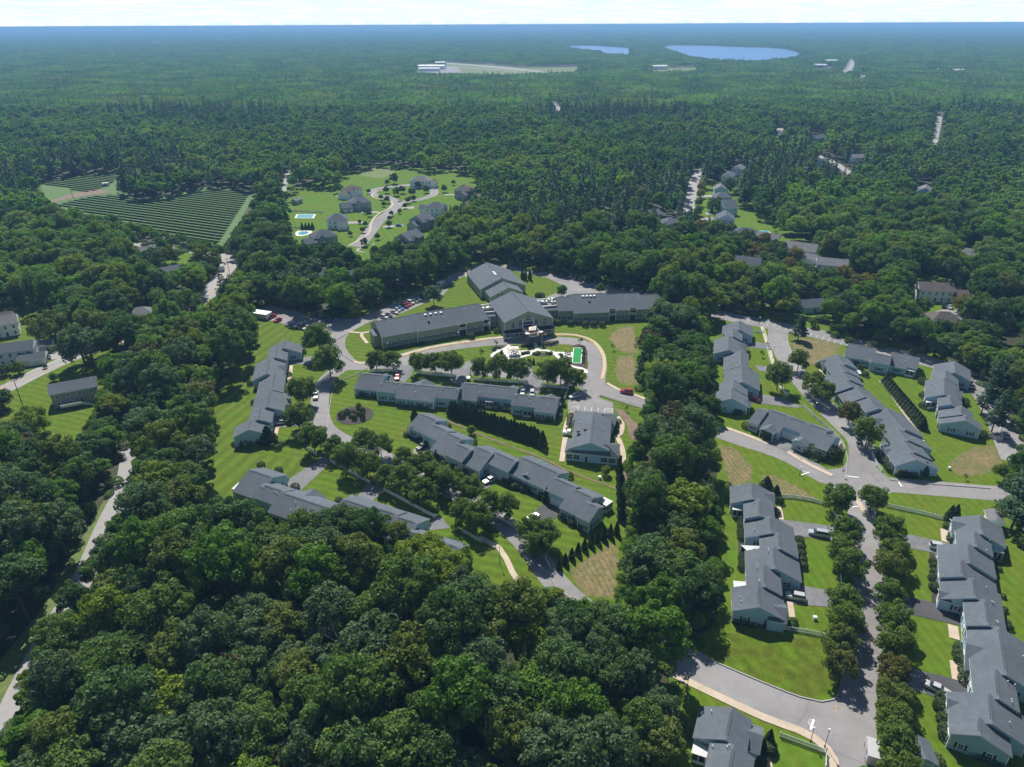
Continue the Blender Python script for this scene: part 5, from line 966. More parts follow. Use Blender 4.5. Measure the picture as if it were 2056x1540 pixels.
for lab, back, front, units in (('flat roofed link with rooftop air handlers left of the entrance hall', ((265, 775), (540, 745)), ((335, 892), (620, 866)), ((350, 840), (430, 830), (490, 815))), ('flat roofed link with rooftop air handlers right of the entrance hall', ((1140, 690), (1500, 655)), ((1240, 802), (1530, 775)), ((1230, 735), (1310, 735), (1400, 700), (1450, 740)))):
    a, b = W(*n2(*back[0]), 6.6), W(*n2(*back[1]), 6.6); d_, c_ = W(*n2(*front[0]), 6.6), W(*n2(*front[1]), 6.6); ce = (a + b + c_ + d_) / 4; o = thing('building_link', lab, 'building', (ce.x, ce.y, 0)); Q = [p - ce for p in (d_, c_, b, a)]
    out = (((Q[0] + Q[1]) - (Q[2] + Q[3])) / 2).normalized(); F = [Q[0] + out * 2.2, Q[1] + out * 2.2]; mb = MB()
    mb.hexa([(p.x, p.y, 0) for p in (F[0], F[1], Q[2], Q[3])], [(F[0].x, F[0].y, 5.2), (F[1].x, F[1].y, 5.2), (Q[2].x, Q[2].y, 5.2), (Q[3].x, Q[3].y, 5.2)], M['siding_green'], M['membrane']); mb.build('wall', o, Vector((0, 0, 0)))
    mb = MB(); mb.bar(Q[0] + Vector((0, 0, 6.3)), Q[1] + Vector((0, 0, 6.3)), .35, .6, M['trim']); mb.bar(Q[3] + Vector((0, 0, 6.3)), Q[2] + Vector((0, 0, 6.3)), .35, .6, M['trim']); mb.build('parapet', o, Vector((0, 0, 0)))
    mb = MB(); f0, f1 = F[0] + out * .3, F[1] + out * .3; mb.face([(f0.x, f0.y, 5.1), (f1.x, f1.y, 5.1), (Q[1].x, Q[1].y, 6.0), (Q[0].x, Q[0].y, 6.0)], M['roof']); mb.build('roof', o, Vector((0, 0, 0)))
    r_ = math.atan2(F[1].y - F[0].y, F[1].x - F[0].x) + math.pi
    for f in (.3, .75):
        for z in (1.7, 4.2): q = F[0].lerp(F[1], f); put_win(o, (q.x, q.y, z), r_)
    for k, u in enumerate(units):
        q = W(*n2(*u), 5.9); h = thing('air_handler', '%s rooftop air handler from the left on the link %s of the entrance hall' % (nth(k), 'left' if 'left' in lab else 'right'), 'air handler', (q.x, q.y, 5.2), 'rooftop air handlers', r_); mb = MB(); mb.box((0, 0, .75), (2.3, 1.6, 1.3), M['hvac'], 0, M['trim']); mb.build('casing', h, Vector((0, 0, 0))); mb = MB(); mb.tube([(0, 0, 1.4), (0, 0, 1.62)], [.5, .5], M['black'], 12); mb.build('fan', h, Vector((0, 0, 0)))
# ================================================================= OTHER HOUSES
GC = 'houses round the cul-de-sac'
house(707, 388, 13, 10, 62, 'white house with a brown roof at the left of the cul-de-sac', True, 2, 'siding_white', 'roof_brown', (-9, 0, 6, 8, 3.6), GC)
house(845, 369, 16, 11, -6, 'large white house at the head of the cul-de-sac', True, 2, 'siding_white', 'roof_mid', (10, -1, 6.5, 8, 3.2), GC)
house(932, 388, 11, 12, 72, 'grey house with a brown roof, rightmost on the cul-de-sac', True, 2, 'siding_grey', 'roof_brown', (-8.5, -2, 7, 8, 3.4), GC)
house(722, 412, 14, 11, 28, 'grey house with a projecting twin garage left of the curving road', True, 2, 'siding_grey', 'roof', (-10.5, -3, 8, 9, 3.6), GC)
house(678, 448, 13, 11, 12, 'tall pale house beside the rectangular swimming pool', True, 2, 'siding_white', 'roof_dark', (3, -7, 6, 5, 5.2), GC, gable=False)
house(650, 482, 14, 11, 32, 'dark roofed house beside the round swimming pool', True, 2, 'siding_grey', 'roof_dark', (-10, -4, 7, 8, 3.8), GC)
house(876, 424, 14, 11, -8, 'pale hip roofed house right of the curving road, farthest of three', True, 2, 'siding_white', 'roof_dark', (-9, 2, 6, 7, 4.2), GC, gable=False)
house(848, 450, 12, 12, 58, 'grey gabled house, middle of three right of the curving road', False, 2, 'siding_grey', 'roof', (-8, 0, 6, 8, 4), GC)
house(822, 486, 14, 12, 60, 'tan gabled house nearest the bottom of the curving road', False, 2, 'siding_tan', 'roof', (-9, 0, 6, 8, 4), GC)
GS = 'houses among the trees at the right'
for a in ((1482, 345, 13, 9, 60, 'white gabled house farthest up the straight side street', False, 2, 'siding_white', 'roof_mid', None), (1462, 360, 12, 9, 62, 'white gabled house second farthest up the side street', False, 2, 'siding_white', 'roof', None), (1445, 386, 10, 9, 80, 'pale blue fronted house with its gable to the side street', False, 2, 'siding', 'roof_mid', None),
          (1449, 402, 12, 10, 0, 'grey hip roofed house in the row along the side street', True, 2, 'siding', 'roof', None), (1460, 422, 9, 14, 8, 'narrow grey house squeezed between the hip roof and the white gable', False, 2, 'siding', 'roof', None), (1455, 446, 13, 11, 78, 'bright white gabled house beside the side street lawn', False, 2, 'siding_white', 'roof', (-8, 3, 6, 7, 3.2)), (1498, 468, 15, 10, -28, 'grey house behind the small above ground pool', True, 1, 'siding_grey', 'roof_dark', None), (1542, 478, 13, 9, -25, 'low grey roof just right of the above ground pool', False, 1, 'siding_grey', 'roof_mid', None),
          (1606, 508, 17, 10, -30, 'white gabled house behind the golden trees', False, 2, 'siding_white', 'roof_mid', (6, -8, 8, 7, 3)), (1668, 540, 15, 9, -22, 'white house with a round window end and a deck behind it', False, 2, 'siding_white', 'roof_mid', None), (1502, 528, 13, 10, -22, 'low grey house with a blue tarpaulin end left of the golden trees', False, 1, 'siding_grey', 'roof_dark', None), (1343, 456, 12, 11, 20, 'pale hip roofed house alone in front of the side street', True, 2, 'siding', 'roof', None), (1310, 430, 10, 9, 35, 'small grey gabled house left of the side street', False, 1, 'siding_grey', 'roof', None),
          (1640, 282, 22, 10, 40, 'large dark house in the far wood on the right', False, 2, 'siding_grey', 'roof_dark', (10, -8, 8, 8, 3)), (1652, 330, 9, 8, 60, 'small white gable end beside the curved lane', False, 2, 'siding_white', 'roof', None), (1722, 322, 13, 9, 10, 'white house half hidden right of the curved lane', False, 2, 'siding_white', 'roof_mid', None), (1855, 390, 15, 10, 60, 'house with a white sun porch in the right hand wood', False, 2, 'siding', 'roof_mid', None), (1946, 510, 14, 9, -30, 'pale gabled house deep in the wood near the right edge', False, 1, 'siding_white', 'roof_mid', None),
          (2032, 325, 13, 9, 15, 'small pale house at the right edge in the far wood', False, 1, 'siding_white', 'roof_mid', None), (1628, 612, 11, 8, 10, 'dark gabled house just behind the upper parking strip', False, 1, 'siding', 'roof_dark', None), (1690, 606, 9, 8, 5, 'second dark roof behind the upper parking strip', False, 1, 'siding_grey', 'roof_dark', None), (1872, 590, 15, 9, -10, 'long two storey colonial house with a chimney in the right hand wood', False, 2, 'siding_white', 'roof_brown', (12.5, -1, 10, 8, 3.2)), (1893, 643, 15, 12, -8, 'dark hip roofed house just above the right hand cottages', True, 1, 'siding_tan', 'roof_brown', None)):
    house(*a[:10], garage=a[10], group=GS, chimney='chimney' in a[5], gable=False)
house(18, 715, 19, 8, 22, 'white farmhouse with porches beside the two white cars', False, 2, 'siding_white', 'roof', (9, -5, 9, 6, 2.8), None, gable=False); house(86, 692, 7, 5, 22, 'small grey shed behind the white farmhouse', False, 1, 'siding_grey', 'roof_dark', None, None, gable=False, name='shed', cat='shed')
house(6, 660, 12, 9, 30, 'white sided gable house at the left edge above the hedge', False, 2, 'siding_white', 'roof_mid', None, None, gable=False); house(2, 640, 9, 8, 30, 'pale house cut by the left edge, farthest of the left yard', False, 1, 'siding_tan', 'roof_brown', None, None, gable=False)
dk = house(152, 790, 14, 8.5, 27, 'grey ranch house with a white rear deck on the left lawn', False, 2, 'siding_tan', 'roof', None, None, gable=False, slope=.5); mb = MB(); mb.box((-1.5, -6, 1.3), (6, 3.2, .2), M['trim'], 0, M['deckwood']); mb.build('deck', dk, Vector((0, 0, 0))); mb = MB()
for a, b in (((-4.5, -7.6), (1.5, -7.6)), ((-4.5, -7.6), (-4.5, -4.4)), ((1.5, -7.6), (5.5, -7.6))): mb.bar((a[0], a[1], 2.3 if a[0] < 1.4 else 2.3), (b[0], b[1], 2.3 if b[0] < 5 else .8), .12, .1, M['trim']); mb.bar((a[0], a[1], 1.8), (b[0], b[1], 1.8 if b[0] < 5 else .4), .05, .7, M['trim'])
mb.build('deck_rail', dk, Vector((0, 0, 0)))
for a in ((292, 505, 12, 8, 35, 'grey roofed house beside the main road bend, farthest left', 1, 'roof_mid'), (340, 545, 14, 8, 40, 'pale blue gabled house on the lawn beside the road bend', 1, 'roof'), (284, 628, 10, 8, 20, 'small grey hip roof buried in the left wood', 1, 'roof_mid'), (632, 548, 14, 9, -15, 'dark roofed cabin behind the parking lot wood', 1, 'roof_dark')): house(a[0], a[1], a[2], a[3], a[4], a[5], 'hip' in a[5], a[6], 'siding', a[7], None, None, gable=False)
house(693, 556, 10, 8, 40, 'dark red barn behind the parking lot wood', False, 1, 'siding_red', 'roof_dark', None, None, gable=False, name='barn', cat='barn')
house(1996, 1040, 4.2, 3.2, 70, 'small white garden shed under the big pine', False, 1, 'siding_white', 'roof_mid', None, None, gable=False, win=False, name='shed', cat='shed')
house(1846, 1512, 4, 4, 80, 'small pale hut at the bottom edge beside the street trees', False, 1, 'siding', 'roof', None, None, gable=False, win=False, name='shed', cat='shed')
for a in ((596, 402, 8, 4, 70, 'grey garden shed on the left of the cul-de-sac lawn'),): house(*a[:6], False, 1, 'siding_grey', 'roof_mid', None, None, gable=False, name='shed', cat='shed')
# far buildings at the airfield, the barn by the field and pale sheds on the horizon
def far_shed(px, py, w, d, h, ang, label, cat='building', wall='siding_white', roof='metalroof', name='hangar'):
    p = W(px, py); o = thing(name, label, cat, (p.x, p.y, 0), None, math.radians(ang)); mb = MB(); mb.hexa([(-w / 2, -d / 2, 0), (w / 2, -d / 2, 0), (w / 2, d / 2, 0), (-w / 2, d / 2, 0)], [(-w / 2, -d / 2, h), (w / 2, -d / 2, h), (w / 2, d / 2, h), (-w / 2, d / 2, h)], M[wall]); mb.build('wall', o, Vector((0, 0, 0)))
    mb = MB()
    for s in (-1, 1):
        q = [(-w / 2 - 1, s * (d / 2 + 1), h), (w / 2 + 1, s * (d / 2 + 1), h), (w / 2 + 1, 0, h + d * .09), (-w / 2 - 1, 0, h + d * .09)]; mb.face(q if s < 0 else q[::-1], M[roof])
    mb.build('roof', o, Vector((0, 0, 0))); return o
far_shed(862, 139, 95, 30, 10, -4, 'long white hangar at the left of the airfield'); far_shed(885, 134, 30, 22, 13, -4, 'dark sided hangar behind the long white one', wall='siding_grey'); far_shed(862, 143, 60, 20, 8, -4, 'low white hangar nearest the viewer at the airfield')
far_shed(1312, 139, 75, 30, 9, 0, 'long pale barn roof in the far wood left of the lake', name='barn', cat='barn')
for i, (x, y, w, d, h, c) in enumerate(((316, 90, 80, 30, 12, 'in the far wood at upper left'), (450, 83, 60, 25, 12, 'right of the upper left pale roof'), (468, 79, 40, 25, 12, 'nearest the horizon at upper left'), (1380, 83, 60, 30, 12, 'on the far shore of the lake'), (1636, 136, 60, 30, 8, 'beside the far highway'), (1664, 131, 40, 30, 14, 'dark and tall beside the far highway'), (1840, 122, 70, 25, 8, 'in the far wood right of the highway'), (2050, 128, 60, 30, 10, 'at the far right edge'), (1435, 188, 16, 9, 8, 'alone in the wood between the fields'), (1420, 304, 18, 10, 6, 'in the wood above the side street'), (1085, 212, 16, 10, 6, 'in the middle of the far wood'), (1303, 245, 12, 9, 6, 'small and pale in the middle wood'), (1797, 207, 12, 9, 6, 'small and pale in the right hand wood'), (1945, 268, 16, 10, 6, 'by the top of the straight far road'))):
    far_shed(x, y, w, d, h, RNG.uniform(-20, 20), 'pale roofed building ' + c, wall='siding_grey' if 'dark' in c else 'siding_white', name='far_building')
for x, y, lab in ((1345, 68, 'white water tower standing above the far wood'), (1068, 56, 'small pale water tower near the horizon')):
    p = W(x, y + 2); o = thing('water_tower', lab, 'water tower', (p.x, p.y, 0)); mb = MB(); mb.tube([(0, 0, 0), (0, 0, 30)], [3, 3], M['trim'], 10); mb.build('stem', o, Vector((0, 0, 0))); mb = MB(); mb.tube([(0, 0, 28), (0, 0, 33), (0, 0, 38), (0, 0, 42)], [4, 11, 11, 4], M['trim'], 14); mb.build('tank', o, Vector((0, 0, 0)))
# ================================================================= WATER, AIRFIELD, HILLS, SOLAR FIELD, POOLS
sheet('lake', [(1322, 101), (1345, 91.5), (1420, 92), (1475, 95), (1540, 96), (1580, 100), (1609, 108), (1600, 118), (1540, 127), (1475, 130), (1420, 125), (1385, 121), (1350, 112)], M['water'], z=.3)
sheet('lake', [(1128, 93), (1190, 92), (1264, 97), (1266, 114), (1218, 112), (1200, 105), (1150, 99)], M['water'], z=.31)
sheet('airfield', [(800, 152), (840, 134), (890, 124), (990, 130), (1060, 135), (1170, 133), (1165, 150), (1100, 153), (1010, 158), (900, 158)], M['lawn_wild'], z=.2)
strip('runway', [(893, 127), (960, 132), (1020, 137.5), (1085, 144)], 38, M['highway'], z=.3); strip('taxiway', [(905, 134), (980, 139), (1040, 143.5)], 14, M['highway'], z=.32); sheet('airfield', [(890, 138), (920, 136), (928, 146), (905, 147)], M['asphalt'], z=.34)
sheet('airfield', [(840, 142), (880, 132), (915, 135), (905, 147), (850, 147)], M['asphalt'], z=.26)
sheet('rough_grass', [(1290, 148), (1325, 136), (1410, 134), (1410, 144), (1330, 149)], M['lawn_wild'], z=.2); sheet('parking_lot', [(1885, 143), (1850, 136), (1935, 136), (1938, 144)], M['highway'], z=.2)
for (x0, x1, dist, hmax, nm) in ((-12000, 1500, 17500, 50, 1), (-3500, 9000, 21500, 105, 2), (2500, 14000, 18500, 40, 3), (-9000, 4000, 14500, 30, 4)):
    mb = MB(); n = 60; rows = []
    for j, (dy, f) in enumerate(((0, 0), (700, .6), (1400, 1), (2300, .7), (3200, 0))):
        rows.append([(x0 + (x1 - x0) * i / n, dist + dy, f * hmax * math.sin(math.pi * i / n) ** .7 * (.75 + .25 * math.sin(i * .7 + nm) * math.sin(i * .23 + 2 * nm)) - (2 if f == 0 else 0)) for i in range(n + 1)])
    for j in range(4):
        for i in range(n): mb.face([rows[j][i], rows[j][i + 1], rows[j + 1][i + 1], rows[j + 1][i]], M['leaf_far'])
    struct(mb.build('hills'))
zs = Z(80, 340, 2.8244); u = (W(*zs(1030, 400)) - W(*zs(650, 345))).normalized(); v = Vector((-u.y, u.x, 0)); 
if v.y < 0: v = -v
k = 0
for fi, (poly, where) in enumerate(((zs.L([(70, 205), (215, 165), (330, 145), (430, 150), (640, 180), (760, 165), (960, 110), (1215, 125), (1185, 165), (1030, 415), (930, 405), (640, 350), (400, 275), (200, 230)]), 'lower'), (zs.L([(0, 75), (130, 48), (440, 22), (430, 75), (330, 120), (230, 135), (150, 105), (30, 85)]), 'upper'))):
    P = [W(*p) for p in poly]; o = P[0]; Q = [((p - o).dot(u), (p - o).dot(v)) for p in P]; lo, hi = min(q[1] for q in Q), max(q[1] for q in Q); rows = []; t = lo + 2
    while t < hi:
        xs = []
        for i in range(len(Q)):
            (xa, ya), (xb, yb) = Q[i], Q[(i + 1) % len(Q)]
            if (ya > t) != (yb > t): xs.append(xa + (t - ya) * (xb - xa) / (yb - ya))
        xs.sort(); rows += [(xs[i] + 2, xs[i + 1] - 2, t) for i in range(0, len(xs) - 1, 2) if xs[i + 1] - xs[i] > 8]; t += 5.5
    for k, (a, b, t) in enumerate(rows):
        p = o + u * (a + b) / 2 + v * t; r = thing('solar_row', '%s row of solar panels from the near side of the %s solar field' % (nth(k), where), 'solar panels', (p.x, p.y, 0), 'rows of solar panels', math.atan2(u.y, u.x)); L_ = b - a
        mp = MB(); n = max(2, int(L_ / 6)); 
        for i in range(n):
            x0, x1 = -L_ / 2 + L_ * i / n, -L_ / 2 + L_ * (i + 1) / n - .15; mp.hexa([(x0, -1.5, 1.75), (x1, -1.5, 1.75), (x1, 1.5, .6), (x0, 1.5, .6)], [(x0, -1.5, 1.82), (x1, -1.5, 1.82), (x1, 1.5, .67), (x0, 1.5, .67)], M['black'], M['solar'])
        mp.build('panels', r, Vector((0, 0, 0))); mf = MB()
        for i in range(n + 1): x = -L_ / 2 + L_ * i / n; mf.tube([(x, .2, 0), (x, .2, 1.4)], [.06, .06], M['steel'], 5)
        mf.build('posts', r, Vector((0, 0, 0)))['kind'] = 'stuff'
p = W(*zs(375, 95)); o = thing('inverter_cabinet', 'white inverter cabinet at the end of the solar field track', 'cabinet', (p.x, p.y, 0), None, .3); mb = MB(); mb.box((0, 0, 1.4), (5, 2.4, 2.6), M['hvac'], 0, M['trim']); mb.build('casing', o, Vector((0, 0, 0))); mb = MB(); mb.box((0, -1.22, 1.3), (1.6, .06, 1.8), M['membrane']); mb.build('louvre', o, Vector((0, 0, 0)))
def pool(pts, label, rnd):
    P = [W(*p) for p in pts]; c = sum(P, Vector()) / len(P); o = thing('swimming_pool', label, 'swimming pool', (c.x, c.y, 0)); mb = MB(); mb.face([(p.x - c.x, p.y - c.y, .14) for p in P][::1 if (P[1] - P[0]).cross(P[2] - P[1]).z > 0 else -1], M['white_concrete']); mb.build('pool_deck', o, Vector((0, 0, 0)))
    mw = MB(); I = [(p - c) * (.62 if rnd else .8) for p in P]; mw.face([(p.x, p.y, .19) for p in I][::1 if (P[1] - P[0]).cross(P[2] - P[1]).z > 0 else -1], M['pool']); mw.build('pool_water', o, Vector((0, 0, 0)))
pool(zC.L([(180, 568), (385, 568), (360, 610), (160, 608)]), 'rectangular swimming pool on the cul-de-sac lawn', False); pool(zC.L([(165, 765), (190, 740), (260, 735), (330, 738), (350, 752), (300, 780), (230, 795), (180, 792)]), 'round swimming pool with a pale deck behind the dark roofed house', True)
p = W(1535, 466, 1.2); o = thing('swimming_pool', 'above ground pool with a white rim beside the side street houses', 'swimming pool', (p.x, p.y, 0)); mb = MB(); mb.tube([(0, 0, 0), (0, 0, 1.3)], [3.6, 3.6], M['trim'], 20); mb.build('pool_wall', o, Vector((0, 0, 0))); mb = MB(); mb.tube([(0, 0, 1.25), (0, 0, 1.32)], [3.3, 3.3], M['pool'], 20); mb.build('pool_water', o, Vector((0, 0, 0)))
# ================================================================= FENCES, LAMPS, POLES, FLAG
def fence(pts, h, label, group, m='vinyl', gap=.06, wood=False):
    Q = smooth_line([W(*p) for p in pts], 2.4); c = sum(Q, Vector()) / len(Q); o = thing('picket_fence' if not wood else 'board_fence', label, 'fence', (c.x, c.y, 0), group); Q = [q - c for q in Q]; mb = MB()
    for a, b in zip(Q, Q[1:]):
        L_ = (b - a).length
        if wood: mb.bar(a + Vector((0, 0, h / 2)), b + Vector((0, 0, h / 2)), .06, h, M[m]); continue
        for z in (.2, h - .12): mb.bar(a + Vector((0, 0, z)), b + Vector((0, 0, z)), .05, .12, M[m])
        n = max(2, int(L_ / .17))
        for i in range(n): p = a.lerp(b, (i + .5) / n); mb.box((p.x, p.y, h * .47), (.1, .03, h * .88), M[m], math.atan2(b.y - a.y, b.x - a.x))
    mb.build('panel', o, Vector((0, 0, 0)))
    for q in Q: m_ = MB(); m_.box((q.x, q.y, (h + .15) / 2), (.14, .14, h + .15), M[m]); m_.build('post', o, Vector((0, 0, 0)))
GF = 'white vinyl fences'
for pts, lab in ((c1.L([(355, 150), (470, 135), (600, 127), (790, 130)]), 'white fence above the red car, leftmost behind the straight cottage row'), (c1.L([(1095, 165), (1400, 192), (1715, 222)]), 'white fence left of the golf cart behind the straight cottage row'), (c2.L([(405, 180), (800, 210), (1215, 242)]), 'white fence right of the golf cart behind the straight cottage row'), (c2.L([(1492, 290), (1920, 328)]), 'white fence nearest the silver car behind the straight cottage row'), (c2.L([(1935, 330), (1895, 440), (1860, 530)]), 'short white fence running toward the viewer beside the silver car'),
                 (zB.L([(800, 225), (850, 305), (970, 392)]), 'curved white fence below the left cottage row'), (zB.L([(1085, 445), (1250, 535), (1410, 622)]), 'white fence between the two upper driveways of the wood side cottages'), (zB.L([(1530, 682), (1740, 795), (1950, 908)]), 'longest white fence above the wood side cottages'), (zB.L([(1400, 380), (1470, 425), (1560, 462)]), 'white fence under the street trees by the open lawn'), (zD.L([(0, 748), (85, 787)]), 'short white fence by the driveway at the end of the wood side cottages'), (zD.L([(280, 888), (420, 968)]), 'white fence beside the footpath above the dark wood'),
                 (zD.L([(875, 1085), (912, 1155)]), 'short white fence beside the arborvitae row'), (zD.L([(540, 792), (660, 862)]), 'white fence below the black driveway'), (zD.L([(100, 568), (205, 624)]), 'white fence under the trees below the longest cottage row'), ([(630, 778), (648, 766), (668, 748)], 'white fence beside the road bend right of the left cottage row'), (zF.L([(1110, 700), (1130, 750), (1150, 795)]), 'short white fence right of the lone round tree by the upper street'), (zF.L([(1190, 890), (1270, 1010), (1350, 1075), (1430, 1122)]), 'curved white fence left of the long stepped cottages'),
                 (zF.L([(1190, 1115), (1300, 1218), (1430, 1325), (1550, 1440), (1600, 1510), (1618, 1560)]), 'long curved white fence along the street behind the cottage pair'), (zF.L([(958, 905), (990, 965), (1030, 1010)]), 'short white fence left of the upper street by the round tree'), (zF.L([(818, 510), (840, 600), (868, 695)]), 'white fence along the upper street footpath, lower piece'), (zF.L([(775, 295), (795, 370), (822, 455)]), 'white fence along the upper street footpath, upper piece'), (zF.L([(692, 345), (790, 352)]), 'short white fence joining the first central cottage to the footpath'), (zF.L([(1632, 1268), (1680, 1320), (1722, 1362)]), 'short white fence behind the parked silver car on the curving street'),
                 (zK.L([(450, 512), (560, 520), (680, 540), (785, 570)]), 'white fence between the brown patch and the minivan lawn'), (zK.L([(1155, 572), (1260, 595), (1400, 625), (1540, 662)]), 'long white fence across the lawn above the nearest cottages'), (zK.L([(1065, 228), (1090, 290), (1130, 348)]), 'white fence along the kerb beside the clipped round bushes'), (zK.L([(820, 618), (858, 690)]), 'short white fence under the left street trees at the top'), (zK.L([(500, 1372), (640, 1395), (770, 1422)]), 'white fence below the minivan cottages'), (zK.L([(862, 1020), (868, 1090)]), 'short white fence between the left street trees'), (zK.L([(1080, 560), (1085, 640)]), 'short white fence under the right street trees at the top'),
                 (zS.L([(685, 835), (945, 930)]), 'white fence on the bright lawn at the bottom'), (zS.L([(945, 930), (940, 1020)]), 'short white fence running off the bottom edge'), (zJ.L([(1640, 1410), (1820, 1465), (1795, 1320)]), 'white corner fence beside the parked pale car at the right'), (zJ.L([(1515, 788), (1640, 812)]), 'short white fence above the tan car'), (zC.L([(130, 535), (300, 545), (460, 555)]), 'white fence behind the rectangular pool'), (zC.L([(70, 705), (230, 715)]), 'white fence behind the round pool')):
    fence(pts, 1.25, lab, GF)
fence(zF.L([(290, 75), (700, 145), (1160, 212), (1560, 285), (2050, 415)]), 1.9, 'long brown board fence along the upper parking strip', None, 'wood', wood=True); fence(zJ.L([(680, 470), (800, 495), (980, 550)]), 1.9, 'short brown board fence right of the upper parking strip', None, 'wood', wood=True); fence(zS.L([(-30, 300), (20, 318), (60, 335)]), 1.2, 'dark guard fence in the shade of the central wood by the bottom street', None, 'wood', wood=True)
def lamp(px, py, h, label, arm=False):
    p = W(px, py); o = thing('street_lamp', label, 'street lamp', (p.x, p.y, 0), 'street lamps'); mb = MB(); mb.tube([(0, 0, 0), (0, 0, .5), (0, 0, .5), (0, 0, h)], [.16, .14, .06, .05], M['black'], 8); mb.build('post', o, Vector((0, 0, 0))); mb = MB(); mb.tube([(0, 0, h), (0, 0, h + .1), (0, 0, h + .5), (0, 0, h + .6)], [.08, .16, .24, .02], M['lampglass'], 8); mb.build('lantern', o, Vector((0, 0, 0)))
for (x, y), h, l in ((zS(163, 585), 5, 'street lamp on the verge beside the bottom street, nearest the dark wood'), (zS(937, 895), 4.5, 'street lamp at the kerb of the bottom corner'), (zS(858, 865), 3.5, 'short post lamp at the bottom end of the footpath'), (zD(549, 1112), 5, 'street lamp on the small lawn by the curving footpath'), (zF(1304, 1215), 5, 'street lamp beside the long curved fence'), (zF(880, 610), 5, 'street lamp on the upper street footpath'), (zF(740, 265), 3, 'small lamp at the top of the upper street'), (zK(600, 370), 2.5, 'low post beside the left STOP line'), (zK(560, 225), 4.5, 'street lamp by the recessed driveway'), (zN(82, 745), 3, 'white lamp on the lawn of the left wing'), (n1(1522, 740), 3, 'white lamp in front of the left wing windows'), (n1(395, 915), 3, 'white lamp at the left corner of the left wing'), (c1(1960, 180), 3, 'dark post beside the golf cart'), (zG(100, 770), 2.5, 'dark post in the middle parking bay')): lamp(x, y, h, l)
def utility(px, py, h, label):
    p = W(px, py); o = thing('utility_pole', label, 'utility pole', (p.x, p.y, 0), 'utility poles'); mb = MB(); mb.tube([(0, 0, 0), (0, 0, h)], [.16, .1], M['pole'], 7); mb.build('pole', o, Vector((0, 0, 0))); mb = MB(); mb.box((0, 0, h - .6), (2.2, .12, .14), M['pole'], .5); mb.build('crossarm', o, Vector((0, 0, 0))); return Vector((p.x, p.y, h - .5))
U = [utility(46, 815, 10.5, 'leaning looking utility pole on the left lawn beside the road'), utility(394, 655, 10.5, 'utility pole rising from the trees left of the parking lot'), utility(462, 556, 10.5, 'utility pole at the main road bend'), utility(466, 512, 10.5, 'utility pole just beyond the main road bend'), utility(147, 398, 10, 'utility pole on the track of the solar field')]
for a, b, l in ((U[0], U[1], 'power line over the left road trees'), (U[1], U[2], 'power line toward the main road bend'), (U[2], U[3], 'short power line across the road bend')):
    o = thing('power_line', l, 'power line', tuple((a + b) / 2)); mb = MB(); c = (a + b) / 2
    for dx in (-.9, 0, .9): mb.tube([a - c + Vector((dx, 0, 0)), Vector((dx, 0, -.9)), b - c + Vector((dx, 0, 0))], [.025] * 3, M['black'], 4)
    mb.build('wires', o, Vector((0, 0, 0)))
p = W(*zG(1080, 556)); o = thing('flagpole', 'tall white flagpole with two flags on the garden lawn', 'flagpole', (p.x, p.y, 0)); mb = MB(); mb.tube([(0, 0, 0), (0, 0, 12)], [.09, .05], M['trim'], 8); mb.build('pole', o, Vector((0, 0, 0)))
for nm, z, ms in (('flag', 10.3, ('flag_red', 'flag_white')), ('flag', 8.6, ('flag_blue', 'flag_blue'))):
    mb = MB()
    for i in range(7):
        w0 = [math.sin(k * .9) * .12 for k in range(6)]; z0, z1 = z + i * .2, z + i * .2 + .2
        for k in range(5): mb.hexa([(.05 + k * .36, w0[k] - .01, z0), (.05 + k * .36 + .36, w0[k + 1] - .01, z0), (.05 + k * .36 + .36, w0[k + 1] + .01, z0), (.05 + k * .36, w0[k] + .01, z0)], [(.05 + k * .36, w0[k] - .01, z1), (.05 + k * .36 + .36, w0[k + 1] - .01, z1), (.05 + k * .36 + .36, w0[k + 1] + .01, z1), (.05 + k * .36, w0[k] + .01, z1)], M['flag_blue'] if (k < 2 and i > 2) else M[ms[i % 2]])
    mb.build(nm, o, Vector((0, 0, 0)))
def sign(px, py, label, m, w=.75, h=2.2):
    p = W(px, py); o = thing('road_sign', label, 'sign', (p.x, p.y, 0)); mb = MB(); mb.tube([(0, 0, 0), (0, 0, h)], [.04, .04], M['steel'], 6); mb.build('post', o, Vector((0, 0, 0))); mb = MB(); mb.box((0, -.05, h), (w, .03, w), M[m]); mb.build('panel', o, Vector((0, 0, 0)))
sign(*h2(940, 1430), 'small yellow warning sign beside the clipped hedge', 'yellow'); sign(*zK(875, 378), 'small grey road sign at the corner of the junction', 'steel')
# ================================================================= CARS
def row(z, lst, dx, dy, group, fmt):
    for i, (x, y, k, c) in enumerate(lst): a = z(x, y); b = z(x + dx, y + dy); car(*a, *b, k, c, fmt % (nth(i), c.replace('_', ' '), {'suv': 'SUV', 'sedan': 'sedan', 'hatch': 'hatchback', 'pickup': 'pickup', 'van': 'van'}[k]), group)
G1 = 'cars in the lots around the main building'
row(z500, [(365, 608, 'sedan', 'red'), (460, 668, 'hatch', 'red'), (655, 722, 'sedan', 'white'), (790, 752, 'sedan', 'silver'), (850, 778, 'hatch', 'dark_red'), (935, 788, 'sedan', 'white')], -60, 24, G1, '%s car from the left in the front rank of the left lot, %s %s')
row(z500, [(612, 460, 'suv', 'dark_red'), (1070, 592, 'sedan', 'blue'), (1195, 612, 'suv', 'black'), (1300, 665, 'hatch', 'dark_blue'), (1395, 660, 'sedan', 'blue')], 60, -24, G1, '%s car from the left in the shaded rank of the left lot, %s %s')
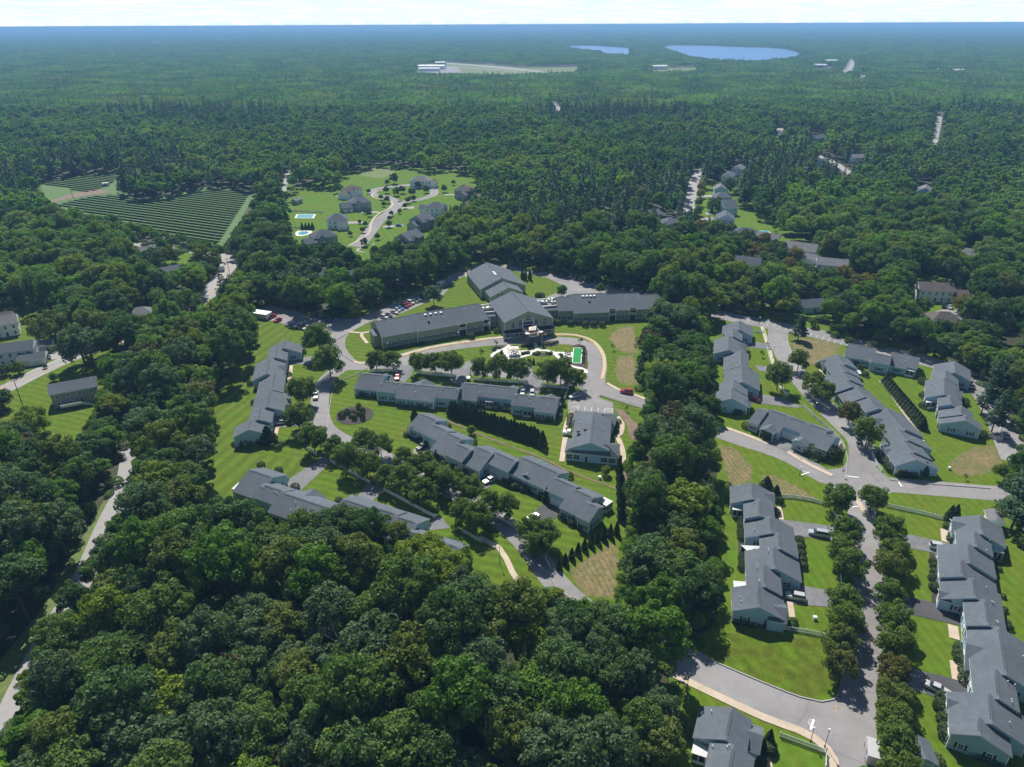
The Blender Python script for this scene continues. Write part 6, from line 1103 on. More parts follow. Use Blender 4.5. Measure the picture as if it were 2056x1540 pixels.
row(Z(740, 540, 6.355), [(200, 618, 'suv', 'white'), (252, 594, 'sedan', 'black'), (330, 553, 'sedan', 'white'), (368, 526, 'hatch', 'silver'), (402, 503, 'sedan', 'blue'), (462, 478, 'suv', 'dark_red'), (497, 455, 'sedan', 'red'), (538, 433, 'suv', 'white'), (588, 414, 'sedan', 'grey_green'), (635, 390, 'hatch', 'silver'), (662, 364, 'sedan', 'black'), (700, 346, 'sedan', 'dark_blue')], 40, 14, G1, '%s car from the left in the long rank behind the left wing, %s %s')
row(n3, [(340, 105, 'suv', 'black'), (468, 118, 'suv', 'silver'), (535, 152, 'sedan', 'grey_green'), (612, 172, 'suv', 'black'), (708, 182, 'sedan', 'black'), (868, 216, 'suv', 'blue'), (1068, 266, 'sedan', 'silver'), (1140, 292, 'sedan', 'grey'), (1225, 300, 'suv', 'black'), (1308, 304, 'sedan', 'white'), (1375, 332, 'sedan', 'black'), (1438, 344, 'hatch', 'silver'), (1600, 366, 'sedan', 'dark_blue')], 40, -26, G1, '%s car from the left in the shaded lot behind the right wing, %s %s')
row(zF, [(325, 88, 'sedan', 'silver'), (385, 98, 'sedan', 'dark_red'), (432, 108, 'suv', 'dark_blue'), (600, 150, 'sedan', 'black')], 30, -34, G1, '%s car from the left in the upper parking strip, %s %s')
for a in (((1258, 787), (1230, 783), 'suv', 'red', 'red SUV driving out of the main loop toward the wood'), (n2(740, 1315), n2(600, 1320), 'suv', 'silver', 'silver car waiting left of the entrance terrace'), (c1(785, 215), c1(760, 300), 'sedan', 'red', 'red sedan in the first bay behind the straight cottage row'), (c2(1195, 388), c2(1180, 440), 'suv', 'white', 'white SUV in the bay behind the straight cottage row, left of two'), (c2(1348, 410), c2(1340, 460), 'suv', 'white', 'white SUV in the bay behind the straight cottage row, right of two'), (c2(2030, 450), c2(1960, 470), 'suv', 'silver', 'silver SUV at the head of the clubhouse lot'),
          (d1(310, 660), d1(220, 710), 'suv', 'black', 'black SUV on the driveway of the longest cottage row'), (d1(1390, 1195), d1(1290, 1240), 'sedan', 'white', 'white sedan on the shaded driveway of the longest cottage row'), (d2(545, 1125), d2(465, 1170), 'sedan', 'white', 'white car half hidden by the trees below the black driveway'), (zA6(790, 1145), zA6(730, 1150), 'sedan', 'white', 'white car nosed up to the left cottage row'), (zA6(1245, 800), zA6(1235, 860), 'pickup', 'white', 'white pickup parked along the left road'), (b1(1960, 680), b1(1900, 730), 'hatch', 'dark_blue', 'dark blue car by the long fence above the wood side cottages'), (b1(860, 370), b1(830, 400), 'hatch', 'silver', 'pale car tucked under the gable of the wood side cottages'),
          (z7(690, 1275), z7(625, 1255), 'sedan', 'dark_red', 'dark red sedan in the driveway beside the central wood strip'), (zK(722, 750), zK(665, 740), 'van', 'silver', 'silver minivan on the driveway left of the tree lined street'), (zK(572, 1160), zK(520, 1150), 'suv', 'white', 'white SUV with a dark sunroof on the lower left driveway'), (zm(455, 680), zm(590, 740), 'sedan', 'white', 'white sedan on the half repaved driveway'), (zl(470, 545), zl(560, 560), 'suv', 'white', 'white car hidden behind the nearest cottage row'), (j8(1150, 530), j8(1050, 520), 'suv', 'silver', 'tan and silver SUV under the carport of the right cottages'), (j8(1775, 1310), j8(1760, 1240), 'hatch', 'white', 'pale blue white car parked by the corner fence at the right'), (h2(352, 825), h2(340, 770), 'hatch', 'silver', 'silver hatchback parked on the curving street'), (zLh(470, 705), zLh(415, 690), 'suv', 'white', 'white SUV on the farmhouse drive, right of two'), (zLh(428, 745), zLh(375, 740), 'suv', 'white', 'white SUV on the farmhouse drive, left of two'),
          (zJ(1228, 80), zJ(1225, 110), 'suv', 'black', 'black car in front of the colonial garage'), (zJ(1290, 88), zJ(1290, 120), 'sedan', 'silver', 'silver car in front of the colonial garage'), (zC(775, 528), zC(740, 530), 'sedan', 'grey_green', 'green grey car in the drive of the grey twin garage house'), (zC(1235, 683), zC(1270, 683), 'sedan', 'blue', 'blue car in the middle drive right of the curving road'), (zC(1240, 862), zC(1215, 855), 'sedan', 'blue', 'blue car at the tan gabled house'), (zC(245, 905), zC(270, 930), 'sedan', 'silver', 'pale car below the dark roofed house'), (zC(1935, 345), zC(1970, 345), 'sedan', 'dark_blue', 'dark blue car at the rightmost cul-de-sac house'), (zC(1525, 250), zC(1525, 270), 'van', 'white', 'white van at the head of the cul-de-sac'), (zR(250, 490), zR(210, 488), 'sedan', 'white', 'white car in the drive of the bright white gable house')):
    car(*a[0], *a[1], a[2], a[3], a[4])
def boxvan(px, py, fx, fy, L_, w, h, label, name, cat, mark=False):
    p, q = W(px, py, .5), W(fx, fy, .5); a = math.atan2(q.y - p.y, q.x - p.x); o = thing(name, label, cat, (p.x, p.y, .12), None, a); mb = MB(); loft(mb, [(L_ / 2 - 1.2, w / 2, w / 2, .45, h, .06), (-L_ / 2, w / 2, w / 2, .45, h, .06)], PAINT['white']); mb.build('cargo_box', o, Vector((0, 0, 0)))
    mb = MB(); loft(mb, [(L_ / 2, w * .42, w * .4, .4, 1.1, .06), (L_ / 2 - .5, w * .47, w * .44, .35, 1.35, .06), (L_ / 2 - 1.15, w * .48, w * .44, .35, h * .86, .06)], PAINT['white']); mb.build('cab', o, Vector((0, 0, 0))); mb = MB(); mb.hexa([(L_ / 2 - .45, -w * .4, 1.36), (L_ / 2 - .45, w * .4, 1.36), (L_ / 2 - 1.0, w * .4, 1.4), (L_ / 2 - 1.0, -w * .4, 1.4)], [(L_ / 2 - .75, -w * .38, h * .8), (L_ / 2 - .75, w * .38, h * .8), (L_ / 2 - 1.1, w * .38, h * .84), (L_ / 2 - 1.1, -w * .38, h * .84)], M['glass']); mb.build('windscreen', o, Vector((0, 0, 0)))
    for sx in (.3, -.3):
        for sy in (1, -1): add('wheel', CARS['suv']['wheel'], o, (sx * L_, sy * (w / 2 - .1), .34))
    if mark:
        for z, m_, hh in ((1.5, 'blue_mark', .7), (1.05, 'flag_red', .1)): mb = MB(); mb.box((-L_ * .18, 0, z), (1.0 if hh > .5 else L_ * .6, w + .02, hh), M[m_]); mb.build('emblem' if hh > .5 else 'stripe', o, Vector((0, 0, 0)))
boxvan(1749, 1512, 1747, 1480, 5.4, 2.1, 2.7, 'white mail truck with a blue emblem at the bottom of the tree lined street', 'mail_truck', 'truck', True); boxvan(447, 540, 449, 528, 6.2, 2.2, 2.8, 'white box van on the main road bend', 'box_van', 'van'); boxvan(884, 574, 876, 580, 6, 2.2, 2.7, 'white camper van half behind the bushy tree near the left wing', 'camper_van', 'van')
p = W(523, 628, 2.4); o = thing('trailer', 'white roofed trailer in the corner of the left lot', 'trailer', (p.x, p.y, .12), None, -.35); mb = MB(); mb.box((0, 0, 1.5), (9.5, 4.4, 2.4), PAINT['white'], 0, M['trim']); mb.build('trailer_box', o, Vector((0, 0, 0)))
for s in (-1, 1): add('wheel', CARS['suv']['wheel'], o, (-1.5, s * 2.1, .33))
p = W(*c1(1925, 265), .8); o = thing('golf_cart', 'white roofed golf cart on the middle driveway', 'golf cart', (p.x, p.y, .12), None, 1.5); mb = MB(); mb.box((0, 0, .55), (2.4, 1.2, .5), M['black']); mb.box((-.5, 0, .95), (.5, 1.1, .5), M['black']); mb.build('body', o, Vector((0, 0, 0))); mb = MB(); mb.box((0, 0, 1.85), (2.0, 1.25, .1), M['trim']); mb.build('canopy_roof', o, Vector((0, 0, 0))); mb = MB()
for x in (-.9, .9):
    for y in (-.55, .55): mb.bar((x, y, .7), (x, y, 1.85), .05, .05, M['black'])
mb.build('canopy_frame', o, Vector((0, 0, 0)))
for x in (-.8, .8):
    for y in (-.5, .5): add('wheel', CARS['suv']['wheel'], o, (x, y, .24), 0, (.7, .7, .7))
def furniture(px, py, label, z=.2):
    p = W(px, py); o = thing('patio_table', label, 'table', (p.x, p.y, z)); mb = MB(); mb.tube([(0, 0, .68), (0, 0, .74)], [.75, .75], M['black'], 14); mb.build('table_top', o, Vector((0, 0, 0))); mb = MB(); mb.tube([(0, 0, 0), (0, 0, .68)], [.06, .06], M['black'], 6); mb.build('pedestal', o, Vector((0, 0, 0)))
    for i in range(4):
        a = 1.57 * i + .6; c = thing('patio_chair', '%s chair %s' % (('near', 'left', 'far', 'right')[i], label.replace('patio table', 'at the table')), 'chair', (p.x + 1.3 * math.cos(a), p.y + 1.3 * math.sin(a), z), 'patio chairs', a); mb = MB(); mb.box((0, 0, .42), (.5, .5, .06), M['black']); mb.build('seat', c, Vector((0, 0, 0))); mb = MB(); mb.box((.24, 0, .7), (.05, .5, .5), M['black']); mb.build('backrest', c, Vector((0, 0, 0)))
        for sx in (-.2, .2):
            for sy in (-.2, .2): m_ = MB(); m_.bar((sx, sy, 0), (sx, sy, .42), .04, .04, M['black']); m_.build('leg', c, Vector((0, 0, 0)))
furniture(*zG(700, 475), 'dark patio table under the cream pavilion'); furniture(*zG(1440, 490), 'dark patio table beside the putting green')
# ================================================================= SHRUBS AND HEDGES
def bush(px, py, r, label, group='foundation shrubs', kind=0, tall=1.0, pale=False, wx=1.0, rz=None):
    p = W(px, py); me = BUSHP if pale else BUSH[kind]; o = add('shrub', me, None, (p.x, p.y, .0), RNG.uniform(0, 6) if rz is None else rz, (r * wx, r, r * tall)); tag(o, label, 'shrub', group); return o
def arb(px, py, h, r, label, group):
    p = W(px, py); o = thing('arborvitae', label, 'arborvitae', (p.x, p.y, 0), group, RNG.uniform(0, 6)); o.scale = (r, r, h / 4); add('crown', RNG.choice(ARB), o); add('trunk', ARBT, o, sc=(1, 1, .8))
for i in range(27): f = i / 26; arb(907 + 172 * f, 834 + 56 * f, 5.6 * (1 + .07 * math.sin(i * 2.1)), 1.95, '%s arborvitae from the left in the tall hedge between the cottage rows' % nth(i), 'tall hedge between the cottage rows')
arb(1089, 898, 6.0, 1.75, 'rounded arborvitae standing apart at the right end of the tall hedge', None)
for i in range(10): f = i / 9; arb(1122 + 116 * f, 1143 - 70 * f - 8 * math.sin(f * 3.14), 3.4 + 1.0 * f, .9, '%s arborvitae from the road in the spaced row above the brown patch' % nth(i), 'spaced arborvitaes above the brown patch')
for i in range(7): f = i / 6; arb(1243 + 4 * f, 952 + 92 * f, 5.5, 1.2, '%s arborvitae from the top in the column beside the central wood strip' % nth(i), 'arborvitae column beside the wood strip')
for i in range(17): f = i / 16; p_ = h1(1185 + 575 * f, 690 + 730 * f); arb(p_[0], p_[1] + 3, 3.6 + .8 * f, 1.85, '%s arborvitae from the top in the brownish hedge between the right cottages' % nth(i), 'brownish hedge between the right cottages')
for a in (((993, 555), 5, 'tall arborvitae', 0), ((1049, 560), 6, '', 1), ((1055, 562), 6, '', 2), ((1064, 562), 6, '', 3), ((947, 553), 6, '', 4), ((1020, 548), 5, '', 5)): arb(*a[0], a[1], 1.1, '%s dark arborvitae from the list beside the rear wing' % nth(a[3]) if False else 'dark slim arborvitae %s the rear wing' % ('behind', 'first at right of', 'second at right of', 'third at right of', 'at the left corner of', 'at the back edge of')[a[3]], 'slim arborvitaes round the rear wing')
for i, q in enumerate([(893, 605), (920, 607), (968, 605)]): arb(*zG(q[0], q[1] + 20), 2.6, .7, '%s of three small arborvitaes on the garden lawn from the left' % nth(i), 'three small arborvitaes on the garden lawn')
for i, q in enumerate([(243, 725), (280, 725), (315, 722), (350, 722)]): arb(*zC(*q), 4.5, 1.3, '%s arborvitae from the left beside the round pool' % nth(i), 'arborvitaes beside the round pool')
for q, h, r, l in ((k8(690, 250), 5.0, 2.3, 'tall dark evergreen at the top of the minivan cottages'), (k8(850, 350), 4.2, 1.6, 'smaller dark evergreen beside the tall one at the minivan cottages'), (zl(575, 250), 5, 1.5, 'conical evergreen at the top corner of the nearest cottages'), (zl(640, 225), 4.6, 1.3, 'second conical evergreen at the top corner of the nearest cottages'), (m8(1380, 830), 4.0, 1.1, 'conical evergreen beside the bottom cottage'), (d2(775, 850), 4.5, 1.3, 'conical evergreen beside the black driveway'), (c2(1815, 560), 4.2, 1.4, 'round topped evergreen at the right end of the straight cottage row'), (d1(530, 860), 3.5, 1.0, 'small conical evergreen beside the black SUV driveway'), (h2(1395, 1390), 4.5, 1.4, 'dark evergreen against the end gable of the stepped cottages'), (zA6(640, 1400), 6, 3.0, 'big rounded evergreen at the end of the left cottage row'), (d1(180, 215), 4.2, 1.5, 'evergreen behind the first gable of the longest cottage row'), (zR(250, 500), 5, 1.3, 'slim evergreen at the bright white gable')): arb(*q, h, r, l, None)
B_ = []
def brow(z, pts, r, where, kind=0, tall=.9, pale=False):
    for i, q in enumerate(pts): bush(*z(*q), r * RNG.uniform(.88, 1.12), '%s shrub %s' % (nth(i), where.replace(' of the ', ' of ') if len(where.split()) > 13 else where), kind=kind, tall=tall, pale=pale)
brow(k8, [(300, 715 + 52 * i) for i in range(7)], .95, 'from the top in the bed left of the minivan cottages', 2)
brow(k8, [(318, 1285 + 54 * i) for i in range(5)], 1.0, 'from the top in the lower bed left of the minivan cottages', 2)
brow(k8, [(1225, 1080), (1240, 1190), (1262, 1290), (1275, 1400), (1290, 1480)], 1.3, 'from the top along the right eaves of the minivan cottages')
brow(k8, [(915, 440), (868, 620)], 1.3, 'from the top at the first entrance of the minivan cottages')
brow(k4, [(190, 1395), (250, 1405), (310, 1412), (370, 1418), (430, 1425), (490, 1432), (550, 1438), (600, 1440)], .9, 'from the left under the end gable of the minivan cottages', 2)
brow(k4, [(690, 1440), (722, 1450), (735, 1400)], .9, 'at the lower right corner of the minivan cottages')
brow(zl, [(560, 330), (600, 470), (615, 430)], 1.2, 'from the top at the first entrance of the nearest cottages')
brow(zl, [(400, 720), (410, 770), (412, 840), (395, 900), (410, 1000), (430, 1020)], 1.2, 'from the top in the upper left bed of the nearest cottages', 1)
brow(zm, [(690, 250), (675, 320), (695, 380), (745, 500), (745, 590)], 1.25, 'from the top beside the middle entrance of the nearest cottages', 1)
brow(zm, [(500, 810), (470, 890), (505, 935), (505, 1040), (525, 1150), (530, 1220)], 1.35, 'from the top in the lower left bed of the nearest cottages', 1, 1.0)
brow(zm, [(640 + 75 * i, 1300 + 30 * i) for i in range(8)], 1.0, 'from the left under the end gable of the nearest cottages', 2)
brow(zl, [(1120, 720), (1130, 800), (1170, 1100), (1185, 1250), (1215, 1400), (1240, 1450)], .8, 'from the top along the right eaves of the nearest cottages')
bush(*zm(420, 1500), 1.6, 'golden yellow shrub in its own ring at the bottom edge', None, 0, .7, True)
brow(g8, [(60, 430), (270, 500), (370, 560)], 1.5, 'from the left in front of the cottage pair', 2, .85, True); bush(*g8(1190, 890), 2.6, 'long clipped green mound in front of the cottage pair', kind=2, tall=.85, wx=1.4, rz=-.5); bush(*g8(1390, 910), 2.7, 'reddish clipped mound at the end of the cottage pair', kind=2, tall=.95); brow(g8, [(920, 760), (1000, 800), (1490, 780)], 1.1, 'in the shade of the cottage pair')
brow(h2, [(710, 1110), (770, 1180), (820, 1240), (850, 1290), (870, 1340)], 1.6, 'from the top in the clipped bank left of the stepped cottages', 2, .9); brow(h2, [(930, 1370), (1000, 1395), (1080, 1410), (1160, 1420), (1230, 1425)], 1.0, 'from the left in the low hedge below the end gable of the stepped cottages', 2)
brow(h1, [(105, 450), (230, 560), (850, 600), (770, 490), (720, 420), (900, 440)], 1.3, 'around the upper end of the stepped cottages'); brow(j8, [(420, 480), (430, 700), (430, 860), (800, 1220), (740, 1210), (860, 1225), (1380, 1330), (1090, 810)], 1.5, 'around the right hand cottages', 1)
brow(z7, [(250, 210), (430, 1490), (470, 1500), (550, 1480), (600, 1455), (640, 1470), (590, 610)], 1.4, 'around the dark red car cottages', 1)
brow(d1, [(45, 490), (255, 560), (290, 590), (570, 880), (630, 915), (710, 960), (800, 1010), (910, 1050), (1010, 1080), (1130, 600), (730, 340)], 1.05, 'from the left along the longest cottage row'); brow(d2, [(240, 640), (310, 640), (400, 680), (460, 690), (700, 790), (1020, 1120), (1190, 1230), (1320, 1290), (1140, 470), (110, 520), (170, 560)], 1.2, 'along the right half of the longest cottage row', 1)
brow(c1, [(210, 515), (295, 530), (480, 565), (405, 540), (1550, 660), (1880, 690), (2010, 700)], 1.1, 'from the left in front of the straight cottage row', 2); brow(c1, [(800 + 60 * i, 665 + 7 * i) for i in range(9)], .8, 'from the left under the middle eaves of the straight cottage row', 2); brow(c2, [(290, 600), (420, 610), (760, 660), (815, 665), (910, 680), (1010, 700), (1100, 700), (1380, 810), (1475, 810), (1580, 830), (1650, 835), (1720, 790), (1740, 750), (1755, 700), (1770, 650), (1850, 610)], 1.05, 'from the left around the right half of the straight cottage row', 2)
brow(zA6, [(450, 900), (850, 620), (900, 540), (1090, 250), (720, 1400), (690, 1470), (760, 1490), (800, 1440), (400, 660), (200, 1440), (300, 1440), (400, 1430), (500, 1420)], 1.1, 'around the left cottage row'); brow(b1, [(520, 140), (800, 225), (1065, 500), (1765, 720), (690, 1010), (760, 1040)], 1.3, 'around the wood side cottages')
brow(e8, [(455, 380), (445, 470), (440, 550), (430, 660), (1385, 640), (1400, 700), (1420, 590), (1450, 500)], 1.0, 'around the clubhouse', 2); brow(m8, [(1370, 960), (1400, 920), (1250, 1130), (1240, 1190), (1310, 900)], 1.2, 'beside the bottom cottage', 1)
brow(zN, [(190, 740), (398, 690), (880, 620), (905, 625), (1010, 630), (1130, 640), (1200, 640), (1270, 640), (770, 400), (740, 395)], 1.6, 'along the front of the main building')
brow(n1, [(420 + 75 * i, 905 - 14 * i) for i in range(8)], .8, 'from the left under the windows of the left wing', 2)
GB = 'garden bed plants'
for z, pts, r, wh, pal in ((zG, [(420, 440), (440, 420), (500, 410), (820, 385), (850, 378), (880, 385), (930, 380), (950, 365)], .8, 'in the garden bed left of the entrance path', False), (zG, [(1050, 355), (1080, 345), (1110, 350), (1140, 365), (1170, 350), (1200, 360), (1250, 350), (1290, 330)], .85, 'in the garden bed right of the entrance path', True), (zG, [(975, 490), (1010, 500), (1040, 485), (1150, 485), (1190, 490), (1210, 475), (820, 490), (850, 480), (890, 480), (790, 570)], .8, 'in the beds along the white garden path', False), (zG, [(1655, 420 + 32 * i) for i in range(7)], .7, 'from the top beside the putting green', False), (zG, [(1340, 500), (1360, 520), (1430, 570), (1460, 590), (1350, 540)], .6, 'beside the second garden patio', False)):
    for i, q in enumerate(pts): o = bush(*z(*q), r * RNG.uniform(.8, 1.2), '%s plant %s' % (nth(i), wh), GB, 0, .8, pal and i % 2 == 1); o.name = 'garden_plant'
for i in range(9): a = i * .7; q = (bed.x + (1.5 + (i % 3) * 1.4) * math.cos(a), bed.y + (1.5 + (i % 3) * 1.4) * math.sin(a)); o = add('garden_plant', BUSH[0], None, (q[0], q[1], .1), a, (1.0 + .3 * (i % 2), 1.0, .9 + .3 * (i % 3))); tag(o, '%s plant counted round the circular lawn bed' % nth(i), 'shrub', GB)
p = W(709, 836); o = thing('boulder', 'tan boulder in the circular lawn bed', 'boulder', (p.x, p.y, .1)); me = blob_mesh('stone', [((0, 0, .4), (.8, .6, .55))], M['concrete']); add('stone', me, o)

for i, (q, l) in enumerate(((k4(940, 1365), 'small white ground box on the lawn below the white SUV'), (h2(1800, 1300), 'small pale ground box at the edge of the brown oval patch'), (c2(1810, 600), 'white ground box at the right end of the straight cottage row'), (c2(1800, 755), 'white capped ground box below the first one near the clubhouse'), (j8(1290, 1355), 'white ground box beside the end gable of the right cottages'), (d2(1630, 490), 'white ground box on the lawn below the clubhouse'))):
    p = W(*q); o = thing('ground_box', l, 'utility box', (p.x, p.y, .02), 'white ground boxes', i); mb = MB(); mb.box((0, 0, .4), (.8, .6, .8), M['trim']); mb.build('casing', o, Vector((0, 0, 0))); mb = MB(); mb.box((0, 0, .84), (.9, .7, .08), M['hvac']); mb.build('lid', o, Vector((0, 0, 0)))

# ================================================================= STREET AND LAWN TREES
def rnd_tree(px, py, rpx, label, group, kind='street', mt=None):
    protos, R0, H0, asp = {'street': (STREET, 4, 8.6, .92), 'broad': (LAWN, 5, 9.6, .9), 'sap': (SAP, 1.5, 4.4, 1.1)}[kind]
    p, s = crown_px(px, py, rpx * (1.14 if kind == 'street' and rpx > 12 else 1), R0, H0, asp); TREES.append((p.x, p.y, R0 * s)); CLEAR.append([(px + rpx * .6 * math.cos(a_), py + rpx * .6 * math.sin(a_)) for a_ in (0, .8, 1.6, 2.4, 3.1, 3.9, 4.7, 5.5)]) if kind == 'broad' else None; return tree_at('lawn_tree' if kind != 'street' else 'street_tree', label, 'tree', p.x, p.y, RNG.choice(protos), s, mt, group, sz=s * RNG.uniform(.94, 1.08))
def trow(lst, where, group, kind='street', mts=()):
    for i, (x, y, r) in enumerate(lst): rnd_tree(x, y, r, '%s %s, %s' % (nth(i), 'leafy street tree' if kind == 'street' else 'young tree' if kind == 'sap' else 'round lawn tree', where), group, kind, mts[i] if i < len(mts) else None)
GT = 'street trees of the cottage streets'
trow([(639, 682, 27), (660, 725, 27), (605, 782, 26), (598, 834, 27), (628, 876, 26)], 'counting down the road right of the left cottage row', GT)
trow([(672, 895, 20), (703, 915, 28), (740, 930, 25), (778, 958, 21), (814, 965, 26), (848, 985, 27), (925, 1022, 22), (957, 1036, 27), (984, 1012, 23), (1017, 1017, 23)], 'from the left along the lower side of the wood side road', GT)
trow([(731, 884, 22), (763, 893, 24), (810, 920, 21), (833, 935, 20), (853, 931, 22), (876, 946, 23), (900, 962, 26), (945, 980, 25)], 'from the left along the upper side of the wood side road', GT)
trow([(1066, 1060, 26), (1094, 1070, 26), (1080, 1092, 25)], 'in the clump beside the black driveway', GT)
trow([(754, 721, 19), (788, 722, 17), (842, 726, 20), (874, 727, 18), (906, 727, 22), (968, 737, 20), (1003, 738, 22), (1038, 739, 23), (1100, 746, 23), (1126, 743, 24), (1153, 758, 20)], 'from the left in the row above the straight cottage row', GT)
trow([(1683, 998, 28), (1700, 1068, 29), (1694, 1108, 27), (1709, 1136, 29), (1694, 1205, 31), (1698, 1245, 32), (1687, 1290, 32), (1689, 1335, 30)], 'down the left side of the tree lined street', GT, mts=[None, None, None, None, None, None, TINT['olive green'], M['autumn']])
trow([(1754, 997, 25), (1786, 1065, 29), (1800, 1110, 27), (1791, 1137, 29), (1787, 1190, 27), (1800, 1240, 32), (1797, 1285, 33), (1794, 1345, 29), (1798, 1395, 32), (1793, 1440, 32), (1802, 1488, 34), (1805, 1535, 36)], 'down the right side of the tree lined street', GT, mts=[None, None, None, TINT['olive green'], None, None, None, M['autumn'], TINT['olive green']])
trow([(1605, 723, 18), (1565, 754, 24), (1632, 766, 20), (1653, 783, 22), (1708, 828, 21), (1745, 866, 25)], 'down the curving upper street', GT, mts=[TINT['olive green'], None, None, None, M['autumn'], None])
rnd_tree(1706, 684, 10, 'small olive tree at the corner of the upper parking strip', None, 'street', TINT['olive green']); rnd_tree(870, 593, 16, 'bushy tree beside the long rank of parked cars', None, 'street', TINT['grey-green']); rnd_tree(1128, 583, 11, 'young clump tree, left of two behind the right wing', None, 'street', TINT['mid green']); rnd_tree(1206, 578, 10, 'young clump tree, right of two behind the right wing', None, 'street', TINT['mid green'])
rnd_tree(946, 862, 10, 'small round tree on the footpath lawn below the tall hedge', None, 'street', TINT['yellow-green']); rnd_tree(1216, 944, 10, 'small round tree below the clubhouse', None, 'street', TINT['yellow-green'])
for q, r, l in ((zG(455, 325), 5, 'first young tree from the left in front of the entrance drive'), (zG(725, 300), 5, 'second young tree from the left in front of the entrance drive'), (zG(1240, 255), 5, 'third young tree from the left in front of the entrance drive'), (zG(1612, 290), 6, 'young tree at the head of the putting green bed'), (zG(250, 455), 6, 'slim dark young tree left of the garden patio'), (zG(510, 500), 9, 'bushy young tree below the garden patio'), (n3(1128, 1240), 5, 'thin young tree between the two brown patches of the right lawn'), (zD(1110, 30) if False else zN(1470, 1310), 4.5, 'thin young tree in the bare soil beside the clubhouse lot'), (zK(1680, 375), 5, 'thin young tree in front of the brown oval patch'), (zF(775, 560), 5, 'small thin tree on the lawn between the upper driveways')): rnd_tree(*q, r, l, None, 'sap')
for q, r, t, l in (((94, 652), 36, 'olive green', 'broad olive tree above the farmhouse shed'), ((158, 690), 46, 'grey-green', 'huge grey green oak overhanging the left road'), ((60, 845), 32, 'yellow-green', 'yellow green tree alone on the left lawn'), ((107, 757), 9, 'mid green', 'small round tree beside the left road'), ((35, 738), 14, 'olive green', 'small spreading tree in front of the farmhouse'), ((8, 742), 12, 'grey-green', 'rounded pale tree at the left corner of the farmhouse'), ((90, 735), 5, 'mid green', 'tiny bush tree at the farmhouse drive'), ((0, 800), 24, 'dark green', 'dark tree cut by the left edge beside the road'),
                   ((412, 515), 26, 'olive green', 'broad olive tree inside the main road bend'), ((342, 510), 20, 'olive green', 'olive tree on the lawn left of the road bend'), ((300, 520), 24, 'dark green', 'dark tree between the two road bend houses'), ((380, 610), 28, 'mid green', 'bright round tree left of the main road below the bend')): rnd_tree(*q, r, l, None, 'broad', TINT[t])
for i, (x, y, r) in enumerate([(1610, 235, 32), (1705, 298, 34), (1800, 235, 24), (1518, 305, 34), (1207, 330, 38), (1270, 305, 38), (1370, 330, 40), (1106, 310, 32), (1330, 415, 32), (1388, 395, 30), (1116, 412, 34), (1052, 385, 26), (1080, 458, 24), (1436, 262, 32), (1300, 475, 26), (1245, 530, 24), (1160, 555, 26), (1142, 605, 26), (1132, 662, 34), (1015, 790, 32), (875, 850, 40), (863, 722, 30), (890, 662, 28), (832, 642, 20), (735, 762, 26), (890, 540, 22), (930, 552, 30), (323, 278, 24), (445, 263, 24), (925, 325, 24), (600, 295, 46), (1185, 190, 50), (1115, 235, 26), (815, 300, 24), (490, 840, 40)]): q = zC(x, y); rnd_tree(*q, r / 5.14, '%s %s cul-de-sac lawn tree, %d%% across and %d%% down the photo' % (nth(i) if False else ('Small', 'Dark', 'Round', 'Leafy')[i % 4], ('green', 'full', 'compact', 'dense')[i // 9], round(q[0] / 20.56), round(q[1] / 15.4)), 'lawn trees of the cul-de-sac', 'street', TINT['dark green'] if i % 3 else TINT['mid green'])
for q, r, t, l in ((zR(150, 220), 9, 'yel', 'first golden tree along the side street from the top'), (zR(140, 300), 9, 'yel', 'second golden tree along the side street from the top'), (zR(120, 385), 9, 'mid green', 'first green tree below the golden ones on the side street'), (zR(110, 480), 10, 'mid green', 'second green tree below the golden ones on the side street'), (zR(290, 400), 17, 'dark green', 'dark tree in front of the side street houses'), (zR(420, 220), 15, 'dark green', 'dark tree behind the side street houses'), (zR(295, 670), 21, 'mid green', 'large rounded green tree below the side street'), (zR(150, 640), 16, 'yel', 'golden olive tree left of the large rounded one'), (zR(465, 740), 13, 'grey-green', 'pale rounded tree right of the large rounded one'), (zR(620, 720), 15, 'dark green', 'dark green tree below the hip roofed pool house'), (zR(720, 880), 18, 'yel', 'tall golden tree, leftmost of the golden clump'), (zR(800, 760), 13, 'yel', 'small golden tree above the golden clump'), (zR(920, 850), 20, 'dark green', 'big dark tree in the middle of the golden clump'), (zR(1110, 920), 17, 'yel', 'golden tree right of the big dark one'), (zR(1060, 1030), 16, 'yel', 'golden tree below the big dark one'), (zR(870, 1010), 16, 'mid green', 'green tree below the golden clump'), (zR(1240, 1090), 16, 'grey-green', 'grey green tree left of the round window house'), (zR(1445, 1130), 17, 'mid green', 'green tree in front of the round window house'), (zR(1620, 1120), 18, 'yel', 'golden tree right of the round window house'), (zR(1780, 1200), 18, 'yel', 'left of the paired golden trees at the far right'), (zR(1870, 1180), 17, 'yel', 'right of the paired golden trees at the far right'), (zR(880, 550), 12, 'mid green', 'lone tree on the sunny back lawn'), ((1856, 612), 16, 'mid green', 'round tree in front of the colonial house'), ((1935, 610), 21, 'yel', 'golden tree right of the colonial garage'), ((2010, 640), 22, 'yel', 'golden tree near the right edge beyond the cottages'), ((1235, 378), 10, 'yel', 'slim bright yellow tree in the middle wood'), ((1250, 432), 11, 'yel', 'bright yellow tree beside the pale soil patch'), ((1290, 392), 18, 'olive green', 'olive tree right of the slim yellow one')):
    rnd_tree(*q, r, l, None, 'broad', M['yellowleaf'] if t == 'yel' else TINT[t])
def pine_at(px, py, s, label, group=None, fir=False):
    p = W(px, py); TREES.append((p.x, p.y, 4 * s)); pr = RNG.choice(FIR if fir else PINE); return tree_at('pine_tree', label, 'tree', p.x, p.y, pr, s, None, group)
